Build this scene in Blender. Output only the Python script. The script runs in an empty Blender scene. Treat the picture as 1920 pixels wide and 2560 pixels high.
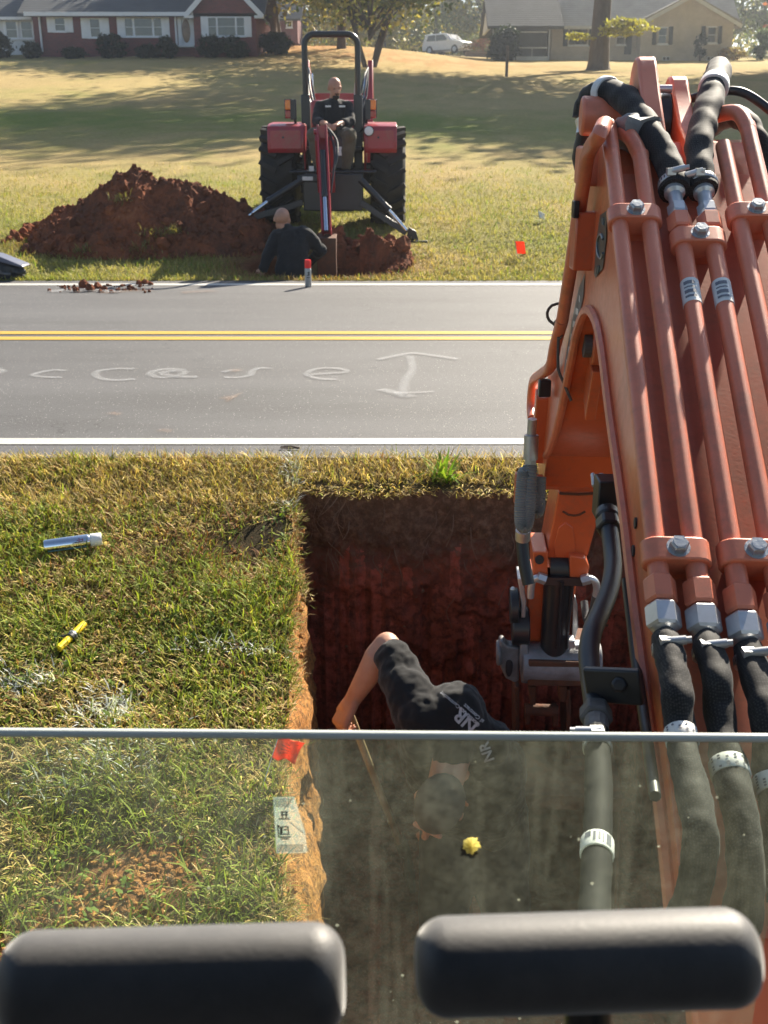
import bpy, bmesh, math, random
import numpy as np
from mathutils import Vector, Matrix, Euler, noise as mnoise
R = math.radians
rng = np.random.default_rng(7); random.seed(7)
SC = bpy.context.scene; COL = SC.collection

# ---------------------------------------------------------------- camera, sky, sun, exposure
PITCH = R(19.67); FPX = 2603.0; CZ = 1.45
cam = bpy.data.cameras.new('camera'); camo = bpy.data.objects.new('camera', cam); COL.objects.link(camo)
camo.location = (0, 0, CZ); camo.rotation_euler = (R(90) - PITCH, 0, 0)
cam.sensor_fit = 'VERTICAL'; cam.sensor_height = 36; cam.sensor_width = 27; cam.lens = FPX/2560*36
cam.clip_start = 0.02; cam.clip_end = 900
cam.dof.use_dof = True; cam.dof.focus_distance = 2.1; cam.dof.aperture_fstop = 12.5
SC.camera = camo
SUN_EL = R(35); SUN_AZ = R(30)            # azimuth to the right of the view direction (+Y)
world = bpy.data.worlds.new('World'); SC.world = world; world.use_nodes = True
wn = world.node_tree; wn.nodes.clear()
sky = wn.nodes.new('ShaderNodeTexSky'); sky.sky_type = 'NISHITA'; sky.sun_disc = False
sky.sun_elevation = SUN_EL; sky.sun_rotation = SUN_AZ; sky.air_density = 1.0; sky.dust_density = 0.6
bg = wn.nodes.new('ShaderNodeBackground'); bg.inputs['Strength'].default_value = 0.055
wo = wn.nodes.new('ShaderNodeOutputWorld')
wn.links.new(sky.outputs[0], bg.inputs[0]); wn.links.new(bg.outputs[0], wo.inputs[0])
sun = bpy.data.lights.new('sun', 'SUN'); suno = bpy.data.objects.new('sun', sun); COL.objects.link(suno)
sun.energy = 5.0; sun.angle = R(0.5); sun.color = (1.0, 0.90, 0.74)
sd = Vector((math.sin(SUN_AZ)*math.cos(SUN_EL), math.cos(SUN_AZ)*math.cos(SUN_EL), math.sin(SUN_EL)))
suno.rotation_euler = (-sd).to_track_quat('-Z', 'Y').to_euler()
SC.view_settings.view_transform = 'Standard'; SC.view_settings.look = 'None'
SC.view_settings.exposure = 1.55; SC.view_settings.gamma = 1
SC.cycles.max_bounces = 8; SC.cycles.transparent_max_bounces = 24; SC.cycles.diffuse_bounces = 3
SC.cycles.glossy_bounces = 3; SC.cycles.volume_bounces = 0; SC.cycles.use_denoising = True
SC.cycles.sample_clamp_indirect = 6

# ---------------------------------------------------------------- pixel (1659-wide view) -> world points
PS = 1920/1659
def ray(x, y):
    a = (x*PS-960)/FPX; b = -(y*PS-1280)/FPX
    return Vector((a, math.cos(PITCH)+b*math.sin(PITCH), -math.sin(PITCH)+b*math.cos(PITCH)))
CAM = Vector((0, 0, CZ))
def P(x, y, d): return CAM + ray(x, y)*d
def onz(x, y, z=0.0):
    r = ray(x, y); return CAM + r*((z-CZ)/r.z)
def ony(x, y, Y):
    r = ray(x, y); return CAM + r*(Y/r.y)
def onx(x, y, X):
    r = ray(x, y); return CAM + r*(X/r.x)
def onfun(x, y, fun, t0=1.0, t1=200.0):
    r = ray(x, y); t = t0
    while t < t1:
        q = CAM + r*t
        if q.z <= fun(q.x, q.y): break
        t += 0.02 + t*0.002
    return CAM + r*t

# ---------------------------------------------------------------- mesh helpers
def frame(d):
    d = Vector(d).normalized()
    a = Vector((0, 0, 1)) if abs(d.z) < 0.9 else Vector((1, 0, 0))
    x = d.cross(a).normalized(); return x, d.cross(x).normalized()
class MB:
    def __init__(s): s.v = []; s.f = []; s.uv = {}
    def add(s, vs, fs):
        o = len(s.v); s.v += [tuple(q) for q in vs]; s.f += [tuple(i+o for i in q) for q in fs]; return s
    def box(s, c, size, rot=None):
        c = Vector(c); hx, hy, hz = [q/2 for q in size]; M = rot if rot is not None else Matrix.Identity(3)
        vs = [c + M @ Vector((x*hx, y*hy, z*hz)) for x in (-1, 1) for y in (-1, 1) for z in (-1, 1)]
        return s.add(vs, [(0,1,3,2),(4,6,7,5),(0,4,5,1),(2,3,7,6),(0,2,6,4),(1,5,7,3)])
    def bar(s, p0, p1, w, h, up=(0,0,1)):
        p0 = Vector(p0); p1 = Vector(p1); d = p1-p0; L = d.length; d.normalize(); u = Vector(up)
        x = d.cross(u).normalized(); u2 = x.cross(d)
        return s.box((p0+p1)/2, (w, L, h), Matrix((x, d, u2)).transposed())
    def tube(s, pts, r, n=12, caps=True, squash=None):
        pts = [Vector(q) for q in pts]; m = len(pts); rs = r if hasattr(r, '__len__') else [r]*m
        tang = []
        for i in range(m):
            a = pts[max(i-1, 0)]; b = pts[min(i+1, m-1)]; t = (b-a)
            tang.append(t.normalized() if t.length > 1e-9 else Vector((0, 0, 1)))
        x, y = frame(tang[0]); vs = []
        for i in range(m):
            x = (x - tang[i]*x.dot(tang[i])); x = x.normalized() if x.length > 1e-6 else frame(tang[i])[0]
            y = tang[i].cross(x)
            for k in range(n):
                a = 2*math.pi*k/n; vs.append(pts[i] + (x*math.cos(a)+y*math.sin(a))*rs[i])
        fs = [(i*n+k, i*n+(k+1) % n, (i+1)*n+(k+1) % n, (i+1)*n+k) for i in range(m-1) for k in range(n)]
        if caps: fs += [tuple(range(n))[::-1], tuple((m-1)*n+k for k in range(n))]
        return s.add(vs, fs)
    def cyl(s, p0, p1, r, r1=None, n=16): return s.tube([p0, p1], [r, r if r1 is None else r1], n)
    def ell(s, c, rad, rot=None, nu=12, nv=8, jit=0):
        c = Vector(c); M = rot if rot is not None else Matrix.Identity(3)
        rad = rad if hasattr(rad, '__len__') else (rad, rad, rad)
        vs = [c + M @ Vector((0, 0, rad[2]))]
        for j in range(1, nv):
            t = math.pi*j/nv
            for k in range(nu):
                a = 2*math.pi*k/nu; q = 1 + (random.uniform(-jit, jit) if jit else 0)
                vs.append(c + M @ Vector((rad[0]*math.sin(t)*math.cos(a)*q, rad[1]*math.sin(t)*math.sin(a)*q, rad[2]*math.cos(t)*q)))
        vs.append(c + M @ Vector((0, 0, -rad[2]))); b = len(vs)-1
        fs = [(0, 1+k, 1+(k+1) % nu) for k in range(nu)]
        for j in range(nv-2):
            fs += [(1+j*nu+k, 1+(j+1)*nu+k, 1+(j+1)*nu+(k+1) % nu, 1+j*nu+(k+1) % nu) for k in range(nu)]
        fs += [(b, 1+(nv-2)*nu+(k+1) % nu, 1+(nv-2)*nu+k) for k in range(nu)]
        return s.add(vs, fs)
    def limb(s, pts, rs, n=12):
        s.tube(pts, rs, n)
        for q, r in zip(pts, rs): s.ell(q, r, None, n, 8)
        return s
    def prism(s, poly, o, ax, ay, az, t0, t1):
        o = Vector(o); ax = Vector(ax); ay = Vector(ay); az = Vector(az); n = len(poly)
        vs = [o+ax*a+ay*b+az*t0 for a, b in poly] + [o+ax*a+ay*b+az*t1 for a, b in poly]
        return s.add(vs, [tuple(range(n))[::-1], tuple(range(n, 2*n))] + [(i, (i+1) % n, n+(i+1) % n, n+i) for i in range(n)])
    def lathe(s, o, d, prof, n=20):
        o = Vector(o); d = Vector(d).normalized(); x, y = frame(d); vs = []
        for r, t in prof:
            for k in range(n):
                a = 2*math.pi*k/n; vs.append(o+d*t+(x*math.cos(a)+y*math.sin(a))*r)
        m = len(prof)
        fs = [(i*n+k, i*n+(k+1) % n, (i+1)*n+(k+1) % n, (i+1)*n+k) for i in range(m-1) for k in range(n)]
        fs += [tuple(range(n))[::-1], tuple((m-1)*n+k for k in range(n))]
        return s.add(vs, fs)
    def build(s, name, mat, parent=None, bevel=0, angle=40, smooth=True, seg=2, local=False):
        me = bpy.data.meshes.new(name); me.from_pydata(s.v, [], s.f)
        bm = bmesh.new(); bm.from_mesh(me); bmesh.ops.recalc_face_normals(bm, faces=bm.faces); bm.to_mesh(me); bm.free()
        if smooth:
            me.shade_smooth(); me.set_sharp_from_angle(angle=R(angle))
        o = bpy.data.objects.new(name, me); COL.objects.link(o)
        if mat is not None: me.materials.append(mat)
        if parent is not None:
            o.parent = parent
            if not local and parent.type == 'EMPTY': o.location = -parent.location
        if bevel:
            b = o.modifiers.new('bevel', 'BEVEL'); b.width = bevel; b.segments = seg; b.limit_method = 'ANGLE'; b.angle_limit = R(35)
        return o
def empty(name, loc, rz=0):
    o = bpy.data.objects.new(name, None); COL.objects.link(o); o.location = loc; o.rotation_euler = (0, 0, rz); o.empty_display_size = 0.2
    return o
def tag(o, label=None, cat=None, group=None, kind=None):
    if label: o['label'] = label
    if cat: o['category'] = cat
    if group: o['group'] = group
    if kind: o['kind'] = kind
    return o
def copy_tree(o, parent=None):
    c = o.copy(); COL.objects.link(c)
    if parent is not None: c.parent = parent
    for ch in list(o.children): copy_tree(ch, c)
    return c
def spline(pts, n=8):
    pts = [Vector(q) for q in pts]; out = []
    for i in range(len(pts)-1):
        a = pts[max(i-1, 0)]; b = pts[i]; c = pts[i+1]; d = pts[min(i+2, len(pts)-1)]
        for k in range(n):
            t = k/n; out.append(0.5*((2*b)+(c-a)*t+(2*a-5*b+4*c-d)*t*t+(3*b-a-3*c+d)*t**3))
    return out+[pts[-1]]
def fast_mesh(name, V, F, mat, col=None, smooth=False):
    me = bpy.data.meshes.new(name); V = np.asarray(V, np.float32); F = np.asarray(F, np.int32)
    me.vertices.add(len(V)); me.vertices.foreach_set('co', V.ravel())
    k = F.shape[1]; me.loops.add(F.size); me.polygons.add(len(F))
    me.loops.foreach_set('vertex_index', F.ravel())
    me.polygons.foreach_set('loop_start', np.arange(0, F.size, k, dtype=np.int32))
    me.update(calc_edges=True)
    if col is not None:
        a = me.color_attributes.new('col', 'FLOAT_COLOR', 'POINT'); c = np.ones((len(V), 4), np.float32); c[:, :3] = col
        a.data.foreach_set('color', c.ravel())
    if smooth: me.shade_smooth()
    me.materials.append(mat)
    o = bpy.data.objects.new(name, me); COL.objects.link(o); return o

# ---------------------------------------------------------------- materials
class NT:
    def __init__(s, name):
        s.m = bpy.data.materials.new(name); s.m.use_nodes = True; s.t = s.m.node_tree; s.t.nodes.clear()
        s.out = s.n('ShaderNodeOutputMaterial')
    def n(s, typ, **kw):
        q = s.t.nodes.new(typ)
        for k, v in kw.items(): setattr(q, k, v)
        return q
    def l(s, a, b): s.t.links.new(a, b)
    def coord(s, kind='Object', scale=(1, 1, 1), rot=(0, 0, 0)):
        c = s.n('ShaderNodeTexCoord'); m = s.n('ShaderNodeMapping'); m.inputs['Scale'].default_value = scale; m.inputs['Rotation'].default_value = rot
        s.l(c.outputs[kind], m.inputs[0]); return m.outputs[0]
    def noise(s, vec, scale, detail=4, rough=0.55, dist=0):
        q = s.n('ShaderNodeTexNoise'); q.inputs['Scale'].default_value = scale; q.inputs['Detail'].default_value = detail
        q.inputs['Roughness'].default_value = rough; q.inputs['Distortion'].default_value = dist; s.l(vec, q.inputs['Vector']); return q.outputs['Fac']
    def ramp(s, fac, stops):
        q = s.n('ShaderNodeValToRGB'); e = q.color_ramp.elements
        while len(e) < len(stops): e.new(0.5)
        for i, (p, c) in enumerate(stops):
            e[i].position = p; e[i].color = (c[0], c[1], c[2], 1) if hasattr(c, '__len__') else (c, c, c, 1)
        s.l(fac, q.inputs[0]); return q.outputs[0]
    def mix(s, fac, a, b, mode='MIX'):
        q = s.n('ShaderNodeMix', data_type='RGBA', blend_type=mode)
        for idx, val in ((0, fac), (6, a), (7, b)):
            if hasattr(val, 'is_linked') or hasattr(val, 'links'): s.l(val, q.inputs[idx])
            elif hasattr(val, '__len__'): q.inputs[idx].default_value = (*val[:3], 1)
            else: q.inputs[idx].default_value = val
        return q.outputs[2]
    def math(s, op, a, b=0.5):
        q = s.n('ShaderNodeMath', operation=op)
        for i, v in enumerate((a, b)):
            if hasattr(v, 'links'): s.l(v, q.inputs[i])
            else: q.inputs[i].default_value = v
        return q.outputs[0]
    def bump(s, h, strength=0.3, dist=0.01):
        q = s.n('ShaderNodeBump'); q.inputs['Strength'].default_value = strength; q.inputs['Distance'].default_value = dist
        s.l(h, q.inputs['Height']); return q.outputs[0]
    def bsdf(s, col, rough=0.6, metal=0, normal=None, coat=0, spec=0.5, **kw):
        b = s.n('ShaderNodeBsdfPrincipled')
        for k, v in (('Base Color', col), ('Roughness', rough), ('Metallic', metal), ('Coat Weight', coat), ('Specular IOR Level', spec)):
            if hasattr(v, 'links'): s.l(v, b.inputs[k])
            elif hasattr(v, '__len__'): b.inputs[k].default_value = (*v[:3], 1)
            else: b.inputs[k].default_value = v
        for k, v in kw.items():
            k = k.replace('_', ' ')
            if hasattr(v, 'links'): s.l(v, b.inputs[k])
            else: b.inputs[k].default_value = v
        if normal is not None: s.l(normal, b.inputs['Normal'])
        return b.outputs[0]
    def done(s, sh): s.l(sh, s.out.inputs[0]); return s.m
def mat(name, c, rough=0.6, metal=0, c2=None, scale=8, bump=0, bscale=60, bdist=0.004, coat=0, spec=0.5, stretch=(1, 1, 1), lo=0.35, hi=0.7):
    t = NT(name); v = t.coord(scale=stretch); n = t.noise(v, scale, 6, 0.6)
    c2 = c2 or tuple(q*0.75 for q in c)
    col = t.ramp(n, [(lo, c), (hi, c2)])
    nm = t.bump(t.noise(v, bscale, 4), bump, bdist) if bump else None
    rr = t.math('ADD', t.math('MULTIPLY', n, 0.2), rough-0.1)
    return t.done(t.bsdf(col, rr, metal, nm, coat, spec))
def attr_mat(name, rough=0.7, trans=0.35, spec=0.25, tint=(1.15, 1.2, 0.6)):
    t = NT(name); a = t.n('ShaderNodeVertexColor'); a.layer_name = 'col'
    b = t.bsdf(a.outputs[0], rough, 0, None, 0, spec)
    tr = t.n('ShaderNodeBsdfTranslucent'); t.l(t.mix(1.0, a.outputs[0], tint, 'MULTIPLY'), tr.inputs[0])
    m = t.n('ShaderNodeMixShader'); m.inputs[0].default_value = trans; t.l(b, m.inputs[1]); t.l(tr.outputs[0], m.inputs[2])
    return t.done(m.outputs[0])
M = {}
M['blade'] = attr_mat('grass_blade')
M['leaf'] = attr_mat('tree_leaf', 0.6, 0.4, 0.3)
M['litter'] = attr_mat('dry_leaf', 0.8, 0.15, 0.2, (1.1, 1, 0.8))
M['orange'] = None
def paint(name, c, c2, rough=0.32, coat=0.35, dirt=(0.20, 0.12, 0.075), d0=0.57, d1=0.74):
    t = NT(name); v = t.coord(); n = t.noise(v, 3.0, 8, 0.65); n2 = t.noise(v, 38, 6, 0.7)
    col = t.mix(t.ramp(n, [(0.35, 0), (0.75, 1)]), c, c2)
    dm = t.ramp(t.math('ADD', t.math('MULTIPLY', n, 0.6), t.math('MULTIPLY', n2, 0.45)), [(d0-0.05, 0), (d1, 0.55)])
    col = t.mix(dm, col, dirt)
    rr = t.math('ADD', t.math('MULTIPLY', n2, 0.25), rough-0.1)
    return t.done(t.bsdf(col, rr, 0, t.bump(t.noise(v, 160, 3), 0.06, 0.002), coat, 0.5, Coat_Roughness=0.22))
M['orange'] = paint('orange_paint', (0.64, 0.135, 0.045), (0.56, 0.105, 0.036), 0.34, 0.25)
M['orange_pipe'] = paint('orange_pipe_paint', (0.70, 0.205, 0.110), (0.62, 0.17, 0.09), 0.42, 0.22)
M['red'] = paint('red_paint', (0.36, 0.022, 0.035), (0.30, 0.02, 0.03), 0.35, 0.3)
M['black_paint'] = mat('black_paint', (0.018, 0.019, 0.022), 0.35, 0, (0.03, 0.03, 0.032), 6, 0.1, 90)
M['black_satin'] = mat('black_tube', (0.012, 0.014, 0.020), 0.45, 0, (0.024, 0.026, 0.03), 5)
M['rubber_hose'] = mat('rubber_hose', (0.012, 0.013, 0.014), 0.75, 0, (0.02, 0.02, 0.02), 9, spec=0.2)
M['steel'] = mat('zinc_steel', (0.62, 0.63, 0.64), 0.34, 0.6, (0.48, 0.49, 0.50), 30)
M['chrome'] = mat('chrome', (0.75, 0.77, 0.8), 0.12, 1.0, (0.68, 0.7, 0.74), 5)
M['galv'] = mat('galvanised', (0.50, 0.52, 0.54), 0.45, 0.8, (0.38, 0.40, 0.42), 25, 0.15, 120)
M['cast'] = mat('cast_iron', (0.11, 0.113, 0.12), 0.6, 0.2, (0.07, 0.06, 0.05), 14, 0.4, 80)
M['rust'] = mat('rusty_steel', (0.085, 0.045, 0.028), 0.85, 0.1, (0.16, 0.06, 0.03), 22, 0.6, 70)
M['rubber'] = mat('tyre_rubber', (0.016, 0.016, 0.017), 0.85, 0, (0.045, 0.038, 0.032), 5, 0.3, 60)
M['white'] = mat('white_paint', (0.78, 0.78, 0.77), 0.5, 0, (0.70, 0.70, 0.68), 5)
M['paper'] = mat('label_paper', (0.72, 0.72, 0.70), 0.55, 0, (0.62, 0.62, 0.60), 40)
M['ink'] = mat('label_ink', (0.03, 0.03, 0.035), 0.6)
M['ink_grey'] = mat('label_ink_grey', (0.16, 0.17, 0.20), 0.6)
M['skin'] = None
def skin():
    t = NT('skin'); v = t.coord(); n = t.noise(v, 14, 5, 0.6)
    col = t.ramp(n, [(0.3, (0.50, 0.27, 0.18)), (0.7, (0.40, 0.19, 0.12))])
    return t.done(t.bsdf(col, 0.5, 0, t.bump(t.noise(v, 220, 3), 0.15, 0.001), 0, 0.4, Subsurface_Weight=0.15, Subsurface_Scale=0.01))
M['skin'] = skin()
def weave(name, c, c2, s=900, rough=0.9):
    t = NT(name); v = t.coord(); n = t.noise(v, 9, 6, 0.6)
    w = t.n('ShaderNodeTexVoronoi'); w.inputs['Scale'].default_value = s; t.l(v, w.inputs['Vector'])
    col = t.ramp(n, [(0.3, c), (0.75, c2)])
    return t.done(t.bsdf(col, rough, 0, t.bump(w.outputs['Distance'], 0.35, 0.001), 0, 0.2, Sheen_Weight=0.15))
M['shirt'] = weave('black_shirt_cloth', (0.010, 0.010, 0.011), (0.015, 0.0145, 0.0145))
M['sweat'] = weave('black_sweatshirt_cloth', (0.011, 0.012, 0.015), (0.018, 0.019, 0.022))
M['khaki'] = weave('olive_trouser_cloth', (0.12, 0.10, 0.065), (0.085, 0.07, 0.048))
M['jeans'] = weave('dark_trouser_cloth', (0.03, 0.032, 0.04), (0.02, 0.022, 0.028))
# ================================================================= THE GROUND
def vnoise(x, y, seed=0):
    x = np.asarray(x, float)+seed*17.31; y = np.asarray(y, float)+seed*7.77
    xi = np.floor(x); yi = np.floor(y); fx = x-xi; fy = y-yi; fx = fx*fx*(3-2*fx); fy = fy*fy*(3-2*fy)
    def hsh(a, b):
        q = np.sin(a*127.1+b*311.7+seed*3.3)*43758.5453; return q-np.floor(q)
    return (hsh(xi, yi)*(1-fx)+hsh(xi+1, yi)*fx)*(1-fy)+(hsh(xi, yi+1)*(1-fx)+hsh(xi+1, yi+1)*fx)*fy
def fbm(x, y, seed=0, o=4):
    s = 0; a = 0.5; t = 0
    for k in range(o):
        s = s+a*vnoise(np.asarray(x)*2**k, np.asarray(y)*2**k, seed+k); t += a; a *= 0.55
    return s/t
def sstep(a, b, x):
    t = np.clip((np.asarray(x, float)-a)/(b-a), 0, 1); return t*t*(3-2*t)
Y_NEAR, Y_FAR = 4.84, 11.60            # the two edges of the asphalt
# near verge, falling away from the road to the excavator
def vz(x, y):
    z = np.interp(y, [-6, 1.5, 2.2, 3.0, 3.9, 4.55, 4.80, 5.2], [-0.6, -0.56, -0.50, -0.37, -0.20, -0.085, -0.015, -0.015])
    return z+(fbm(np.asarray(x)*3, np.asarray(y)*3, 3)-0.5)*0.06*sstep(4.8, 4.4, y)-0.05*np.exp(-(((np.asarray(x)+0.56)/0.15)**2+((np.asarray(y)-4.02)/0.14)**2))  # last term: dip by the trench corner, shaped to lie in shade
def x_edge(y): return np.interp(y, [1.0, 2.235, 3.0, 3.87, 4.55, 5], [-0.05, -0.152, -0.275, -0.353, -0.384, -0.40])
def x_rim(y): return x_edge(y)-np.interp(y, [1.0, 2.3, 2.9, 3.4, 4.0, 4.5], [0.16, 0.13, 0.07, 0.03, 0.015, 0.01])-(fbm(np.asarray(y)*5, 0.3, 9)-0.5)*0.09
TX1, TY0, TZ = 1.30, 1.30, -1.75       # right side, near side, floor of the trench
def y_wall(x): return 4.55+(fbm(np.asarray(x)*6, 0.7, 12)-0.5)*0.07
# lawn rising beyond the road to the houses
HOLE = (-0.72, 12.22, 0.78, 0.46)
def lz(x, y):
    zl = np.interp(y, [11.5, 11.8, 12.6, 14.3, 25, 40, 58, 65, 75, 106, 200, 420], [-0.02, 0.0, 0.12, 0.43, 1.27, 2.75, 5.0, 5.95, 7.3, 9.0, 15, 22])
    zr = np.interp(y, [11.5, 11.8, 12.6, 14.3, 25, 40, 55, 62, 78, 106, 200, 420], [-0.02, 0.0, 0.12, 0.43, 1.27, 2.75, 4.4, 5.08, 6.63, 8.9, 14, 20])
    b = sstep(-3, 9, x); z = zl*(1-b)+zr*b
    z = z+(fbm(np.asarray(x)*0.6, np.asarray(y)*0.6, 21)-0.5)*0.12*sstep(12.5, 15, y)+(fbm(np.asarray(x)*4, np.asarray(y)*4, 22)-0.5)*0.04*sstep(11.6, 12.0, y)
    r = np.sqrt(((np.asarray(x)-HOLE[0])/HOLE[2])**2+((np.asarray(y)-HOLE[1])/HOLE[3])**2)
    r = r+(fbm(np.asarray(x)*5, np.asarray(y)*5, 30)-0.5)*0.25
    return z-0.75*sstep(1.05, 0.75, r)
def lzf(x, y): return float(lz(x, y))
def vzf(x, y): return float(vz(x, y))
def lawncol(x, y):
    x = np.asarray(x, float); y = np.asarray(y, float)
    n = fbm(x*0.35, y*0.22, 41, 4); n2 = fbm(x*1.7, y*1.2, 44, 3); n3 = fbm(x*0.08, y*0.10, 47, 2)
    tan = np.array([0.50, 0.385, 0.165]); grn = np.array([0.20, 0.245, 0.05]); dry = np.array([0.43, 0.31, 0.14])
    g = 0.27+0.9*(n-0.5)+0.7*(n2-0.5)
    g = g+0.25*np.exp(-((y-14.6)/2.6)**2)                                  # greener by the road
    g = g+0.60*np.exp(-((y-31.5+0.1*x)/3.6)**2)*sstep(16, -2, x)           # a greener band across the slope
    g = g-0.22*sstep(34, 42, y)-0.25*np.exp(-((y-23.5)/2.5)**2)
    g = np.clip(g, 0, 1)[..., None]
    d = np.clip(0.5+1.6*(n3-0.5), 0, 1)[..., None]
    c = (tan*(1-d)+dry*d)*(1-g)+grn*g
    lit = np.clip(np.exp(-(((x+7.5)/6)**2+((y-79)/10)**2))*1.4+0.9*np.exp(-(((x-2)/9)**2+((y-66)/7)**2))*sstep(0.42, 0.6, n2), 0, 1)[..., None]
    c = c*(1-lit)+np.array([0.46, 0.24, 0.09])*lit                           # fallen leaves under the trees
    drv = (np.exp(-((y-101-0.02*x)/3.2)**4)*sstep(-4, 0, x)*sstep(26, 20, x))[..., None]
    c = c*(1-drv)+np.array([0.33, 0.30, 0.27])*drv                           # pale drive
    # earth thrown about near the hole and under the pile
    e = np.clip(np.exp(-(((x+0.75)/1.1)**2+((y-12.3)/0.7)**2)**2)*1.3*sstep(0.3, 0.55, n2+0.15)+np.exp(-(((x+2.9)/1.75)**2+((y-13.3)/0.75)**2)**3), 0, 1)[..., None]
    c = c*(1-e)+np.array([0.20, 0.075, 0.035])*e
    return c
def soil_mat(name, top=None):
    t = NT(name); v = t.coord(); n = t.noise(v, 5, 8, 0.65); n2 = t.noise(v, 26, 6, 0.7); n3 = t.noise(t.coord(scale=(16, 16, 1.1)), 1.0, 3, 0.5)
    col = t.ramp(n, [(0.3, (0.38, 0.12, 0.070)), (0.52, (0.29, 0.090, 0.057)), (0.72, (0.18, 0.068, 0.048))])
    col = t.mix(t.ramp(n2, [(0.45, 0), (0.62, 0.75)]), col, (0.075, 0.036, 0.026))
    if top is not None:
        geo = t.n('ShaderNodeNewGeometry'); sp = t.n('ShaderNodeSeparateXYZ'); t.l(geo.outputs['Position'], sp.inputs[0])
        h = t.math('ADD', sp.outputs[2], t.math('MULTIPLY', t.math('SUBTRACT', n, 0.5), 0.7))
        f = t.ramp(t.math('ADD', h, 1.2), [(1.2+top-0.30, 0), (1.2+top, 1)])
        col = t.mix(f, col, t.ramp(n2, [(0.3, (0.085, 0.052, 0.034)), (0.5, (0.14, 0.085, 0.055)), (0.7, (0.26, 0.17, 0.11))]))
        sx_ = t.n('ShaderNodeSeparateXYZ'); t.l(v, sx_.inputs[0]); kx = t.math('DIVIDE', t.math('ADD', sx_.outputs[0], t.math('MULTIPLY', t.math('SUBTRACT', n2, 0.5), 0.035)), 0.075); fl = t.math('FLOOR', kx); fr_ = t.math('FRACT', kx)
        w1 = t.n('ShaderNodeTexWhiteNoise', noise_dimensions='1D'); t.l(fl, w1.inputs['W']); w2 = t.n('ShaderNodeTexWhiteNoise', noise_dimensions='1D'); t.l(t.math('ADD', fl, 37.3), w2.inputs['W'])
        zz_ = t.math('ADD', sx_.outputs[2], t.math('ADD', t.math('MULTIPLY', t.math('SUBTRACT', n, 0.5), 0.35), t.math('MULTIPLY', t.math('SUBTRACT', n2, 0.5), 0.22))); top_ = t.math('SUBTRACT', -0.36, t.math('MULTIPLY', w1.outputs['Value'], 0.75)); bot_ = t.math('SUBTRACT', top_, t.math('ADD', 0.15, t.math('MULTIPLY', w2.outputs['Value'], 1.3)))
        f2 = t.math('MULTIPLY', t.math('MULTIPLY', t.math('LESS_THAN', zz_, top_), t.math('GREATER_THAN', zz_, bot_)), t.math('MULTIPLY', t.math('GREATER_THAN', fr_, 0.16), t.math('LESS_THAN', fr_, 0.80)))
        f2 = t.math('MULTIPLY', f2, t.ramp(n2, [(0.40, 1.0), (0.62, 0.25)]))                        # smooth streaks left by bucket teeth
        fd = t.ramp(t.math('ADD', h, 1.9), [(0.35, 1), (1.25, 0.0)])
        col = t.mix(t.math('MULTIPLY', f2, 0.70), col, (0.52, 0.15, 0.10))
    h = t.math('ADD', t.math('MULTIPLY', n2, 0.6), t.noise(v, 90, 5, 0.7))
    return t.done(t.bsdf(col, 0.92, 0, t.bump(h, 0.8, 0.02), 0, 0.15))
def spoil_mat():
    t = NT('dug_earth'); v = t.coord(); n = t.noise(v, 2.2, 8, 0.7); n2 = t.noise(v, 19, 6, 0.75); n3 = t.noise(v, 70, 4, 0.7)
    col = t.ramp(t.math('ADD', t.math('MULTIPLY', n, 0.65), t.math('MULTIPLY', n2, 0.35)), [(0.36, (0.10, 0.050, 0.034)), (0.47, (0.19, 0.074, 0.042)), (0.56, (0.29, 0.10, 0.05)), (0.68, (0.40, 0.17, 0.085))])
    return t.done(t.bsdf(col, 0.95, 0, t.bump(t.math('ADD', n2, n3), 0.8, 0.03), 0, 0.1))
M['spoil'] = spoil_mat(); M['soil'] = soil_mat('red_clay'); M['trench'] = soil_mat('trench_clay', -0.30)
def ground_attr(name, bs=60):
    t = NT(name); a = t.n('ShaderNodeVertexColor'); a.layer_name = 'col'; v = t.coord()
    n = t.noise(v, 9, 8, 0.75); n2 = t.noise(v, bs, 6, 0.8)
    f = t.ramp(t.math('ADD', t.math('MULTIPLY', n, 0.5), t.math('MULTIPLY', n2, 0.5)), [(0.33, 0.60), (0.62, 1.22)])
    col = t.mix(1.0, a.outputs[0], f, 'MULTIPLY')
    return t.done(t.bsdf(col, 0.95, 0, t.bump(t.math('ADD', n2, n), 0.9, 0.05), 0, 0.1))
M['lawn'] = ground_attr('lawn_turf', 45); M['verge'] = ground_attr('verge_soil', 120)

# ---- lawn sheet reaching the far hill
def axis(parts):
    out = [parts[0][0]]
    for a, b, n in parts: out += list(np.linspace(a, b, n+1)[1:])
    return np.array(out)
xs = axis([(-260, -60, 16), (-60, -22, 38), (-22, -5, 60), (-5, 4, 150), (4, 22, 60), (22, 60, 38), (60, 260, 16)])
ys = axis([(11.55, 13.4, 44), (13.4, 16, 30), (16, 30, 50), (30, 60, 50), (60, 110, 40), (110, 420, 25)])
XX, YY = np.meshgrid(xs, ys); ZZ = lz(XX, YY)
nv = len(xs); I = np.arange(len(ys)*nv).reshape(len(ys), nv)
F = np.stack([I[:-1, :-1], I[:-1, 1:], I[1:, 1:], I[1:, :-1]], -1).reshape(-1, 4)
lawn = fast_mesh('lawn', np.stack([XX, YY, ZZ], -1).reshape(-1, 3), F, M['lawn'], lawncol(XX, YY).reshape(-1, 3), True); tag(lawn, kind='structure')

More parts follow.
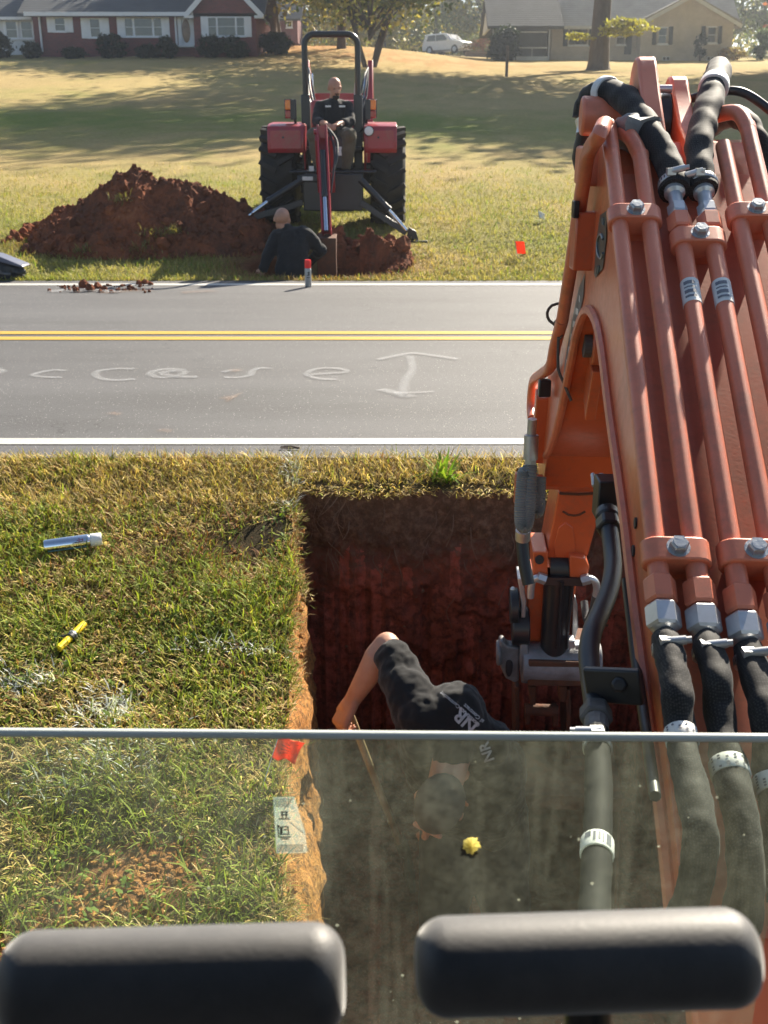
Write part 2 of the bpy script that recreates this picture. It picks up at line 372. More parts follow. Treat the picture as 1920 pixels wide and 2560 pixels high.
# ---- near verge with the trench cut out of it
VV = []; FF = []
def patch(fx, us, vs):
    o = len(VV)
    for b in vs:
        for a in us: VV.append(fx(a, b))
    n = len(us)
    for j in range(len(vs)-1):
        for i in range(n-1): FF.append((o+j*n+i, o+j*n+i+1, o+(j+1)*n+i+1, o+(j+1)*n+i))
ysn = axis([(-6, 1.0, 12), (1.0, Y_NEAR+0.03, 110)]); sl = 1-(1-np.linspace(0, 1, 100))**1.0
def left_pt(a, y):
    x1 = float(x_rim(y)) if y > TY0 else float(x_rim(TY0))
    x = -4+(x1+4)*a; return (x, y, vzf(x, y))
patch(lambda a, y: (-120+116*a, y, vzf(-4, y)), [0, 0.6, 1], ysn)
patch(left_pt, sl, ysn)
patch(lambda x, y: (x, y, vzf(x, y)), np.linspace(TX1, 6, 60), ysn)
patch(lambda a, y: (6+114*a, y, vzf(6, y)), [0, 0.4, 1], ysn)
def far_pt(x, b):
    y0 = float(y_wall(x)); y = y0+(Y_NEAR+0.03-y0)*b
    if x < -0.3: x = x+(float(x_rim(y))-float(x_rim(4.6)))
    return (x, y, vzf(x, y))
patch(far_pt, np.linspace(float(x_rim(4.6)), TX1, 60), np.linspace(0, 1, 8))
patch(lambda x, y: (x, y, vzf(x, y)), np.linspace(float(x_rim(TY0)), TX1, 30), axis([(-6, TY0, 20)]))
VV = np.array(VV)
def vergecol(x, y):
    n = fbm(np.asarray(x)*4, np.asarray(y)*4, 51)
    c = np.array([0.11, 0.085, 0.045])*np.ones(np.shape(x)+(1,))
    b = np.clip(bare(x, y)*1.2, 0, 1)[..., None]
    c = c*(1-0.35*np.exp(-(((x-CORN[0])/0.2)**2+((y-CORN[1])/0.16)**2)))[..., None]  # soil darkened at the trench corner, a cast shadow put into the colour
    return (c*(0.6+0.8*n[..., None]))*(1-b)+np.array([0.52, 0.235, 0.105])*b
BARE = []
for (px, py, rx, ry) in ((300, 1905, 0.17, 0.11), (215, 1960, 0.10, 0.07), (5, 2090, 0.14, 0.06), (120, 2010, 0.07, 0.05), (360, 1870, 0.08, 0.06)):
    q = onfun(px, py, vzf); BARE.append((q.x, q.y, rx, ry, 1.0))
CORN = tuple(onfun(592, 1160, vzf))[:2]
def bare(x, y):
    x = np.asarray(x, float); y = np.asarray(y, float); s = np.zeros(np.shape(x))
    for cx, cy, rx, ry, k in BARE: s = np.maximum(s, k*np.exp(-(((x-cx)/rx)**2+((y-cy)/ry)**2)))
    return s*sstep(0.30, 0.5, fbm(x*14, y*14, 61)+0.1)
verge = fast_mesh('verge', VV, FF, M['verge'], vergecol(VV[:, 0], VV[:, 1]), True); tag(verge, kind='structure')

# ---- the trench: far wall with bucket grooves, left wall with a broken sunlit rim, right and near wall, floor
VV = []; FF = []
zs = np.linspace(0, 1, 120)
def groove(x, z):
    k = np.floor(x/0.058); h = (math.sin(k*91.7)*43758.5) % 1; f = (x/0.058) % 1
    dep = 0.045*h*(1 if 0.12 < f < 0.88 else 0.25)
    on = 1 if z < -0.55-0.7*((math.sin(k*37.1)*951.3) % 1) else 0.15
    return dep*on
def fw(x, s):
    y0 = float(y_wall(x)); z0 = vzf(x, y0); z = z0+(TZ-z0)*s
    y = y0+0.06*s-0.02+groove(x, z)+((float(fbm(x*7, z*7, 71))-0.5)*0.10+(float(fbm(x*17, z*17, 73))-0.5)*0.07)*min(1, s*6)*(1.0 if z > -0.75 else 0.35+0.5*float(vnoise(x*5, z*4, 75) > 0.55))
    if s == 0: y = y0
    return (x, y, z)
patch(fw, np.linspace(-0.55, TX1+0.1, 260), zs)
yl = axis([(TY0-0.1, 4.66, 130)])
def lw(y, s):
    xt = float(x_rim(y)); z0 = vzf(xt, y); xe = float(x_edge(y))
    if s <= 0.25:
        k = s/0.25; x = xt+(xe-xt)*k**0.8; z = z0-0.28*k**1.5
    else:
        k = (s-0.25)/0.75; x = xe+0.05*k; z = z0-0.28+(TZ-z0+0.28)*k
    if s > 0: x += (float(fbm(y*9, z*9, 77))-0.5)*0.10+(float(fbm(y*2.6, z*2, 78))-0.5)*0.10*min(1, s*5)
    return (x, y, z)
rimV0 = len(VV); rimF0 = len(FF); patch(lw, yl, np.linspace(0, 1, 50)); rimF1 = len(FF)
def rw(y, s):
    z0 = vzf(TX1, y); return (TX1+(0 if s == 0 else (float(fbm(y*6, s*10, 81))-0.5)*0.12-0.05*s), y, z0+(TZ-z0)*s)
patch(rw, axis([(TY0, 4.66, 70)]), np.linspace(0, 1, 40))
def nw(x, s):
    z0 = vzf(x, TY0); return (x, TY0+(0 if s == 0 else (float(fbm(x*6, s*10, 83))-0.5)*0.1), z0+(TZ-z0)*s)
patch(nw, np.linspace(-0.4, TX1, 50), np.linspace(0, 1, 30))
patch(lambda x, y: (x, y, TZ+0.02+(float(fbm(x*5, y*5, 85))-0.5)*0.12), np.linspace(-0.6, TX1+0.2, 50), np.linspace(TY0-0.1, 4.8, 80))
trench = fast_mesh('trench', VV, FF, M['trench'], None, True); tag(trench, kind='structure')
def rim_mat():
    t = NT('ochre_clay'); v = t.coord(); n = t.noise(v, 7, 8, 0.7); n2 = t.noise(v, 40, 6, 0.75); n3 = t.noise(t.coord(scale=(20, 3, 5)), 2, 5, 0.6)
    col = t.ramp(n, [(0.3, (0.66, 0.35, 0.115)), (0.55, (0.58, 0.26, 0.08)), (0.75, (0.36, 0.17, 0.07))])
    col = t.mix(t.ramp(n2, [(0.46, 0), (0.60, 0.85)]), col, (0.16, 0.095, 0.05))
    return t.done(t.bsdf(col, 0.92, 0, t.bump(t.math('ADD', n2, n3), 0.9, 0.03), 0, 0.15))
M['rim'] = rim_mat(); trench.data.materials.append(M['rim'])
mi = np.zeros(len(FF), np.int32); mi[rimF0:rimF1] = 1; trench.data.polygons.foreach_set('material_index', mi)

# ---- road
def road_mat():
    t = NT('asphalt'); v = t.coord(); n = t.noise(t.coord(scale=(0.25, 1.2, 1)), 1.2, 5, 0.6); f = t.noise(v, 210, 3, 0.8); f2 = t.noise(v, 70, 4, 0.7)
    vo = t.n('ShaderNodeTexVoronoi'); vo.inputs['Scale'].default_value = 150; t.l(v, vo.inputs['Vector'])
    col = t.ramp(n, [(0.32, (0.066, 0.0645, 0.066)), (0.5, (0.085, 0.0835, 0.086)), (0.68, (0.098, 0.096, 0.099))])
    col = t.mix(0.85, col, t.ramp(t.math('ADD', t.math('MULTIPLY', f, 0.55), t.math('MULTIPLY', f2, 0.45)), [(0.30, 0.45), (0.5, 0.95), (0.68, 1.45)]), 'MULTIPLY')
    wn_ = t.n('ShaderNodeTexWhiteNoise'); t.l(vo.outputs['Position'], wn_.inputs['Vector'])
    sp = t.math('MULTIPLY', t.math('GREATER_THAN', wn_.outputs['Value'], 0.972), t.math('LESS_THAN', vo.outputs['Distance'], 0.33))
    col = t.mix(sp, col, (0.60, 0.58, 0.55))
    geo = t.n('ShaderNodeSeparateXYZ'); t.l(v, geo.inputs[0])
    yy = t.math('DIVIDE', t.math('ADD', geo.outputs[1], t.math('ADD', t.math('MULTIPLY', t.math('SUBTRACT', n, 0.5), 0.5), 0.47)), 10.0)    # darker bands along the middle, lighter wheel tracks
    bands = t.ramp(yy, [(0.10, 0.95), (0.17, 1.06), (0.24, 0.98), (0.285, 0.97), (0.305, 0.80), (0.325, 1.0), (0.385, 0.84), (0.405, 0.98), (0.47, 1.07), (0.55, 0.98)])
    col = t.mix(1.0, col, bands, 'MULTIPLY')
    ck = t.n('ShaderNodeTexVoronoi', feature='DISTANCE_TO_EDGE'); ck.inputs['Scale'].default_value = 0.55; wv_ = t.coord(scale=(0.5, 1, 1)); mxv = t.n('ShaderNodeVectorMath', operation='ADD'); t.l(wv_, mxv.inputs[0]); nz = t.n('ShaderNodeTexNoise'); nz.inputs['Scale'].default_value = 3; t.l(v, nz.inputs['Vector']); t.l(nz.outputs['Color'], mxv.inputs[1]); t.l(mxv.outputs[0], ck.inputs['Vector'])
    crack = t.math('MULTIPLY', t.math('LESS_THAN', ck.outputs['Distance'], 0.0035), t.math('GREATER_THAN', t.noise(v, 0.7, 2), 0.52)); col = t.mix(t.math('MULTIPLY', crack, 0.55), col, (0.03, 0.03, 0.03))
    return t.done(t.bsdf(col, 0.72, 0, t.bump(t.math('ADD', f, f2), 0.6, 0.006), 0, 0.4))
M['asphalt'] = road_mat()
o = MB().box((0, (Y_NEAR+Y_FAR)/2, -0.15), (400, Y_FAR-Y_NEAR, 0.30)).build('road', M['asphalt'], smooth=False); tag(o, kind='structure')
def marking_mat(name, c, wear=0.5):
    t = NT(name); v = t.coord(); n = t.noise(v, 90, 5, 0.8); n2 = t.noise(t.coord(scale=(0.5, 4, 1)), 3, 4, 0.6)
    col = t.mix(t.ramp(t.math('ADD', t.math('MULTIPLY', n, 0.7), t.math('MULTIPLY', n2, 0.3)), [(wear, 0), (wear+0.14, 0.55)]), c, tuple(q*0.45 for q in c))
    return t.done(t.bsdf(col, 0.6, 0, t.bump(n, 0.3, 0.003), 0, 0.3))
M['mark_white'] = marking_mat('white_marking', (0.46, 0.45, 0.42)); M['mark_yellow'] = marking_mat('yellow_marking', (0.44, 0.28, 0.035), 0.52)
def stripe(name, Y, w, m, x0=-150, x1=150):
    b = MB(); n = 120
    b.add([(x0+(x1-x0)*i/n, Y-w/2, 0.004) for i in range(n+1)]+[(x0+(x1-x0)*i/n, Y+w/2, 0.004) for i in range(n+1)], [(i, i+1, n+2+i, n+1+i) for i in range(n)])
    return tag(b.build(name, m, smooth=False), kind='structure')
stripe('road_edge_line', onz(300, 954.5).y, 0.112, M['mark_white']); stripe('road_edge_line', onz(300, 615).y, 0.16, M['mark_white'])
stripe('road_centre_line', onz(600, 719.5).y, 0.135, M['mark_yellow']); stripe('road_centre_line', onz(600, 731.5).y, 0.135, M['mark_yellow'])
# sprayed writing, dirt and spilt paint lying on the asphalt
def spray_mat(name, c, k=0.8):
    t = NT(name); uv = t.n('ShaderNodeUVMap'); sp = t.n('ShaderNodeSeparateXYZ'); t.l(uv.outputs[0], sp.inputs[0])
    a = t.math('SUBTRACT', 1.0, t.math('ABSOLUTE', sp.outputs[1], 0)); n = t.noise(t.coord(), 60, 5, 0.85)
    e = t.math('MULTIPLY', t.ramp(a, [(0.0, 0), (0.75, k)]), t.ramp(n, [(0.36, 0.10), (0.62, 1)]))
    b = t.bsdf(c, 0.7); tr = t.n('ShaderNodeBsdfTransparent'); m = t.n('ShaderNodeMixShader')
    t.l(e, m.inputs[0]); t.l(tr.outputs[0], m.inputs[1]); t.l(b, m.inputs[2]); return t.done(m.outputs[0])
M['spray'] = spray_mat('white_spray', (0.42, 0.425, 0.43), 0.48); M['spray_dirt'] = spray_mat('clay_smear', (0.36, 0.22, 0.14), 0.28)
def strokes(name, lines, m, z=0.006):
    V = []; Fq = []; U = []
    for pts, w in lines:
        q = [onz(a, b, 0) for a, b in pts]; q = spline(q, 8) if len(q) > 2 else [q[0]+(q[1]-q[0])*i/6 for i in range(7)]
        ww = w if hasattr(w, '__len__') else (w, w); o = len(V); nn = len(q)
        for i, c in enumerate(q):
            t = (q[min(i+1, nn-1)]-q[max(i-1, 0)]); s = Vector((-t.y, t.x, 0)).normalized()*0.70*(ww[0]+(ww[1]-ww[0])*i/(nn-1))/2
            edge = 0.0 if 0 < i < nn-1 else 1.0
            V += [(c.x+s.x, c.y+s.y, z), (c.x, c.y, z), (c.x-s.x, c.y-s.y, z)]; U += [1, edge, -1]
        for i in range(nn-1):
            for k in (0, 1): Fq.append((o+3*i+k, o+3*i+k+1, o+3*i+4+k, o+3*i+3+k))
        z += 0.0003
    me = bpy.data.meshes.new(name); me.from_pydata(V, [], Fq); uv = me.uv_layers.new(name='UVMap')
    for lp in me.loops: uv.data[lp.index].uv = (0, U[lp.vertex_index])
    me.materials.append(m); o = bpy.data.objects.new(name, me); COL.objects.link(o); return o
wr = strokes('sprayed_writing', [
    ([(-8, 798), (6, 802), (-2, 808), (-14, 812)], 0.10),
    ([(142, 803), (120, 801), (88, 806), (72, 812), (95, 816), (135, 817)], 0.10),
    ([(290, 799), (255, 798), (215, 803), (206, 812), (225, 821), (260, 823), (292, 820)], 0.11),
    ([(398, 801), (360, 799), (330, 805), (328, 812), (350, 817), (385, 814), (398, 805), (372, 803), (350, 808), (380, 815), (428, 816)], 0.13),
    ([(585, 798), (562, 797), (545, 803), (540, 812), (520, 817), (485, 817)], 0.10),
    ([(482, 806), (502, 801)], 0.10),
    ([(664, 812), (700, 809), (745, 806), (738, 799), (700, 797), (672, 803), (664, 812), (690, 820), (728, 822)], 0.10),
    ([(885, 770), (890, 800), (875, 828), (868, 855)], (0.11, 0.13)),
    ([(815, 779), (850, 772), (890, 765), (935, 770), (990, 778)], 0.13),
    ([(822, 843), (850, 850), (875, 858), (888, 855)], 0.16), ([(850, 852), (905, 850), (938, 848)], (0.10, 0.05))], M['spray'])
tag(wr, kind='structure')
tag(strokes('clay_smears', [([(482, 866), (502, 858)], 0.14), ([(488, 872), (520, 851)], 0.07), ([(236, 895), (262, 899)], 0.12), ([(345, 932), (372, 936)], 0.12), ([(505, 800), (515, 806)], 0.14), ([(390, 634), (470, 630)], 0.3), ([(215, 634), (330, 628)], 0.35)], M['spray_dirt'], 0.010), kind='structure')
tag(strokes('spilt_paint', [([(104, 632), (150, 631), (205, 630), (262, 633)], 0.34), ([(130, 628), (190, 627)], 0.25)], M['spray'], 0.016), kind='structure')

# ---- grass blades
def blades(x, y, z, length, width, col, lean, az, name, tipfold=0.6, m=None):
    n = len(x); d = np.stack([np.cos(az), np.sin(az)], -1); s = np.stack([-np.sin(az), np.cos(az)], -1)
    V = np.zeros((n, 6, 3), np.float32); base = np.stack([x, y, z], -1)
    w = width[:, None]/2; tw = rng.uniform(-0.9, 0.9, n)[:, None]
    side = np.concatenate([s+d*tw*0.5, tw*0.6], -1); side /= np.linalg.norm(side, axis=1)[:, None]
    l1 = length*0.55; h1 = l1*np.cos(lean); r1 = l1*np.sin(lean); lean2 = np.clip(lean+tipfold*rng.uniform(0, 1, n), 0, 2.3)
    l2 = length*0.45; h2 = h1+l2*np.cos(lean2); r2 = r1+l2*np.sin(lean2)
    h2 = np.maximum(h2, 0.004)
    for k, (r, h, ww) in enumerate(((0*r1, 0*h1-0.004, 0.7), (r1, h1, 1.0), (r2, h2, 0.18))):
        c = base+np.concatenate([d*r[:, None], h[:, None]], -1)
        V[:, 2*k] = c-side*w*ww; V[:, 2*k+1] = c+side*w*ww
    o = (np.arange(n)*6)[:, None]
    F = np.concatenate([o+np.array([0, 1, 3, 2]), o+np.array([2, 3, 5, 4])], 0)
    C = np.repeat(col[:, None, :], 6, 1)
    ob = fast_mesh(name, V.reshape(-1, 3), F, m or M['blade'], C.reshape(-1, 3)); return ob
WHITE = []
for (px, py, rx, ry, k) in ((55, 1478, 0.10, 0.05, 0.5), (240, 1535, 0.07, 0.07, 0.5), (190, 1545, 0.05, 0.04, 0.4), (450, 1407, 0.16, 0.012, 0.55), (550, 1411, 0.10, 0.012, 0.55), (632, 1030, 0.028, 0.10, 0.45), (625, 1095, 0.03, 0.05, 0.35), (640, 990, 0.03, 0.05, 0.4), (250, 1640, 0.14, 0.09, 0.25), (90, 1700, 0.10, 0.06, 0.2)):
    q = onfun(px, py, vzf); WHITE.append((q.x, q.y, rx, ry, k))
def near_grass():
    n = 135000
    y = rng.uniform(1.2, Y_NEAR+0.03, n); x = -2.35+(x_rim(y)+0.015+2.35)*rng.uniform(0, 1, n)
    n2 = 9000; x2 = rng.uniform(-0.42, TX1+0.6, n2); y2 = y_wall(x2)-0.02+(Y_NEAR+0.05-y_wall(x2))*rng.uniform(0, 1, n2)
    x = np.concatenate([x, x2]); y = np.concatenate([y, y2]); n = len(x)
    strip = np.arange(n) >= n-n2
    dens = 0.45+0.9*fbm(x*5, y*5, 91)
    cor = np.clip(1.5*np.exp(-((((x-CORN[0])*.8+(y-CORN[1])*.6)/0.24)**2+((-(x-CORN[0])*.6+(y-CORN[1])*.8)/0.12)**2)), 0, 1)                  # grass cleared to dark soil at the trench corner, imitating a cast shadow
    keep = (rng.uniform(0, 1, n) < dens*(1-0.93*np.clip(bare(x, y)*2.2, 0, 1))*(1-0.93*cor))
    x, y, strip = x[keep], y[keep], strip[keep]; n = len(x); z = vz(x, y)
    g = fbm(x*1.1, y*1.1, 93, 3); g2 = fbm(x*6, y*6, 95, 2)
    road = sstep(4.05, 4.70, y)
    grn = np.clip(0.39+2.1*(g-0.5)+0.9*(g2-0.5)-0.60*road*(0.7+0.6*g2), 0.05, 0.95)
    mid = np.exp(-((y-3.35)/0.28)**2); grn = np.clip(grn+0.16*mid, 0, 0.96)
    dry = np.exp(-(((x+0.75)/0.55)**2+((y-2.95)/0.22)**2)); grn = np.clip(grn-0.35*dry, 0.04, 1)
    brn = np.exp(-(((x+0.75)/0.45)**2+((y-4.02)/0.28)**2))
    u = rng.uniform(0, 1, n); v = rng.uniform(0, 1, n)[:, None]; q = rng.uniform(0.5, 1.4, n)[:, None]*(0.72+0.6*fbm(x*8, y*8, 96, 2))[:, None]
    G = np.array([0.14, 0.185, 0.028])*(1-v)+np.array([0.31, 0.37, 0.06])*v
    S = np.array([0.52, 0.35, 0.11])*(1-v)+np.array([0.66, 0.53, 0.28])*v
    Br = np.array([0.19, 0.085, 0.035])*(1-v)+np.array([0.28, 0.13, 0.05])*v
    Yg = np.array([0.36, 0.33, 0.06])*np.ones((n, 1))
    c = np.where((u < grn)[:, None], G, S); ub = rng.uniform(0, 1, n)
    c = np.where((ub < 0.07+0.5*brn)[:, None], Br, c); c = np.where(((ub > 0.80))[:, None], Yg*(0.8+0.5*v), c)*q
    for cx, cy, rx, ry, k in WHITE:
        hit = rng.uniform(0, 1, n) < 1.9*k*np.exp(-(((x-cx)/rx)**2+((y-cy)/ry)**2)); c = np.where(hit[:, None], np.array([0.70, 0.72, 0.71])*np.ones((n, 1)), c)
    isg = u < grn
    ln = np.where(isg, rng.uniform(0.018, 0.066, n), rng.uniform(0.018, 0.07, n))*(1+0.25*road)*np.where(strip, 1.1, 1)
    wd = np.where(isg, rng.uniform(0.0028, 0.0065, n), rng.uniform(0.0022, 0.0055, n))
    lean = np.where(isg, rng.uniform(0.3, 1.5, n), rng.uniform(0.7, 1.65, n))*np.where(road > 0.6, 0.75, 1)
    az = rng.uniform(0, 2*math.pi, n)
    edge = strip & (y < y_wall(x)+0.05); az = np.where(edge, -math.pi/2+rng.uniform(-0.8, 0.8, n), az); lean = np.where(edge, rng.uniform(0.9, 2.0, n), lean)
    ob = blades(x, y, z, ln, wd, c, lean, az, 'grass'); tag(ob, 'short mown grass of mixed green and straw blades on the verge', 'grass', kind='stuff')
    n = 3600; y = rng.uniform(1.5, 4.5, n); x = x_rim(y)+rng.normal(0.0, 0.022, n); z = vz(x_rim(y), y)-np.clip(x-x_rim(y), 0, 1)*1.1; v = rng.uniform(0, 1, (n, 1)); k = (fbm(y*7, 0.2, 98) > 0.42); x, y, z, v = x[k], y[k], z[k], v[k]; n = len(x)
    c = (np.array([0.22, 0.15, 0.06])*(1-v)+np.array([0.50, 0.40, 0.20])*v); gq = rng.uniform(0, 1, n) < 0.3; c[gq] = np.array([0.2, 0.25, 0.04])
    ob = blades(x, y, z, rng.uniform(0.015, 0.055, n), rng.uniform(0.002, 0.005, n), c, rng.uniform(0.5, 2.1, n), rng.normal(0.0, 1.5, n), 'rim_grass'); tag(ob, 'dry grass hanging over the left rim of the trench', 'grass', kind='stuff')
    # broad clover and weed leaves near the road
    n = 7000; x = rng.uniform(-2.2, -0.35, n); y = rng.uniform(1.6, 4.6, n); k = fbm(x*3, y*3, 97, 3); keep = (k > 0.53) & (x < x_rim(y)-0.03); x, y = x[keep], y[keep]; n = len(x)
    v = rng.uniform(0.7, 1.3, n)[:, None]; c = np.array([0.13, 0.20, 0.03])*v
    ob = blades(x, y, vz(x, y)+rng.uniform(0.0, 0.02, n), rng.uniform(0.014, 0.030, n), rng.uniform(0.008, 0.016, n), c, rng.uniform(0.7, 1.6, n), rng.uniform(0, 6.3, n), 'clover')
    tag(ob, 'small broad clover leaves spread through the verge grass', 'clover', kind='stuff')
    # bent bunches of longer blades
    xs_, ys_ = [], []
    for px, py, k in ((250, 1255, 160), (420, 1240, 200), (330, 1290, 160), (500, 1290, 140), (620, 1240, 40), (520, 1950, 110), (460, 1985, 70), (560, 1900, 60), (60, 1990, 120), (100, 1350, 110), (560, 1345, 80), (40, 1440, 120), (200, 1700, 130), (430, 1730, 120), (330, 1620, 120)):
        q = onfun(px, py, vzf); a = rng.normal(q.x, 0.10, k); b = rng.normal(q.y, 0.07, k); xs_.append(a); ys_.append(b)
    x = np.concatenate(xs_); y = np.concatenate(ys_); keep = x < x_rim(y)-0.01; x, y = x[keep], y[keep]; n = len(x); v = rng.uniform(0, 1, n)[:, None]
    c = (np.array([0.14, 0.19, 0.028])*(1-v)+np.array([0.33, 0.38, 0.065])*v)*rng.uniform(.6, 1.3, n)[:, None]
    ob = blades(x, y, vz(x, y), rng.uniform(0.05, 0.12, n), rng.uniform(0.004, 0.007, n), c, rng.uniform(0.4, 1.3, n), rng.uniform(0, 6.3, n), 'long_grass'); tag(ob, 'longer bright green blades tangled in the verge grass', 'grass', kind='stuff')
    # crumbs of clay on the worn spots and along the rim
    b = MB()
    for cx, cy, rx, ry, k in BARE+[(-0.5, 3.9, 0.2, 0.2, 1)]:
        for _ in range(120):
            a = random.gauss(cx, rx*0.6); e = random.gauss(cy, ry*0.6)
            if a < float(x_rim(e)): b.ell((a, e, vzf(a, e)+0.002), [random.uniform(0.003, 0.014)*q for q in (1, 1, 0.7)], None, 6, 4, 0.3)
    for _ in range(160):
        e = random.uniform(1.5, 4.4); a = float(x_rim(e))+random.uniform(-0.03, 0.05); b.ell((a, e, vzf(a, e)-max(0, a-float(x_rim(e)))*1.2), random.uniform(0.003, 0.011), None, 6, 4, 0.35)
    tag(b.build('clay_crumbs', M['rim'], smooth=False), 'loose crumbs of orange clay on the worn verge', 'soil', kind='stuff')
near_grass()
def roots():
    b = MB(); r = random.Random(6)
    for k in range(60):
        x = r.uniform(-0.36, 1.25); y = float(y_wall(x)); z = vzf(x, y)-abs(r.gauss(0.05, 0.22)); L_ = r.uniform(0.04, 0.16); p = Vector((x, y-0.035, z)); q = p+Vector((r.uniform(-.04, .04), -r.uniform(.01, .05), -L_*0.4)); w_ = q+Vector((r.uniform(-.05, .05), r.uniform(-.01, .02), -L_*0.6))
        b.tube(spline([p+Vector((0, .06, .01)), p, q, w_], 3), r.uniform(0.0008, 0.0019), 5)
    for k in range(25):
        x = r.uniform(-0.34, 1.25); y = float(y_wall(x))+0.02; z = r.uniform(-0.9, -0.15); s_ = r.uniform(0.005, 0.018); b.ell((x, y-0.02+groove(x, z), z), (s_, s_*.6, s_*.8), None, 7, 5, 0.3)
    tag(b.build('roots', mat('root_fibre', (0.24, 0.16, 0.10), 0.9, 0, (0.12, 0.07, 0.045), 20)), 'fine torn roots and stones sticking out of the far trench wall', 'roots', kind='stuff')
roots()
def far_grass():
    n = 120000; y = Y_FAR-0.03+11.0*rng.uniform(0, 1, n)**1.7; x = rng.uniform(-5.2, 5.2, n)*(0.85+0.075*(y-11))
    c = lawncol(x, y); k = fbm(x*2.2, y*2.2, 101, 3)
    earth = (c[:, 0] < 0.27) & (c[:, 1] < 0.13)
    r = np.sqrt(((x-HOLE[0])/HOLE[2])**2+((y-HOLE[1])/HOLE[3])**2)
    keep = ~earth & (r > 1.0) & (rng.uniform(0, 1, n) < (0.35+0.9*k)*sstep(22.6, 15, y)); x, y, c = x[keep], y[keep], c[keep]; n = len(x)
    c = c*rng.uniform(0.75, 1.3, n)[:, None]; c = np.where((rng.uniform(0, 1, n) < 0.16)[:, None], np.array([0.19, 0.25, 0.045])*rng.uniform(0.8, 1.4, n)[:, None], c)
    ob = blades(x, y, lz(x, y), rng.uniform(0.03, 0.085, n), rng.uniform(0.006, 0.013, n), c, rng.uniform(0.2, 1.3, n), rng.uniform(0, 6.3, n), 'lawn_grass')
    tag(ob, 'ragged yellow green lawn grass along the far road edge', 'grass', kind='stuff')
far_grass()
# ================================================================= HOUSES, TREES AND CAR BEYOND THE LAWN
def brick(name, c, c2, mortar, s=1.0):
    t = NT(name); v = t.coord('Object'); sx = t.n('ShaderNodeSeparateXYZ'); t.l(v, sx.inputs[0]); cb = t.n('ShaderNodeCombineXYZ')
    t.l(t.math('ADD', sx.outputs[0], sx.outputs[1]), cb.inputs[0]); t.l(sx.outputs[2], cb.inputs[1])
    b = t.n('ShaderNodeTexBrick'); t.l(cb.outputs[0], b.inputs['Vector']); b.inputs['Scale'].default_value = s
    b.inputs['Brick Width'].default_value = 0.22; b.inputs['Row Height'].default_value = 0.075; b.inputs['Mortar Size'].default_value = 0.012
    b.inputs['Color1'].default_value = (*c, 1); b.inputs['Color2'].default_value = (*c2, 1); b.inputs['Mortar'].default_value = (*mortar, 1)
    col = t.mix(0.7, b.outputs[0], t.ramp(t.noise(v, 0.8, 6, 0.7), [(0.3, 0.7), (0.7, 1.2)]), 'MULTIPLY')
    return t.done(t.bsdf(col, 0.85, 0, t.bump(b.outputs['Fac'], 0.4, 0.01)))
M['brick'] = brick('red_brick', (0.20, 0.038, 0.036), (0.135, 0.028, 0.03), (0.14, 0.08, 0.075))
M['brick_cream'] = brick('cream_brick', (0.56, 0.50, 0.44), (0.50, 0.45, 0.39), (0.46, 0.42, 0.38))
def shingle(name, c, c2):
    t = NT(name); v = t.coord(); n = t.noise(t.coord(scale=(1, 1, 1)), 1.3, 8, 0.75); w = t.n('ShaderNodeTexWave'); w.bands_direction = 'Z'; w.inputs['Scale'].default_value = 2.2; w.inputs['Distortion'].default_value = 1.5; t.l(v, w.inputs['Vector'])
    col = t.mix(0.25, t.ramp(n, [(0.3, c), (0.7, c2)]), t.ramp(w.outputs['Fac'], [(0.3, 0.5), (0.6, 1.0)]), 'MULTIPLY')
    return t.done(t.bsdf(col, 0.9, 0, t.bump(w.outputs['Fac'], 0.4, 0.02)))
M['roof_dark'] = shingle('slate_shingles', (0.055, 0.06, 0.065), (0.085, 0.09, 0.095)); M['roof_grey'] = shingle('grey_shingles', (0.36, 0.35, 0.33), (0.24, 0.23, 0.22))
M['trim'] = mat('white_trim', (0.72, 0.74, 0.77), 0.55, 0, (0.65, 0.66, 0.69), 3)
M['pane'] = mat('window_pane', (0.030, 0.033, 0.038), 0.08, 0, (0.07, 0.06, 0.05), 1.2, spec=0.8)
M['screen'] = mat('porch_screen', (0.05, 0.055, 0.06), 0.7, 0, (0.075, 0.08, 0.085), 2)
M['shutter_dark'] = mat('dark_shutter', (0.03, 0.035, 0.04), 0.6)
M['siding'] = mat('white_siding', (0.60, 0.62, 0.64), 0.6, 0, (0.52, 0.54, 0.56), 4)
M['door_brown'] = mat('door_glass_brown', (0.13, 0.075, 0.045), 0.3, 0, (0.20, 0.12, 0.07), 3)
M['bark'] = mat('tree_bark', (0.13, 0.10, 0.08), 0.95, 0, (0.075, 0.058, 0.045), 6, 0.9, 9, 0.05, stretch=(1, 1, 0.25))
M['wood_post'] = mat('weathered_wood', (0.22, 0.17, 0.13), 0.85, 0, (0.15, 0.11, 0.085), 9, stretch=(6, 6, 1))

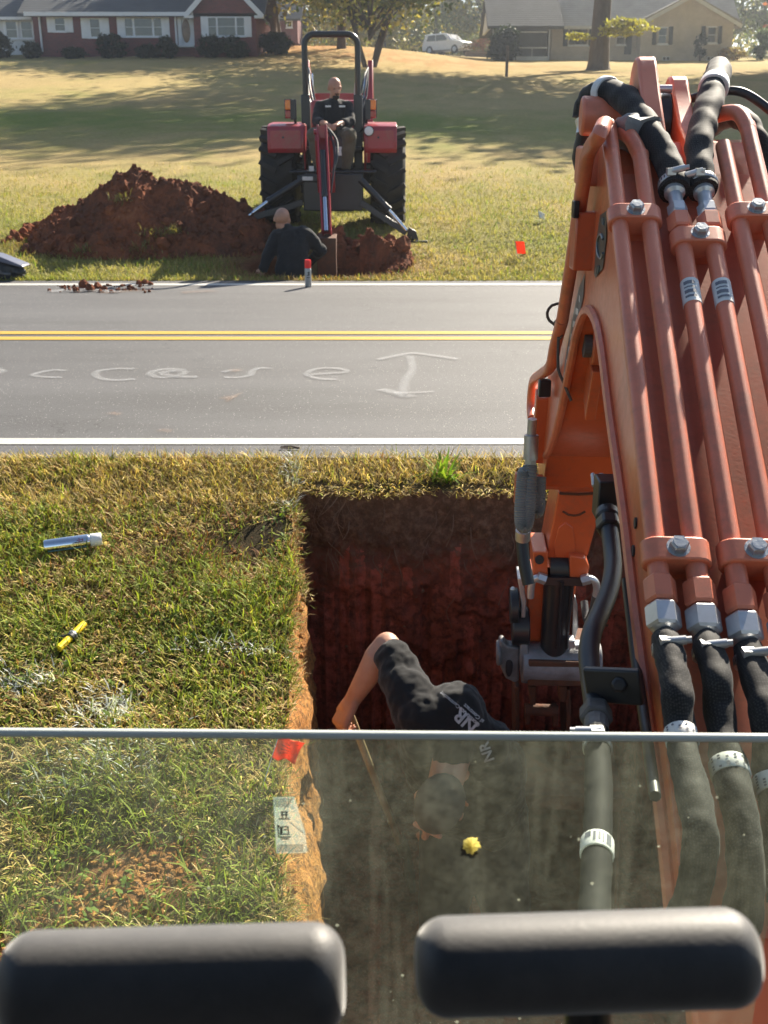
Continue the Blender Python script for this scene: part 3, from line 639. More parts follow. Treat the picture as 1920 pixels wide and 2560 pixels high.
def rectbox(b, x0, y0, x1, y1, Y, d0, d1):
    """box whose front rectangle is seen at the given place on the plane at depth Y; from Y-d0 to Y+d1"""
    a = ony(x0, y1, Y); c = ony(x1, y0, Y); b.box(((a.x+c.x)/2, Y+(d1-d0)/2, (a.z+c.z)/2), (abs(c.x-a.x), d0+d1, abs(c.z-a.z)))
def window(parent, x0, y0, x1, y1, Y, bars=(), shut=0, shut_mat='trim', frame_mat='trim', sill=True):
    b = MB(); fw = 2.6
    rectbox(b, x0, y0, x1, y0+fw, Y, 0.07, 0.0); rectbox(b, x0, y1-fw, x1, y1, Y, 0.07, 0.0)
    rectbox(b, x0, y0+fw, x0+fw, y1-fw, Y, 0.065, 0.0); rectbox(b, x1-fw, y0+fw, x1, y1-fw, Y, 0.065, 0.0)
    for k in bars: rectbox(b, k-0.9, y0+fw, k+0.9, y1-fw, Y, 0.055, 0.0)
    rectbox(b, x0+fw, (y0+y1)/2-0.5, x1-fw, (y0+y1)/2+0.5, Y, 0.04, 0.0)
    if sill: rectbox(b, x0-1, y1+0.1, x1+1, y1+2.0, Y, 0.12, 0.0)
    w = b.build('window', M[frame_mat], parent, smooth=False)
    g = MB(); rectbox(g, x0+fw, y0+fw, x1-fw, y1-fw, Y, 0.03, 0.0); g.build('pane', M['pane'], w, smooth=False)
    if shut:
        for a, c in ((x0-shut-0.4, x0-0.4), (x1+0.4, x1+shut+0.4)):
            s = MB(); rectbox(s, a, y0-0.5, c, y1+1, Y, 0.05, 0.0)
            for i in range(9):
                yy = y0+(y1-y0)*(i+0.5)/9; rectbox(s, a+1.2, yy-1.2, c-1.2, yy+0.6, Y, 0.065, 0.0)
            s.build('shutter', M[shut_mat], parent, smooth=False)
def gable_roof(b, x0, x1, ze, zr, y0, y1, along='x', over=0.4):
    if along == 'x':
        ym = (y0+y1)/2; s = (zr-ze)/(ym-y0); t = 0.18
        for sg, ya in ((1, y0-over), (-1, y1+over)):
            za = ze-over*s
            b.add([(x0-over, ya, za), (x1+over, ya, za), (x1+over, ym, zr), (x0-over, ym, zr), (x0-over, ya, za+t), (x1+over, ya, za+t), (x1+over, ym, zr+t), (x0-over, ym, zr+t)],
                  [(0,1,2,3),(4,5,6,7),(0,1,5,4),(1,2,6,5),(2,3,7,6),(3,0,4,7)])
    else:
        xm = (x0+x1)/2; s = (zr-ze)/(xm-x0); t = 0.18
        for xa in (x0-over, x1+over):
            za = ze-over*s
            b.add([(xa, y0-over, za), (xa, y1, za), (xm, y1, zr), (xm, y0-over, zr), (xa, y0-over, za+t), (xa, y1, za+t), (xm, y1, zr+t), (xm, y0-over, zr+t)],
                  [(0,1,2,3),(4,5,6,7),(0,1,5,4),(1,2,6,5),(2,3,7,6),(3,0,4,7)])

# ---- brick ranch house on the left
Yh = 65.0
h1 = empty('brick_house', (ony(300, 124, Yh).x, Yh+4, lzf(-14, 66))); tag(h1, 'red brick ranch house with white shutters and dark slate roof, left of the tractor', 'house')
xa = ony(76, 100, Yh).x; xg = ony(424, 100, Yh).x; xb = ony(557, 100, Yh).x; ze = ony(300, 27, Yh).z; zb = lzf(-14, 65)-0.6
b = MB(); b.box(((xa+xg)/2, Yh+4.5, (ze+zb)/2), (xg-xa, 9, ze-zb)); b.build('wall', M['brick'], h1, smooth=False)
b = MB(); Yg = Yh-0.5; zg = ze+1.9; xm = (xg+xb)/2
b.prism([(xg, zb), (xb, zb), (xb, ze), (xm, zg), (xg, ze)], (0, 0, 0), (1, 0, 0), (0, 0, 1), (0, 1, 0), Yg, Yh+8.9)
b.build('gable_wall', M['brick'], h1, smooth=False)
b = MB(); gable_roof(b, xa-0.2, xb, ze, ze+2.4, Yh, Yh+9, 'x', 0.5); gable_roof(b, xg, xb, ze, zg, Yg, Yh+4, 'y', 0.35); rf = b.build('roof', M['roof_dark'], h1, smooth=False)
b = MB(); b.box(((xa+xg)/2-0.15, Yh-0.52, ze-0.13), (xg-xa+0.3, 0.10, 0.20)); 
for sx in (-1, 1):
    e = Vector((xm+sx*((xb-xg)/2+0.42), Yg-0.39, ze-0.30)); b.bar(e, (xm, Yg-0.39, zg-0.02), 0.06, 0.26)
    b.box((xm+sx*((xb-xg)/2+0.20), Yg-0.2, ze-0.30), (0.5, 0.34, 0.14))
b.build('fascia', M['trim'], h1, smooth=False)
for x in (83.5, 91.5)[:1]: b = MB(); q0 = ony(83.5, 30, Yh-0.1); q1 = ony(90, 112, Yh-0.1); b.cyl(q0, (q0.x, Yh-0.1, q1.z), 0.06, n=8); b.build('downspout', M['trim'], h1)
b = MB(); q0 = ony(378, 30, Yh-0.1); q1 = ony(379, 103, Yh-0.1); b.cyl(q0, (q0.x, Yh-0.1, q1.z), 0.06, n=8); b.build('downspout', M['trim'], h1)
window(h1, 116, 37.5, 144, 69, Yh, (), 12); window(h1, 192, 39, 220, 82, Yh, (), 14); window(h1, 267, 37.5, 353, 80, Yh, (289, 331), 11.5)
window(h1, 447, 36, 531, 79, Yg, (469, 510), 11)
b = MB(); rectbox(b, 387, 28, 391, 98, Yh, 0.12, 0); rectbox(b, 416, 28, 420.5, 98, Yh, 0.12, 0); rectbox(b, 391, 28, 416, 36, Yh, 0.12, 0); rectbox(b, 385, 98.5, 422, 103, Yh, 0.5, 0)
d = b.build('door', M['siding'], h1, smooth=False)
b = MB(); rectbox(b, 391, 36, 416, 98, Yh, 0.05, 0); b.build('door_leaf', M['siding'], d, smooth=False)
b = MB(); c = ony(402, 67, Yh-0.06); b.ell(c, (0.24, 0.03, 0.62), None, 20, 12); b.build('oval_pane', M['door_brown'], d)
# enclosed porch on the left end
Yp = Yh+1.2; xp0 = ony(-140, 100, Yp).x; zp = ony(30, 37, Yp).z
b = MB(); b.box(((xp0+xa)/2, Yp+3.5, (zp+zb)/2), (xa-xp0-0.01, 7, zp-zb)); pw = b.build('porch_wall', M['siding'], h1, smooth=False)
b = MB(); gable_roof(b, xp0, xa-0.5, zp, zp+2.0, Yp, Yp+7, 'x', 0.35); b.build('porch_roof', M['roof_dark'], h1, smooth=False)
window(h1, 10, 44, 41, 84, Yp); window(h1, 43, 44, 74, 84, Yp)
b = MB(); b.box(((xp0+xa)/2, Yp-0.37, zp-0.10), (xa-xp0-0.6, 0.10, 0.16)); b.build('porch_gutter', M['trim'], h1, smooth=False)

# ---- cream house on the right
Y2 = 78.0
h2 = empty('cream_house', (ony(1350, 130, Y2).x, Y2+4, lzf(20, 79))); tag(h2, 'cream brick house with dark shutters, grey roof and screened porch, behind the big trunk', 'house')
zb2 = lzf(22, Y2)-0.8; ze2 = ony(1230, 53, Y2).z; x0 = ony(1190, 100, Y2).x; x1 = ony(1385, 100, Y2).x; x2 = ony(1581, 100, Y2).x
b = MB(); b.box(((x0+x1)/2, Y2+4.5, (zb2+ze2)/2), (x1-x0, 9, ze2-zb2)); b.build('wall', M['brick_cream'], h2, smooth=False)
Yw = Y2-1.2; xl = ony(1383, 100, Yw).x; xr = ony(1581, 100, Yw).x; xm = ony(1494, 0, Yw).x; zE = ony(1494, 47, Yw).z; zT = ony(1494, -6, Yw).z
b = MB(); b.prism([(xl, zb2), (xr, zb2), (xr, zE), ((xl+xr)/2, zT), (xl, zE)], (0, 0, 0), (1, 0, 0), (0, 0, 1), (0, 1, 0), Yw, Y2+9); b.build('gable_wall', M['brick_cream'], h2, smooth=False)
b = MB(); gable_roof(b, x0-1.2, x2, ze2, ze2+3.6, Y2, Y2+9, 'x', 0.4); gable_roof(b, xl, xr, zE, zT, Yw, Y2+5, 'y', 0.4); rf2 = b.build('roof', M['roof_grey'], h2, smooth=False)
b = MB(); rectbox(b, 1151, -40, 1178, 20, Y2+4.0, 0.4, 0.4); b.build('chimney', M['brick_cream'], rf2, smooth=False)
b = MB(); b.box(((x0+x1)/2-0.3, Y2-0.42, ze2-0.22), (x1-x0+0.6, 0.10, 0.18))
for sx in (-1, 1): b.bar(((xl+xr)/2+sx*((xr-xl)/2+0.42), Yw-0.42, zE-0.32), ((xl+xr)/2, Yw-0.42, zT), 0.06, 0.22)
b.build('fascia', M['siding'], h2, smooth=False)
window(h2, 1227, 61, 1271, 99, Y2, (1242, 1256), 11, 'shutter_dark'); window(h2, 1330, 62, 1352, 98, Y2, (), 0)
window(h2, 1419, 58, 1443, 96, Yw, (), 11, 'shutter_dark'); window(h2, 1525, 57, 1549, 94, Yw, (), 11, 'shutter_dark')
b = MB(); rectbox(b, 1348, 72, 1366, 117, Y2, 0.06, 0); b.build('door', M['shutter_dark'], h2, smooth=False)
for a in (1430, 1526):
    b = MB(); rectbox(b, a, 122, a+17, 131, Yw, 0.04, 0); v = b.build('crawl_vent', M['siding'], h2, smooth=False)
    b = MB(); rectbox(b, a+1.5, 123.5, a+7.5, 129.5, Yw, 0.05, 0); rectbox(b, a+9.5, 123.5, a+15.5, 129.5, Yw, 0.05, 0); b.build('vent_grille', M['screen'], v, smooth=False)
Ys = Y2-1.6; xs0 = ony(1108, 100, Ys).x; xs1 = ony(1189, 100, Ys).x; zs_ = ony(1150, 57, Ys).z
b = MB()
for a, c in ((1110, 1115), (1183, 1189)): rectbox(b, a, 57, c, 134, Ys, 0.1, 0.1)
rectbox(b, 1115, 102, 1183, 104.5, Ys, 0.06, 0.06); rectbox(b, 1115, 57, 1183, 61, Ys, 0.08, 0.08); rectbox(b, 1115, 68, 1183, 70.5, Ys, 0.05, 0.05); rectbox(b, 1148, 104.5, 1150, 123, Ys, 0.04, 0.04); rectbox(b, 1115, 122, 1183, 134, Ys, 0.08, 0.08)
pf = b.build('porch_frame', M['siding'], h2, smooth=False)
b = MB(); rectbox(b, 1115, 61, 1183, 122, Ys, 0.0, 0.02); b.build('porch_screen', M['screen'], pf, smooth=False)
b = MB(); b.box(((xs0+xs1)/2, Ys+3, (zs_+zb2)/2-0.1), (xs1-xs0-0.3, 5.0, zs_-zb2-0.3)); b.build('porch_room', M['screen'], h2, smooth=False)
b = MB(); px0 = ony(1062, 60, Ys).x; gable_roof(b, px0, xs1+0.5, zs_, zs_+1.9, Ys, Ys+6, 'x', 0.3); b.build('porch_roof', M['roof_dark'], h2, smooth=False)
b = MB(); b.prism([(Ys+0.1, zs_-0.05), (Ys+5.9, zs_-0.05), (Ys+3, zs_+1.8)], (0, 0, 0), (0, 1, 0), (0, 0, 1), (1, 0, 0), px0-0.1, px0+0.05); rectbox(b, 1063, 57, 1066, 128, Ys, 0.08, 0.08); b.build('porch_gable', M['siding'], h2, smooth=False)

# ---- dark house glimpsed between the trees
Y3 = 100.0; h3 = empty('far_house', (ony(618, 70, Y3).x, Y3+3, lzf(-11, 100))); tag(h3, 'small dark brick house half hidden behind the tree trunk and round shrub', 'house')
b = MB(); rectbox(b, 556, 36, 642, 92, Y3, 0, 6); b.build('wall', M['brick'], h3, smooth=False)
b = MB(); gable_roof(b, ony(556, 0, Y3).x, ony(642, 0, Y3).x, ony(600, 38, Y3).z, ony(600, 38, Y3).z+2.2, Y3, Y3+6, 'x', 0.4); b.build('roof', M['roof_dark'], h3, smooth=False)
window(h3, 577, 42, 590, 60, Y3); window(h3, 618, 44, 632, 60, Y3)

# ---- trees
def leafcloud(n_clump, per, rad, size, pal, seed, shell=0.45, sq=1.0):
    r = np.random.default_rng(seed); V = []; C = []
    d = r.normal(size=(n_clump, 3)); d /= np.linalg.norm(d, axis=1)[:, None]
    c = d*(shell+(1-shell)*r.uniform(0, 1, (n_clump, 1))**0.6)*np.array(rad)
    pts = []; cols = []
    for i in range(n_clump):
        k = int(per*r.uniform(0.5, 1.5)); s = np.array(rad)*r.uniform(0.10, 0.24)
        pts.append(c[i]+r.normal(size=(k, 3))*s*np.array([1, 1, 0.7])); base = np.array(pal[r.integers(len(pal))])*r.uniform(0.75, 1.25)
        cols.append(base*r.uniform(0.75, 1.3, (k, 1)))
    p = np.concatenate(pts); col = np.concatenate(cols); n = len(p)
    a = r.normal(size=(n, 3)); a /= np.linalg.norm(a, axis=1)[:, None]; b = np.cross(a, r.normal(size=(n, 3))); b /= np.linalg.norm(b, axis=1)[:, None]
    s = size*r.uniform(0.6, 1.3, (n, 1)); a = a*s; b = b*s*0.6
    V = np.stack([p-a, p-b*0.9, p+a, p+b*0.9], 1).reshape(-1, 3); F = np.arange(n*4).reshape(n, 4)
    return V, F, np.repeat(col, 4, 0), c
OLIVE = [(0.24, 0.23, 0.06), (0.32, 0.28, 0.08), (0.18, 0.20, 0.05), (0.38, 0.31, 0.10)]
DARK = [(0.07, 0.095, 0.03), (0.10, 0.13, 0.04), (0.13, 0.14, 0.045)]
GOLD = [(0.45, 0.32, 0.09), (0.40, 0.30, 0.10), (0.28, 0.24, 0.07)]
RUST = [(0.40, 0.12, 0.04), (0.45, 0.18, 0.06), (0.33, 0.15, 0.06)]
def tree(name, label, cat, x, y, tr, th, cz, rad, nc, per, size, pal, seed, stems=1, lean=0, group=None, limbs=7, flare=1.5, shell=0.45):
    r = random.Random(seed); z0 = lzf(x, y); root = empty(name, (x, y, z0)); tag(root, label, cat, group)
    V, F, C, cl = leafcloud(nc, per, rad, size, pal, seed, shell)
    V = V+np.array([lean, 0, cz])
    cr = fast_mesh('crown', V, F, M['leaf'], C); cr.parent = root
    b = MB()
    for s in range(stems):
        a = r.uniform(0, 6.28); sp = 0 if stems == 1 else 0.28
        top = Vector((lean+math.cos(a)*rad[0]*sp*1.4, math.sin(a)*rad[1]*sp, cz+rad[2]*0.3)); p0 = Vector((math.cos(a)*tr*(0.8 if stems > 1 else 0), math.sin(a)*tr*(0.8 if stems > 1 else 0), -0.3))
        k1 = p0.lerp(top, 0.33)+Vector((r.uniform(-.2, .2), r.uniform(-.2, .2), 0))*tr*2
        pts = spline([p0, p0+(k1-p0)*0.25, k1, p0.lerp(top, 0.66)+Vector((r.uniform(-.4, .4), r.uniform(-.4, .4), 0)), top], 5); n = len(pts)
        rs = [tr*(1-0.8*(i/(n-1)))*(1+(flare-1)*max(0, 1-i/(n-1)*9)) for i in range(n)]; b.tube(pts, rs, 14)
    for i in range(limbs):
        q = Vector(cl[i*len(cl)//limbs])+Vector((lean, 0, cz)); st = Vector((lean*0.6, 0, th*r.uniform(0.75, 1.25)))
        mid = st.lerp(q, 0.5)+Vector((0, 0, r.uniform(-.2, .5))); pts = spline([st, mid, q], 6); n = len(pts)
        b.tube(pts, [tr*0.42*(1-0.85*k/(n-1)) for k in range(n)], 7)
    t = b.build('trunk', M['bark'], root, local=True)
    return root
q = onfun(1293, 148, lzf, 30)
oak = tree('oak_tree', 'huge broad oak trunk standing in front of the cream house', 'tree', 11.75, 62, 0.66, 10.0, 16.8, (8.8, 9.0, 7.6), 240, 120, 0.25, OLIVE, 3, limbs=14, flare=1.55)
b = MB(); V, F, C, _ = leafcloud(16, 40, (1.4, 0.8, 0.5), 0.12, [(0.30, 0.29, 0.06), (0.36, 0.33, 0.08)], 5, 0.1)
c1 = ony(1370, 48, 61.2); c2 = ony(1345, 62, 61.0); c3 = ony(1258, 75, 61.4)
Vs = np.concatenate([V+np.array(c1), V*0.8+np.array(c2), V*0.55+np.array(c3)]); n = len(V)
tw = fast_mesh('low_twig', Vs-np.array([11.75, 62, lzf(11.75, 62)]), np.concatenate([F, F+n, F+2*n]), M['leaf'], np.concatenate([C, C, C])); tw.parent = oak
tree('young_tree', 'small multi stemmed tree with thin yellowing leaves behind the tractor', 'tree', -0.75, 58.0, 0.17, 1.7, 4.1, (4.4, 3.6, 2.4), 190, 40, 0.15, OLIVE+DARK, 11, stems=4, limbs=14, flare=1.3, shell=0.2)
tree('shade_tree', 'middle tree trunk standing on the leaf strewn slope above the tractor hoop', 'tree', -2.7, 72.0, 0.36, 4.2, 7.7, (6.2, 5.5, 4.8), 120, 70, 0.20, OLIVE+GOLD, 12, limbs=9)
tree('shade_tree', 'thick tree trunk beside the corner of the brick house, yellow foliage', 'tree', -7.3, 73.0, 0.60, 4.4, 6.6, (5.6, 5.0, 4.6), 130, 90, 0.19, [(0.34, 0.26, 0.06), (0.28, 0.24, 0.06), (0.2, 0.19, 0.05)], 13, limbs=10)
# crowns standing out of the frame, whose shadows lie across the lawn
for i, (x, y, rad, cz, lb) in enumerate(((27, 61, (8, 7.5, 6.5), 13, 'tall oak right of the cream house, outside the picture edge'), (20.5, 49, (7, 7.5, 5.5), 11.5, 'spreading oak on the right of the shaded lawn, outside the picture'), (33, 54, (8, 8, 6), 11, 'second spreading oak right of the shaded lawn, outside the picture'), (19.5, 40, (4.6, 5, 3.4), 7.6, 'smaller tree at the right border of the lawn, outside the picture'), (33, 70, (6, 6, 5), 13, 'tree beyond the right end of the cream house, outside the picture'))):
    tree('lawn_tree', lb, 'tree', x, y, 0.45, 6, cz, rad, 150, 140, 0.27, OLIVE, 60+i, limbs=8)
# wood on the rise behind
spots = [(-16, 112, 13, OLIVE, 'bushy olive tree of the wood nearest the dark house'), (-10, 120, 15, DARK, 'dark green tree of the wood above the dark house roof'), (-5, 126, 14, GOLD, 'golden tree of the wood behind the tractor hoop'), (0, 118, 12, OLIVE, 'olive tree of the wood right of the tractor hoop'),
         (5.5, 124, 16, DARK, 'dark tree of the wood left of the parked white car'), (10, 116, 13, OLIVE, 'olive tree of the wood directly behind the parked white car'), (15, 125, 15, GOLD, 'golden tree of the wood between car and screened porch'), (20, 113, 14, DARK, 'dark tree rising behind the screened porch chimney'),
         (27, 118, 16, OLIVE, 'olive tree rising behind the grey roof ridge'), (36, 108, 13, DARK, 'dark tree behind the right end of the cream house'), (34.5, 92, 7.5, RUST, 'orange red autumn tree at the right edge above the cream house'), (42, 100, 12, DARK, 'dark tree in the upper right corner behind the autumn tree'), (-28, 110, 14, OLIVE, 'olive tree behind the brick house roof')]
for i, (x, y, h, pal, lb) in enumerate(spots):
    tree('woodland_tree', lb, 'tree', x, y, 0.30, h*0.35, h*0.52, (h*0.36, h*0.34, h*0.46), 90, 75, 0.22, pal, 100+i, limbs=8, group='trees of the wood on the rise')
V, F, C, _ = leafcloud(420, 75, (110, 10, 12), 0.42, OLIVE+DARK+GOLD, 200, 0.0)
w = fast_mesh('woodland', V+np.array([0, 150, 14]), F, M['leaf'], C); tag(w, 'dense autumn wood closing the view on the far rise', 'wood', kind='stuff')
V, F, C, _ = leafcloud(300, 70, (80, 5, 4.5), 0.30, OLIVE+DARK+GOLD, 201, 0.0)
w = fast_mesh('undergrowth', V+np.array([5, 130, 11.5]), F, M['leaf'], C); tag(w, 'low undergrowth along the foot of the wood', 'undergrowth', kind='stuff')
# ---- shrubs
def shrub(name, label, x, y, rad, pal, seed, n=34, per=60, size=0.09, cat='shrub', group=None):
    z = lzf(x, y); root = empty(name, (x, y, z)); tag(root, label, cat, group)
    V, F, C, cl = leafcloud(n, per, rad, size, pal, seed, 0.55)
    f = fast_mesh('foliage', V+np.array([0, 0, rad[2]*0.95]), F, M['leaf'], C); f.parent = root
    b = MB()
    for k in range(5): a = k*1.26; b.tube([(0, 0, -0.1), (math.cos(a)*rad[0]*.3, math.sin(a)*rad[1]*.3, rad[2]*0.8)], [0.04, 0.015], 6)
    b.build('stem', M['bark'], root, local=True)
    return root
SH = [(0.02, 0.03, 0.013), (0.03, 0.042, 0.018)]
for i, (x, yb, w_, h_, lb) in enumerate(((68, 120, 33, 30, 'low dark shrub right of the white porch panel'), (6, 120, 34, 46, 'dark shrub at the left picture edge by the porch'), (160, 123, 40, 20, 'low flat shrub under the small square window'), (245, 121, 60, 44, 'rounded dark shrub under the narrow shuttered window'),
        (320, 122, 40, 24, 'low dark shrub under the triple window'), (362, 120, 36, 38, 'dark shrub left of the house door by the downspout'), (455, 123, 52, 40, 'dark shrub left below the gable window'), (507, 123, 52, 38, 'dark shrub right below the gable window'))):
    yy = Yh-1.1; q = ony(x, yb, yy); s = 43*0.864
    shrub('house_shrub', lb, q.x, yy, (w_/s/2*1.05, 0.7, h_/s/2*1.05), SH, 300+i, group='shrubs along the brick house')
q = ony(595, 122, 66); shrub('round_shrub', 'round dark evergreen shrub at the right corner of the brick house', q.x, 66, (0.80, 0.8, 0.60), SH, 320, 50, 70)
q = ony(1086, 132, 76); shrub('tall_hedge', 'tall square dark hedge left of the screened porch', q.x, 75.6, (0.85, 0.7, 1.02), SH, 321, 80, 90, 0.11, 'hedge')
q = ony(1583, 130, 76.5); shrub('autumn_shrub', 'straw orange shrub at the right corner of the cream house', q.x, 76.5, (0.85, 0.7, 0.40), [(0.33, 0.2, 0.09), (0.26, 0.2, 0.1)], 322, 30, 40)
q = ony(1642, 128, 78); shrub('small_conifer', 'small bluish conifer at the far right edge', q.x, 78, (0.55, 0.55, 1.0), [(0.10, 0.13, 0.11), (0.07, 0.1, 0.08)], 323, 40, 50)
q = ony(1509, 132, 76.3); shrub('slim_shrub', 'thin dark shrub against the gable wall of the cream house', q.x, 76.0, (0.38, 0.3, 0.85), SH, 324, 30, 30)
q = ony(1050, 118, 97); shrub('red_shrub', 'reddish brown shrub right of the parked white car', q.x, 97, (1.5, 1.0, 0.75), [(0.24, 0.09, 0.06), (0.2, 0.12, 0.07), (0.1, 0.1, 0.05)], 325, 40, 45)
q = ony(1015, 105, 104); shrub('green_shrub', 'green bush behind the bonnet of the parked white car', q.x, 104, (1.3, 1.0, 0.95), [(0.10, 0.13, 0.05), (0.14, 0.15, 0.06)], 326, 40, 50)
# ---- post and planter boxes
q = onfun(1094, 166, lzf, 30); b = MB(); b.cyl((q.x, q.y, q.z-0.3), (q.x, q.y, q.z+1.35), 0.075, 0.07, 10); b.ell((q.x, q.y, q.z+1.35), (0.075, 0.075, 0.03), None, 10, 6)
tag(b.build('wooden_post', M['wood_post']), 'lone wooden post on the lawn left of the oak trunk', 'post')
for x0, x1, yt, yb, lb in ((930, 994, 119, 130, 'long low timber planter in front of the parked white car'), (1008, 1058, 111, 124, 'timber planter box between the car and the hedge')):
    Yb = 92; b = MB(); a = ony(x0, yb, Yb); c = ony(x1, yt, Yb)
    for zz in (0, 1):
        h = (c.z-a.z)/2; b.box(((a.x+c.x)/2, Yb, a.z+h*(zz+0.5)), (c.x-a.x, 0.12, h-0.015)); b.box(((a.x+c.x)/2, Yb+1.2, a.z+h*(zz+0.5)), (c.x-a.x, 0.12, h-0.015))
        for X in (a.x, c.x): b.box((X, Yb+0.6, a.z+h*(zz+0.5)), (0.12, 1.44, h-0.015))
    b.box(((a.x+c.x)/2, Yb+0.6, c.z-0.1), (c.x-a.x-0.13, 1.07, 0.1)); b.box(((a.x+c.x)/2, Yb+0.6, a.z-0.4), (c.x-a.x, 1.3, 0.8))
    tag(b.build('timber_planter', M['wood_post'], smooth=False), lb, 'planter')
# ---- white estate car
def car(loc, rz):
    root = empty('parked_car', loc, rz); tag(root, 'white sport utility car parked at the edge of the wood', 'car')
    prof = [(-2.25, 0.35), (-2.28, 0.75), (-2.2, 1.05), (-1.95, 1.58), (-1.7, 1.68), (0.25, 1.68), (0.95, 1.15), (1.95, 1.0), (2.2, 0.85), (2.25, 0.40), (1.9, 0.32), (-1.9, 0.32)]
    b = MB(); secs = [(-0.90, 0.86), (-0.86, 1), (0.86, 1), (0.90, 0.86)]
    for i in range(1): b.prism(prof, (0, 0, 0), (1, 0, 0), (0, 0, 1), (0, 1, 0), -0.9, 0.9)
    body = b.build('body', M['white'], root, bevel=0.09, local=True, seg=3)
    b = MB()
    for s in (-1, 1):
        b.prism([(-1.75, 1.12), (-1.55, 1.55), (-0.75, 1.57), (-0.75, 1.10)], (0, s*0.902, 0), (1, 0, 0), (0, 0, 1), (0, s, 0), 0, 0.01)
        b.prism([(-0.68, 1.10), (-0.68, 1.57), (0.15, 1.57), (0.75, 1.12)], (0, s*0.902, 0), (1, 0, 0), (0, 0, 1), (0, s, 0), 0, 0.01)
    b.add([(0.30, -0.78, 1.645), (0.30, 0.78, 1.645), (0.93, 0.80, 1.175), (0.93, -0.80, 1.175), (0.31, -0.78, 1.66), (0.31, 0.78, 1.66), (0.95, 0.80, 1.19), (0.95, -0.80, 1.19)], [(0,1,2,3),(4,5,6,7),(0,1,5,4),(2,3,7,6),(1,2,6,5),(0,3,7,4)])
    b.build('car_window', M['pane'], root, local=True)
    for x in (-1.4, 1.4):
        for s in (-1, 1):
            b = MB(); b.lathe((x, s*0.72, 0.36), (0, s, 0), [(0.2, 0), (0.34, 0), (0.36, 0.04), (0.36, 0.18), (0.33, 0.22), (0.2, 0.21)], 24); w = b.build('wheel', M['rubber'], root, local=True)
            b = MB(); b.lathe((x, s*0.90, 0.36), (0, s, 0), [(0.20, 0), (0.21, 0.03), (0.05, 0.05), (0.0, 0.05)], 20); b.build('rim', M['galv'], w, local=True)
    for s in (-1, 1):
        b = MB(); b.box((2.19, s*0.62, 0.84), (0.10, 0.34, 0.14)); b.build('headlight', M['chrome'], root, bevel=0.03, local=True)
        b = MB(); b.box((0.72, s*1.0, 1.15), (0.12, 0.2, 0.13)); b.build('mirror', M['white'], root, bevel=0.03, local=True)
    b = MB(); b.box((2.24, 0, 0.78), (0.04, 0.8, 0.13)); b.box((2.235, 0, 0.48), (0.04, 1.2, 0.12)); b.build('grille', M['black_paint'], root, local=True)
    return root
q = ony(968, 119, 100); car((q.x, 100, lzf(q.x, 100)+0.02), R(-42))
# ---- air
# ================================================================= EARTH HEAPS
def heap(name, label, x0, x1, y0, y1, hfun, n_clod, seed, nx=150, ny=80):
    xs_ = np.linspace(x0, x1, nx); ys_ = np.linspace(y0, y1, ny); A, B = np.meshgrid(xs_, ys_); H = hfun(A, B)
    m = sstep(0.02, 0.2, H)
    rough = (fbm(A*3.5, B*3.5, seed, 4)-0.5)*0.26+(fbm(A*11, B*11, seed+3, 3)-0.5)*0.12+(np.abs(fbm(A*22, B*22, seed+5, 2)-0.5))*0.06
    Z = lz(A, B)-0.05+np.maximum(0, H+rough*m)
    I = np.arange(nx*ny).reshape(ny, nx); F = np.stack([I[:-1, :-1], I[:-1, 1:], I[1:, 1:], I[1:, :-1]], -1).reshape(-1, 4)
    V = np.stack([A, B, Z], -1).reshape(-1, 3); q = H.reshape(-1)
    mb = MB(); keep = [f for f in F.tolist() if max(q[i] for i in f) > 0.01]
    mb.add(V.tolist(), keep); r = random.Random(seed)
    for _ in range(n_clod):
        j = r.randrange(ny); i = r.randrange(nx)
        if H[j, i] < 0.015: continue
        s = r.uniform(0.008, 0.035) if r.random() < 0.95 else r.uniform(0.04, 0.10)
        mb.ell((A[j, i], B[j, i], Z[j, i]+s*0.3), (s, s*r.uniform(.7, 1.1), s*r.uniform(.6, .9)), Euler((r.uniform(0, 3), r.uniform(0, 3), 0)).to_matrix(), 7, 5, 0.25)
    o = mb.build(name, M['spoil'], None, smooth=False); tag(o, label, 'dirt pile'); return o, (A, B, Z, H)
def HX(pts):  # silhouette of a heap (pixel x, pixel y) at depth Y -> height over the lawn
    def mk(Y):
        X = [ony(a, b, Y).x for a, b in pts]; H = [max(0, ony(a, b, Y).z-lzf(ony(a, b, Y).x, Y)) for a, b in pts]
        return lambda x: np.interp(x, X, H, 0, 0)
    return mk
f1 = HX([(70, 520), (90, 478), (150, 432), (210, 398), (250, 372), (287, 352), (320, 368), (335, 385), (372, 384), (415, 386), (450, 402), (480, 420), (520, 440), (556, 460), (585, 510)])(13.45)
def h1f(x, y):
    s = np.where(y < 13.45, (13.45-y)/0.82, (y-13.45)/0.9); s = s*(1+0.35*(fbm(x*1.6, y*1.6, 131)-0.5)); return f1(x)*np.clip(1-s, 0, 1)**0.85*1.03
xl_ = ony(60, 500, 13.4).x; xr_ = ony(590, 500, 13.4).x
pile, g1 = heap('dirt_pile', 'big heap of red clay left of the tractor on the grass', xl_, xr_, 12.5, 14.4, h1f, 1500, 5)
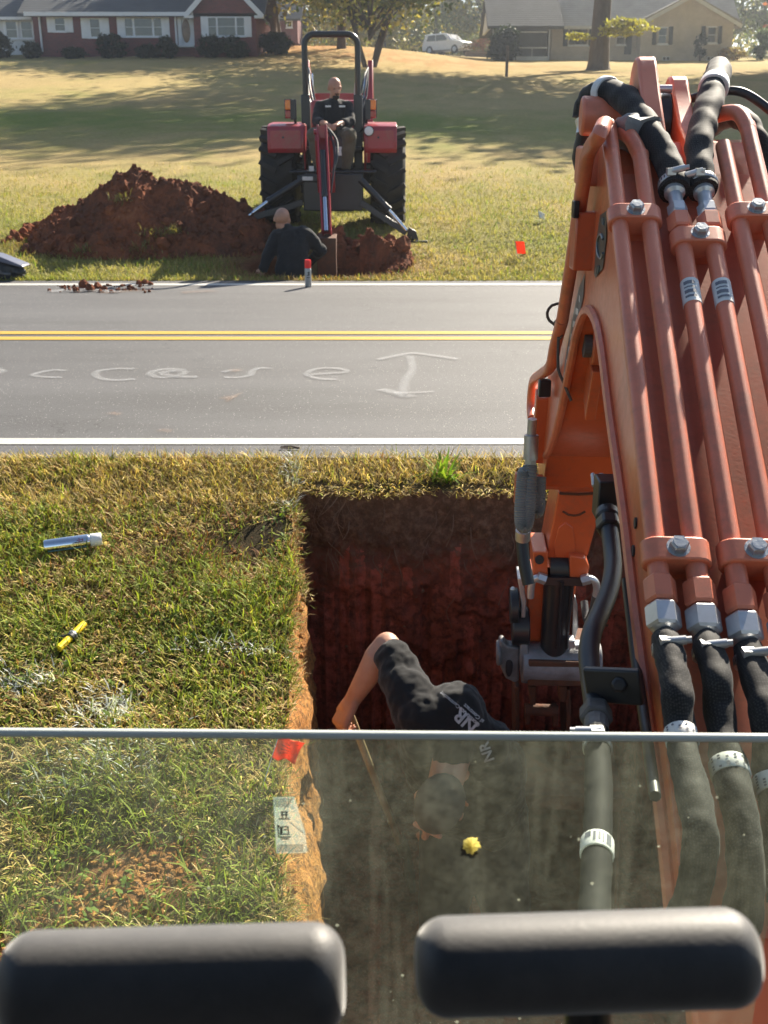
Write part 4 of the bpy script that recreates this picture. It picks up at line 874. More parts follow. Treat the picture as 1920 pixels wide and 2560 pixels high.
def sod(parent, spots, seed):
    xs_, ys_, zs_ = [], [], []; r = np.random.default_rng(seed)
    for (px, py, Y, n, s) in spots:
        c = ony(px, py, Y); xs_.append(r.normal(c.x, s, n)); ys_.append(r.normal(c.y-0.03, s*0.5, n)); zs_.append(r.normal(c.z, s*0.35, n))
    x, y, z = [np.concatenate(q) for q in (xs_, ys_, zs_)]; n = len(x); v = r.uniform(0, 1, (n, 1))
    c = np.array([0.13, 0.13, 0.04])*(1-v)+np.array([0.34, 0.26, 0.11])*v
    o = blades(x, y, z, r.uniform(0.04, 0.12, n), r.uniform(0.006, 0.012, n), c, r.uniform(0.2, 1.5, n), r.uniform(0, 6.3, n), 'turf_clump'); o.parent = parent; o['kind'] = 'stuff'; return o
sod(pile, [(262, 432, 13.05, 70, 0.07), (330, 510, 12.82, 130, 0.09), (375, 500, 12.85, 90, 0.07)], 4)
def clods(name, label, spots, seed, m='spoil'):
    r = random.Random(seed); b = MB()
    for (x, y, z, s) in spots: b.ell((x, y, z+s*0.4), (s, s*r.uniform(.7, 1.1), s*r.uniform(.6, .85)), Euler((r.uniform(0, 3), r.uniform(0, 3), 0)).to_matrix(), 9, 6, 0.22)
    o = b.build(name, M[m], None, smooth=False); tag(o, label, 'dirt clods'); return o
def gp(px, py): q = onfun(px, py, lzf, 8); return q
sp = []; r_ = random.Random(3)
for px, py, s in ((20, 512, .06), (34, 506, .10), (50, 500, .08), (62, 495, .11), (78, 490, .12), (60, 508, .09), (82, 505, .12), (44, 514, .06), (70, 516, .07), (92, 512, .08), (8, 517, .04)):
    q = gp(px, py+8); sp.append((q.x, q.y, q.z, s*0.85))
clods('dirt_clods', 'loose row of red clay clods at the left foot of the big heap', sp, 8)
for px, py, w, lb in ((182, 556, 0.14, 'grassy sod lying on the grass left of the heap middle'), (310, 552, 0.2, 'flat turned sod in front of the big clay heap')):
    q = gp(px, py); b = MB(); 
    for k in range(7): b.ell((q.x+random.uniform(-w, w)*.8, q.y+random.uniform(-.06, .06), q.z+0.04), (random.uniform(.05, .10), .07, random.uniform(.04, .08)), None, 9, 6, 0.25)
    o = b.build('turned_sod', M['soil'], None, smooth=False); tag(o, lb, 'sod')
    sod(o, [(px, py-12, q.y-0.05, 130, w*0.5)], 9)
# spoil around the pit
f2 = HX([(690, 505), (708, 486), (722, 480), (740, 500), (752, 520), (790, 528), (830, 522), (856, 516), (880, 528), (892, 560)])(12.85)
def h2f(x, y):
    s = np.where(y < 12.85, (12.85-y)/0.34, (y-12.85)/0.4); return f2(x)*np.clip(1-s, 0, 1)**0.7
heap('spoil_heap', 'ridge of crumbly orange clay thrown up behind the roadside pit', ony(685, 500, 12.8).x, ony(900, 500, 12.8).x, 12.3, 13.3, h2f, 700, 15, 90, 50)
f3 = HX([(775, 606), (800, 560), (835, 535), (860, 528), (882, 545), (893, 606)])(12.35)
def h3f(x, y):
    s = np.where(y < 12.35, (12.35-y)/0.45, (y-12.35)/0.45); return f3(x)*np.clip(1-s, 0, 1)**0.7*0.92
heap('spoil_heap', 'dark lump of clay and turf at the right rim of the roadside pit', ony(770, 560, 12.35).x, ony(905, 560, 12.35).x, 11.88, 12.85, h3f, 350, 25, 60, 40)
sp = []
for px, py, s in ((165, 629, .05), (182, 622, .085), (196, 627, .07), (210, 621, .06), (226, 626, .05), (255, 628, .04), (280, 620, .04), (300, 613, .05), (314, 612, .05), (325, 614, .04), (107, 628, .03), (240, 630, .03), (150, 627, .03)):
    q = onz(px, py+2, 0); sp.append((q.x, q.y, 0.0, s*0.8))
for k in range(60):
    q = onz(random.uniform(120, 330), random.uniform(617, 633), 0); sp.append((q.x, q.y, 0, random.uniform(.008, .025)))
clods('road_clods', 'dark earth clods dropped on the far white road line', sp, 18)['kind'] = 'stuff'

# ================================================================= PEOPLE
def remesh(o, vox=0.007, smooth=6, fac=0.6):
    m = o.modifiers.new('skin', 'REMESH'); m.mode = 'VOXEL'; m.voxel_size = vox; m.use_smooth_shade = True
    s = o.modifiers.new('smooth', 'SMOOTH'); s.iterations = smooth; s.factor = fac
    return o
def wrinkle(o, size, strength, tex='CLOUDS'):
    t = bpy.data.textures.new('folds', tex); t.noise_scale = size
    d = o.modifiers.new('folds', 'DISPLACE'); d.texture = t; d.texture_coords = 'GLOBAL'; d.strength = strength; d.mid_level = 0.5
    return o
def hand(b, wrist, d, n, side, curl=0.5, s=1.0, spread=0.1):
    """palm, four fingers of different lengths and a thumb; d finger direction, n palm normal, side +1/-1 thumb side"""
    d = Vector(d).normalized(); n = Vector(n); n = (n-d*n.dot(d)).normalized(); a = d.cross(n)*side; w = Vector(wrist)
    for k in (-0.030, -0.010, 0.010, 0.030): b.limb([w+d*0.015*s+a*k*0.7*s, w+d*0.088*s+a*k*s], [0.017*s, 0.0145*s], 8)
    for k, L in ((0.031, 0.070), (0.0105, 0.080), (-0.0105, 0.075), (-0.030, 0.060)):
        p = w+d*0.09*s+a*k*s; pts = [p]; ang = 0; fr = (0.45, 0.32, 0.23)
        for j, q in enumerate(fr):
            ang += curl*(0.9, 1.1, 0.8)[j]; dr = d*math.cos(ang)+n*math.sin(ang)+a*k*spread*6
            p = p+dr.normalized()*L*q*s; pts.append(p)
        b.limb(pts, [0.0095*s, 0.009*s, 0.0082*s, 0.007*s], 8)
    p0 = w+d*0.025*s+a*0.032*s; p1 = p0+(d*0.6+a*0.65+n*0.3).normalized()*0.042*s; p2 = p1+(d*0.85+a*0.1+n*(0.4+curl*0.5)).normalized()*0.034*s; p3 = p2+(d*0.8-a*0.1+n*(0.4+curl*0.7)).normalized()*0.026*s
    b.limb([p0, p1, p2, p3], [0.014*s, 0.0115*s, 0.0105*s, 0.0085*s], 8)
def head(b, c, fwd, up, s=1.0, face=True):
    f = Vector(fwd).normalized(); u = Vector(up); u = (u-f*u.dot(f)).normalized(); a = f.cross(u); Mx = Matrix((a, f, u)).transposed()
    def q(x, y, z): return Vector(c)+(a*x+f*y+u*z)*s
    b.ell(q(0, -0.012, 0.03), (0.076*s, 0.095*s, 0.085*s), Mx, 18, 12); b.ell(q(0, 0.030, -0.035), (0.060*s, 0.065*s, 0.075*s), Mx, 16, 10)
    b.ell(q(0, 0.055, -0.085), (0.034*s, 0.035*s, 0.026*s), Mx, 12, 8)
    for sx in (-1, 1): b.ell(q(sx*0.078, -0.005, -0.005), (0.012*s, 0.020*s, 0.032*s), Mx, 10, 8)
    if face:
        b.limb([q(0, 0.088, 0.015), q(0, 0.108, -0.022)], [0.010*s, 0.015*s], 8); b.limb([q(-0.045, 0.080, 0.028), q(0.045, 0.080, 0.028)], [0.011*s, 0.011*s], 8)
        b.limb([q(-0.02, 0.092, -0.053), q(0.02, 0.092, -0.053)], [0.007*s, 0.007*s], 8)
    return q, Mx

# ---- tractor operator, seated facing the road
TR = ony(724, 475, 14.35); TRz = lzf(TR.x, 14.35)
def O(x, y, Y): return ony(x, y, Y)
per = empty('person', (TR.x, 14.1, TRz+0.95)); tag(per, 'man in a black polo shirt seated on the tractor working the backhoe levers', 'person')
hc = O(723, 190, 14.02); b = MB(); q, Mx = head(b, hc, (0.35, -0.9, -0.30), (0, -0.1, 1), 1.06)
nk = O(720, 222, 14.10); sL = O(692, 231, 14.08); sR = O(750, 231, 14.08); hip = O(720, 292, 14.12)
eL = O(684, 262, 13.92); eR = O(757, 262, 13.92); hL = O(706, 268, 13.62); hR = O(724, 270, 13.62)
b.limb([hc-Vector((0, -0.03, 0.05)), nk], [0.055, 0.062]); b.limb([nk, (sL+sR)/2, hip], [0.07, 0.10, 0.11]); b.limb([sL, eL, eL.lerp(hL, 0.85)], [0.055, 0.045, 0.032]); b.limb([sR, eR, eR.lerp(hR, 0.85)], [0.055, 0.045, 0.032])
hand(b, eL.lerp(hL, 0.80), (hL-eL), (0, 0, -1), 1, 0.75, 1.0); hand(b, eR.lerp(hR, 0.80), (hR-eR), (0, 0, -1), -1, 0.75, 1.0)
kL = O(678, 293, 13.62); kR = O(755, 293, 13.62); aL = O(688, 352, 13.62); aR = O(748, 358, 13.66)
for k_, a_ in ((kL, aL), (kR, aR)): b.limb([hip+(k_-hip)*0.15, k_, a_], [0.085, 0.062, 0.045])
remesh(b.build('body', M['skin'], per), 0.009, 5)
b = MB(); b.limb([nk+Vector((0, 0, -.015)), (sL+sR)/2-Vector((0, 0, 0.04)), (sL+sR)/2-Vector((0, 0, 0.22)), hip+Vector((0, 0, 0.02))], [0.075, 0.155, 0.16, 0.165]); b.limb([sL, eL, eL.lerp(hL, 0.45)], [0.082, 0.066, 0.052]); b.limb([sR, eR, eR.lerp(hR, 0.45)], [0.082, 0.066, 0.052]); b.limb([sL, nk, sR], [0.075, 0.07, 0.075])
wrinkle(remesh(b.build('shirt', M['sweat'], per), 0.010, 5), 0.09, 0.02)
b = MB()
for k_, a_ in ((kL, aL), (kR, aR)): b.limb([hip, hip.lerp(k_, 0.5), k_, k_.lerp(a_, 0.5), a_], [0.14, 0.115, 0.095, 0.082, 0.075])
wrinkle(remesh(b.build('trousers', M['khaki'], per), 0.010, 5), 0.10, 0.03)
for a_ in (aL, aR):
    b = MB(); b.limb([a_+Vector((0, 0.03, -0.06)), a_+Vector((0, -0.10, -0.09))], [0.052, 0.045]); remesh(b.build('boot', M['black_paint'], per), 0.010, 3)
b = MB(); b.ell(q(0, 0.062, -0.082), (0.046, 0.048, 0.036), Mx, 14, 8); b.limb([q(-0.028, 0.098, -0.042), q(0.028, 0.098, -0.042)], [0.008, 0.008], 8); remesh(b.build('beard', mat('beard_hair', (0.03, 0.022, 0.018), 0.9), per), 0.006, 2)
b = MB()
for sx in (-1, 1): b.ell(q(sx*0.031, 0.083, 0.012), (0.012, 0.006, 0.006), Mx, 10, 6)
b.build('eyes', M['ink'], per)
b = MB()
for x0, x1, yy in ((703, 714, 229.5), (733, 745, 229.5)):
    c = (O(x0, yy, 13.9)+O(x1, yy, 13.9))/2; b.box((c.x, 13.925, c.z), ((x1-x0)/159, 0.012, 0.020))
b.build('shirt_stripe', M['white'], per)

# ---- man kneeling in the pit at the road edge, seen from behind
pk = empty('person', (ony(635, 600, 12.0).x, 12.05, -0.1)); tag(pk, 'bald man in a black sweatshirt kneeling in the roadside pit, back turned', 'person')
hc = O(609, 475, 12.18); nk = O(622, 497, 12.12); sL = O(598, 513, 12.10); sR = O(663, 508, 12.10); wa = O(634, 585, 11.98); hp = wa+Vector((0.02, -0.02, -0.22))
eL = O(579, 552, 12.0); hL = O(566, 586, 11.92); eR = O(694, 541, 12.12); hR = O(664, 572, 12.40)
b = MB(); q, Mx = head(b, hc, (-0.25, 0.80, -0.50), (0, 0.45, 0.9), 1.12)
b.limb([hc+Vector((0.01, -0.02, -0.06)), nk], [0.06, 0.065]); b.limb([nk, (sL+sR)/2+Vector((0, 0, -.05)), wa, hp], [0.065, 0.085, 0.10, 0.11]); b.limb([sL, eL, eL.lerp(hL, .8)], [0.06, 0.045, 0.033]); b.limb([sR, eR, eR.lerp(hR, .8)], [0.06, 0.045, 0.033])
hand(b, eL.lerp(hL, .80), (-0.35, -0.15, -0.9), (0, 1, -0.3), -1, 0.35); hand(b, eR.lerp(hR, .82), hR-eR, (-1, 0, -.3), 1, 0.7)
kn = [hp+Vector((sx*0.12, 0.35, -0.28)) for sx in (-1, 1)]
for k_ in kn: b.limb([hp+Vector(((k_.x-hp.x)*.6, 0, 0)), k_, k_+Vector((0, -0.36, 0.0))], [0.09, 0.065, 0.045])
remesh(b.build('body', M['skin'], pk), 0.009, 5)
b = MB(); sc_ = (sL+sR)/2
b.limb([sL+Vector((.05, .02, 0)), sL.lerp(wa, .55)+Vector((.03, 0, 0)), wa+Vector((-.09, 0, 0)), hp+Vector((-.08, 0, .04))], [0.105, 0.13, 0.125, 0.13]); b.limb([sR+Vector((-.05, .02, 0)), sR.lerp(wa, .55)+Vector((-.03, 0, 0)), wa+Vector((.09, 0, 0)), hp+Vector((.08, 0, .04))], [0.105, 0.13, 0.125, 0.13])
b.limb([nk+Vector((0, 0, .0)), nk+Vector((0.02, -.01, -.10)), wa, hp], [0.075, 0.14, 0.15, 0.15]); b.limb([sL, nk+Vector((0, -.01, -.03)), sR], [0.085, 0.08, 0.085])
b.limb([sL, sL.lerp(eL, .5), eL, eL.lerp(hL, .78)], [0.088, 0.078, 0.068, 0.052]); b.limb([sR, sR.lerp(eR, .5), eR, eR.lerp(hR, .78)], [0.088, 0.08, 0.068, 0.052])
wrinkle(remesh(b.build('sweatshirt', M['sweat'], pk), 0.010, 5), 0.11, 0.035)
b = MB()
for k_ in kn: b.limb([hp+Vector(((k_.x-hp.x)*.7, 0, 0)), k_, k_+Vector((0, -0.36, 0.0))], [0.135, 0.09, 0.065])
wrinkle(remesh(b.build('trousers', M['jeans'], pk), 0.012, 4), 0.1, 0.02)
b = MB(); b.ell(hc+Vector((0.0, -0.02, 0.028)), (0.0845, 0.102, 0.082), Mx, 18, 12)
b.build('cropped_hair', mat('cropped_hair', (0.42, 0.225, 0.15), 0.55, 0, (0.34, 0.175, 0.12), 60), pk)

# ---- man bending in the trench with a shovel
pt = empty('person', (0.2, 3.4, TZ+0.05)); tag(pt, 'man in a black printed tee bending over in the deep trench, arm raised', 'person')
sR = P(912, 1556, 3.62); sL = P(1052, 1606, 3.66); c7 = P(985, 1600, 3.62); el = P(836, 1392, 3.84); fi = P(744, 1540, 3.88)
pel = c7+Vector((0.10, 0.26, -0.52)); hd = c7+Vector((-0.07, -0.20, -0.13))
wr_ = el.lerp(fi, 0.80)
b = MB(); q, Mx = head(b, hd, (-0.45, -0.45, -0.85), (-0.1, -0.75, 0.4), 1.0)
b.limb([hd+Vector((.02, .05, .03)), c7], [0.06, 0.07]); b.limb([c7+Vector((0, .03, -.03)), c7.lerp(pel, .5), pel], [0.08, 0.10, 0.10])
b.limb([sR, sR.lerp(el, .5), el.lerp(sR, .04), el, el.lerp(wr_, .25), el.lerp(wr_, .6), wr_], [0.066, 0.058, 0.050, 0.047, 0.056, 0.044, 0.032], 16)
sh_dir = (P(802, 1657, 4.12)-P(768, 1588, 4.0)).normalized()
b.limb([wr_, wr_.lerp(fi, .5)], [0.030, 0.034]); hand(b, wr_, (fi-wr_)*1.0+Vector((0, -0.02, 0)), (0.8, 0.55, 0.1), -1, 1.15, 1.12)
lL = sL+Vector((-.01, .10, -.30)); b.limb([sL, lL, lL+Vector((-.14, .08, -.20))], [0.062, 0.045, 0.033]); hand(b, lL+Vector((-.14, .08, -.20)), (-0.6, 0.2, -0.7), (0, .5, -.5), 1, 1.0, 1.05)
for sx in (-1, 1): b.limb([pel+Vector((sx*.09, 0, 0)), pel+Vector((sx*.13, -.14, -.42)), pel+Vector((sx*.14, .0, -.80))], [0.10, 0.065, 0.045])
remesh(b.build('body', M['skin'], pt), 0.006, 6)
b = MB(); ax = (sL-sR).normalized()
b.limb([sR+ax*0.04, sR.lerp(sL, .5)+Vector((.0, .03, .055)), sL-ax*0.04], [0.095, 0.115, 0.095], 18)
for k in (-0.085, 0.0, 0.085): b.limb([c7+ax*k*1.3+Vector((0, .05, -.02)), c7.lerp(pel, .35)+ax*k*1.3+Vector((.0, .04, .03)), c7.lerp(pel, .7)+ax*k, pel+ax*k], [0.105, 0.135, 0.13, 0.13], 16)
b.limb([c7+Vector((0, -.01, 0)), c7+Vector((-.02, -.05, -.02))], [0.085, 0.075])
b.limb([sR, sR.lerp(el, .3), sR.lerp(el, .62), sR.lerp(el, .80)], [0.094, 0.090, 0.079, 0.070], 18)
b.limb([sL, sL.lerp(lL, .4), sL.lerp(lL, .8)], [0.094, 0.086, 0.08], 16)
tee = b.build('tee_shirt', M['shirt'], pt); remesh(tee, 0.007, 6); wrinkle(tee, 0.075, 0.032)
b = MB()
for sx in (-1, 1): b.limb([pel+Vector((sx*.08, 0, .02)), pel+Vector((sx*.13, -.14, -.42)), pel+Vector((sx*.14, .0, -.82))], [0.135, 0.09, 0.07])
wrinkle(remesh(b.build('trousers', M['jeans'], pt), 0.012, 4), 0.09, 0.02)
for sx in (-1, 1): b = MB(); p0 = pel+Vector((sx*.14, .02, -.86)); b.limb([p0, p0+Vector((0, -.16, -.03))], [0.055, 0.045]); remesh(b.build('boot', M['black_paint'], pt), 0.012, 3)
hm = MB(); hm.ell(hd+(q(0, -0.015, 0.03)-q(0, 0, 0)), (0.083, 0.103, 0.094), Mx, 20, 14); hm.build('cap', mat('added_cap_cloth', (0.045, 0.038, 0.034), 0.9, 0, (0.06, 0.05, 0.044), 20), pt)  # cap added; its dark oval stands in for the operator's reflection
def text_mesh(name, s, size, origin, xd, yd, mat_, parent, bold=0.0, align='CENTER', thick=0):
    cu = bpy.data.curves.new(name, 'FONT'); cu.body = s; cu.size = size; cu.align_x = align; cu.align_y = 'CENTER'; cu.offset = bold; cu.resolution_u = 3; cu.extrude = thick
    t = bpy.data.objects.new(name, cu); COL.objects.link(t); dg = bpy.context.evaluated_depsgraph_get(); me = bpy.data.meshes.new_from_object(t.evaluated_get(dg))
    bpy.data.objects.remove(t); bpy.data.curves.remove(cu)
    X = Vector(xd).normalized(); Y = Vector(yd); Y = (Y-X*Y.dot(X)).normalized(); Z = X.cross(Y)
    Mx = Matrix((X, Y, Z)).transposed().to_4x4(); Mx.translation = Vector(origin); me.transform(Mx); me.name = name; me.materials.clear(); me.materials.append(mat_)
    o = bpy.data.objects.new(name, me); COL.objects.link(o)
    if parent is not None:
        o.parent = parent
        if parent.type == 'EMPTY': o.location = -parent.location
    return o
M['print_grey'] = mat('faded_print', (0.42, 0.42, 0.43), 0.7, 0, (0.22, 0.22, 0.23), 60)
def printed(s, size, px, py, d, a_px, bold=0.0):
    c = P(px, py, d); e = P(px+a_px[0], py+a_px[1], d); xd = (e-c).normalized(); view = (CAM-c).normalized(); yd = view.cross(xd)
    o = text_mesh('shirt_print', s, size, c+view*0.05, xd, yd, M['print_grey'], tee, bold)
    bm = bmesh.new(); bm.from_mesh(o.data); bmesh.ops.triangulate(bm, faces=bm.faces)
    for _ in range(2): bmesh.ops.subdivide_edges(bm, edges=[q_ for q_ in bm.edges if q_.calc_length() > 0.008], cuts=1); bmesh.ops.triangulate(bm, faces=bm.faces)
    for v_ in bm.verts:                                            # the print lies on the cloth
        hit = TEE.ray_cast(v_.co, -view)
        if hit[0] is not None: v_.co = hit[0]+hit[1]*0.0012+view*0.0015
    bm.to_mesh(o.data); bm.free(); return o
from mathutils.bvhtree import BVHTree
dg_ = bpy.context.evaluated_depsgraph_get(); dg_.update(); em = tee.evaluated_get(dg_).to_mesh(); off_t = Vector((0, 0, 0))
TEE = BVHTree.FromPolygons([v_.co.copy() for v_ in em.vertices], [tuple(p_.vertices) for p_ in em.polygons]); tee.evaluated_get(dg_).to_mesh_clear()
printed('NR', 0.062, 1006, 1556, 3.52, (-30, -27), 0.0018); printed('Construct', 0.021, 1014, 1549, 3.52, (-30, -27), 0.0008); printed('al Contract', 0.019, 1023, 1541, 3.52, (-30, -27), 0.0005); printed('Contracting', 0.017, 972, 1512, 3.52, (-30, -24), 0.0003)
printed('NR', 0.05, 1052, 1624, 3.56, (-12, -34), 0.0012)
# shovel
grip = fi+Vector((0.015, 0.02, 0.0)); sd_ = (P(800, 1657, 4.13)-grip).normalized(); tip = grip+sd_*((grip.z-(TZ+0.12))/-sd_.z)
sh = empty('shovel', tip); tag(sh, 'wooden handled shovel held by the man in the trench', 'shovel')
b = MB(); b.cyl(grip-sd_*0.05, grip.lerp(tip, .8), 0.015, 0.016, 12); b.build('handle', mat('ash_wood', (0.42, 0.31, 0.16), 0.6, 0, (0.30, 0.21, 0.10), 12, stretch=(9, 9, 1)), sh)
b = MB(); b.tube([grip.lerp(tip, .78), grip.lerp(tip, .86)], [0.019, 0.022], 12); xs_d, ys_d = frame(sd_); p0 = grip.lerp(tip, .85)
b.prism([(-.10, 0), (.10, 0), (.105, .16), (.05, .25), (0, .27), (-.05, .25), (-.105, .16)], p0, xs_d, sd_, ys_d, -0.004, 0.004); b.build('blade', M['rust'], sh)

# ================================================================= TRACTOR WITH BACKHOE
tr = empty('tractor', (TR.x, 14.35, TRz)); tag(tr, 'red tractor with rear backhoe, roll bar and splayed stabiliser legs', 'tractor')
def L(x, y, z): return Vector((x, y, z))
def wheel(x, y, r, w, nlug, name='wheel', rim='galv'):
    b = MB(); s = 1
    b.lathe((x-w/2, y, r), (1, 0, 0), [(r*0.55, 0.0), (r*0.72, -0.01), (r*0.86, 0.0), (r*0.93, 0.03), (r*0.945, w*0.3), (r*0.95, w/2), (r*0.945, w*0.7), (r*0.93, w-0.03), (r*0.86, w), (r*0.72, w+0.01), (r*0.55, w)], 40)
    for i in range(nlug):
        for sg in (-1, 1):
            a0 = 2*math.pi*(i+(0.5 if sg > 0 else 0))/nlug; pts = []
            for k in range(4):
                t = k/3; a = a0+0.20*(1-t); rr = r*0.975; pts.append(L(x+sg*(0.01+t*(w/2-0.01)), y+math.cos(a)*rr, r+math.sin(a)*rr))
            for k in range(3): b.bar(pts[k], pts[k+1], 0.055, 0.07, up=(pts[k]-L(x, y, r)))
    t = b.build(name, M['rubber'], tr, local=True)
    b = MB(); b.lathe((x-w*0.3, y, r), (1, 0, 0), [(r*0.56, 0), (r*0.50, 0.02), (r*0.2, 0.10), (r*0.05, 0.10), (r*0.05, w*0.5), (r*0.2, w*0.5), (r*0.50, w*0.58), (r*0.56, w*0.6)], 28); b.build('rim', M[rim], t, local=True)
wheel(-0.70, 0, 0.59, 0.43, 20); wheel(0.70, 0, 0.59, 0.43, 20); wheel(-0.62, 2.0, 0.40, 0.28, 16, 'front_wheel'); wheel(0.62, 2.0, 0.40, 0.28, 16, 'front_wheel')
def fender(x0, x1):
    b = MB(); pr = [(-0.60, 0.90), (-0.615, 0.94), (-0.60, 1.13), (-0.565, 1.19), (-0.50, 1.215), (0.10, 1.25), (0.42, 1.20), (0.58, 1.06)]
    inner = [(yy*0.96, zz-0.025) for yy, zz in pr]
    b.prism(pr+inner[::-1], (0, 0, 0), (0, 1, 0), (0, 0, 1), (1, 0, 0), x0, x1)
    xi = x1 if x1 < 0 else x0
    b.prism([(-0.59, 0.91), (-0.59, 1.12), (-0.49, 1.20), (0.10, 1.235), (0.56, 1.05), (0.45, 0.70), (-0.45, 0.66)], (xi, 0, 0), (0, 1, 0), (0, 0, 1), (1, 0, 0), -0.012, 0.012)
    f = b.build('fender', M['red'], tr, bevel=0.02, local=True, seg=3)
    b = MB(); b.box(((x0+x1)/2, -0.612, 1.035), (x1-x0-0.07, 0.012, 0.22)); b.build('fender_panel', M['red'], f, bevel=0.005, local=True)
    b = MB(); b.cyl(((x0+x1)/2-0.03, -0.620, 1.06), ((x0+x1)/2-0.03, -0.617, 1.06), 0.014, n=12); b.build('fender_hole', M['ink'], f, local=True)
fender(-0.80, -0.345); fender(0.41, 0.81)
b = MB(); c = []
for a_, z_ in ((-0.345, 0.55), (-0.345, 2.14)): c.append((a_, z_))
arc = [(-0.345+0.13*(1-math.cos(t)), 2.14+0.13*math.sin(t)) for t in np.linspace(0, math.pi/2, 7)]
arc2 = [(0.32-0.13*(1-math.cos(t)), 2.14+0.13*math.sin(t)) for t in np.linspace(math.pi/2, 0, 7)]
b.tube([(-0.345, -0.15, 0.55)]+[(a_, -0.15, z_) for a_, z_ in arc+arc2]+[(0.32, -0.15, 0.55)], 0.040, 10)
for sx in (-0.345, 0.32): b.box((sx, -0.15, 1.02), (0.11, 0.13, 1.1))
b.build('roll_bar', M['black_paint'], tr, bevel=0.012, local=True)
M['amber'] = mat('amber_lens', (0.85, 0.25, 0.02), 0.2, 0, (0.75, 0.16, 0.01), 60, 0.4, 90, coat=0.4); M['redlens'] = mat('red_lens', (0.35, 0.02, 0.015), 0.25, 0, (0.28, 0.015, 0.01), 40, 0.3, 90, coat=0.4)
for sx, xc in ((-1, -0.55), (1, 0.505)):
    b = MB(); b.box((xc-sx*0.06, -0.30, 1.39), (0.07, 0.10, 0.24)); b.box((xc, -0.27, 1.40), (0.11, 0.05, 0.23)); b.tube(spline([(xc-sx*0.07, -0.28, 1.29), (xc-sx*0.09, -0.25, 1.20), (xc-sx*0.17, -0.2, 1.12)], 5), 0.018, 8)
    h = b.build('tail_lamp', M['black_paint'], tr, bevel=0.012, local=True)
    b = MB(); b.box((xc, -0.31, 1.445), (0.085, 0.05, 0.115)); b.build('amber_lens', M['amber'], h, bevel=0.012, local=True)
    b = MB(); b.box((xc, -0.31, 1.335), (0.085, 0.05, 0.09)); b.build('red_lens', M['redlens'], h, bevel=0.012, local=True)
b = MB(); b.lathe((0.462, -0.60, 1.135), (0, -1, 0), [(0.055, 0), (0.062, 0.03), (0.062, 0.055), (0.052, 0.06)], 20); w = b.build('work_lamp', M['black_paint'], tr, local=True)
b = MB(); b.lathe((0.462, -0.655, 1.135), (0, -1, 0), [(0.055, 0), (0.05, 0.012), (0.0, 0.018)], 20); b.build('lamp_lens', M['white'], w, local=True)
b = MB(); b.box((0, 0.0, 0.62), (1.10, 0.24, 0.26)); b.box((0, 0.75, 0.72), (0.42, 1.9, 0.5)); b.box((0, -0.02, 0.92), (0.78, 0.8, 0.06)); b.build('transmission', M['black_paint'], tr, bevel=0.02, local=True)
b = MB(); b.prism([(0.7, 0.95), (0.7, 1.38), (1.9, 1.42), (2.35, 1.30), (2.40, 0.9)], (0, 0, 0), (0, 1, 0), (0, 0, 1), (1, 0, 0), -0.31, 0.31); b.box((0.0, 0.55, 1.32), (0.66, 0.16, 0.42)); b.build('hood', M['red'], tr, bevel=0.05, local=True, seg=3)
b = MB(); b.box((0.0, 0.05, 1.03), (0.50, 0.46, 0.10)); b.box((0, 0.26, 1.28), (0.46, 0.10, 0.42)); b.build('seat', M['black_satin'], tr, bevel=0.04, local=True, seg=3)
for sx in (-1, 1):
    b = MB(); x = sx*0.455; b.bar((x, 1.35, 0.72), (x, 1.35, 1.28), 0.10, 0.16, up=(0, 1, 0)); b.bar((x, 1.30, 1.20), (x, 1.92, 2.06), 0.075, 0.17); b.bar((x, 1.90, 2.00), (x, 3.1, 1.55), 0.075, 0.16); b.build('loader_arm', M['red'], tr, bevel=0.012, local=True)
    b = MB(); b.cyl((x-sx*0.09, 1.32, 1.05), (x-sx*0.09, 1.62, 1.58), 0.035, n=12); b.build('lift_cylinder', M['black_paint'], tr, local=True)
    b = MB(); b.cyl((x-sx*0.09, 1.60, 1.55), (x-sx*0.07, 1.80, 1.92), 0.02, n=12); b.build('cylinder_rod', M['chrome'], tr, local=True)
    b = MB()
    for k in range(3): b.tube(spline([(x-sx*(0.06+.03*k), 1.20, 0.95+.06*k), (x-sx*(0.13+.02*k), 1.1, 1.35), (x-sx*(.05+.02*k), 1.35, 1.62+.1*k), (x-sx*0.03, 1.75, 2.0)], 6), 0.013, 7)
    b.build('loader_hose', M['black_satin'], tr, local=True)
b = MB(); b.bar((-0.42, 1.98, 1.60), (0.42, 1.98, 1.60), 0.10, 0.14); b.box((0.02, 1.98, 1.43), (0.09, 0.08, 0.25)); b.build('cross_tube', M['red'], tr, bevel=0.012, local=True)
b = MB(); b.cyl((0.24, 1.8, 1.4), (0.24, 1.8, 1.72), 0.025, n=10); b.cyl((0.24, 1.8, 1.70), (0.24, 1.8, 1.80), 0.018, n=10); b.build('exhaust', M['galv'], tr, local=True)
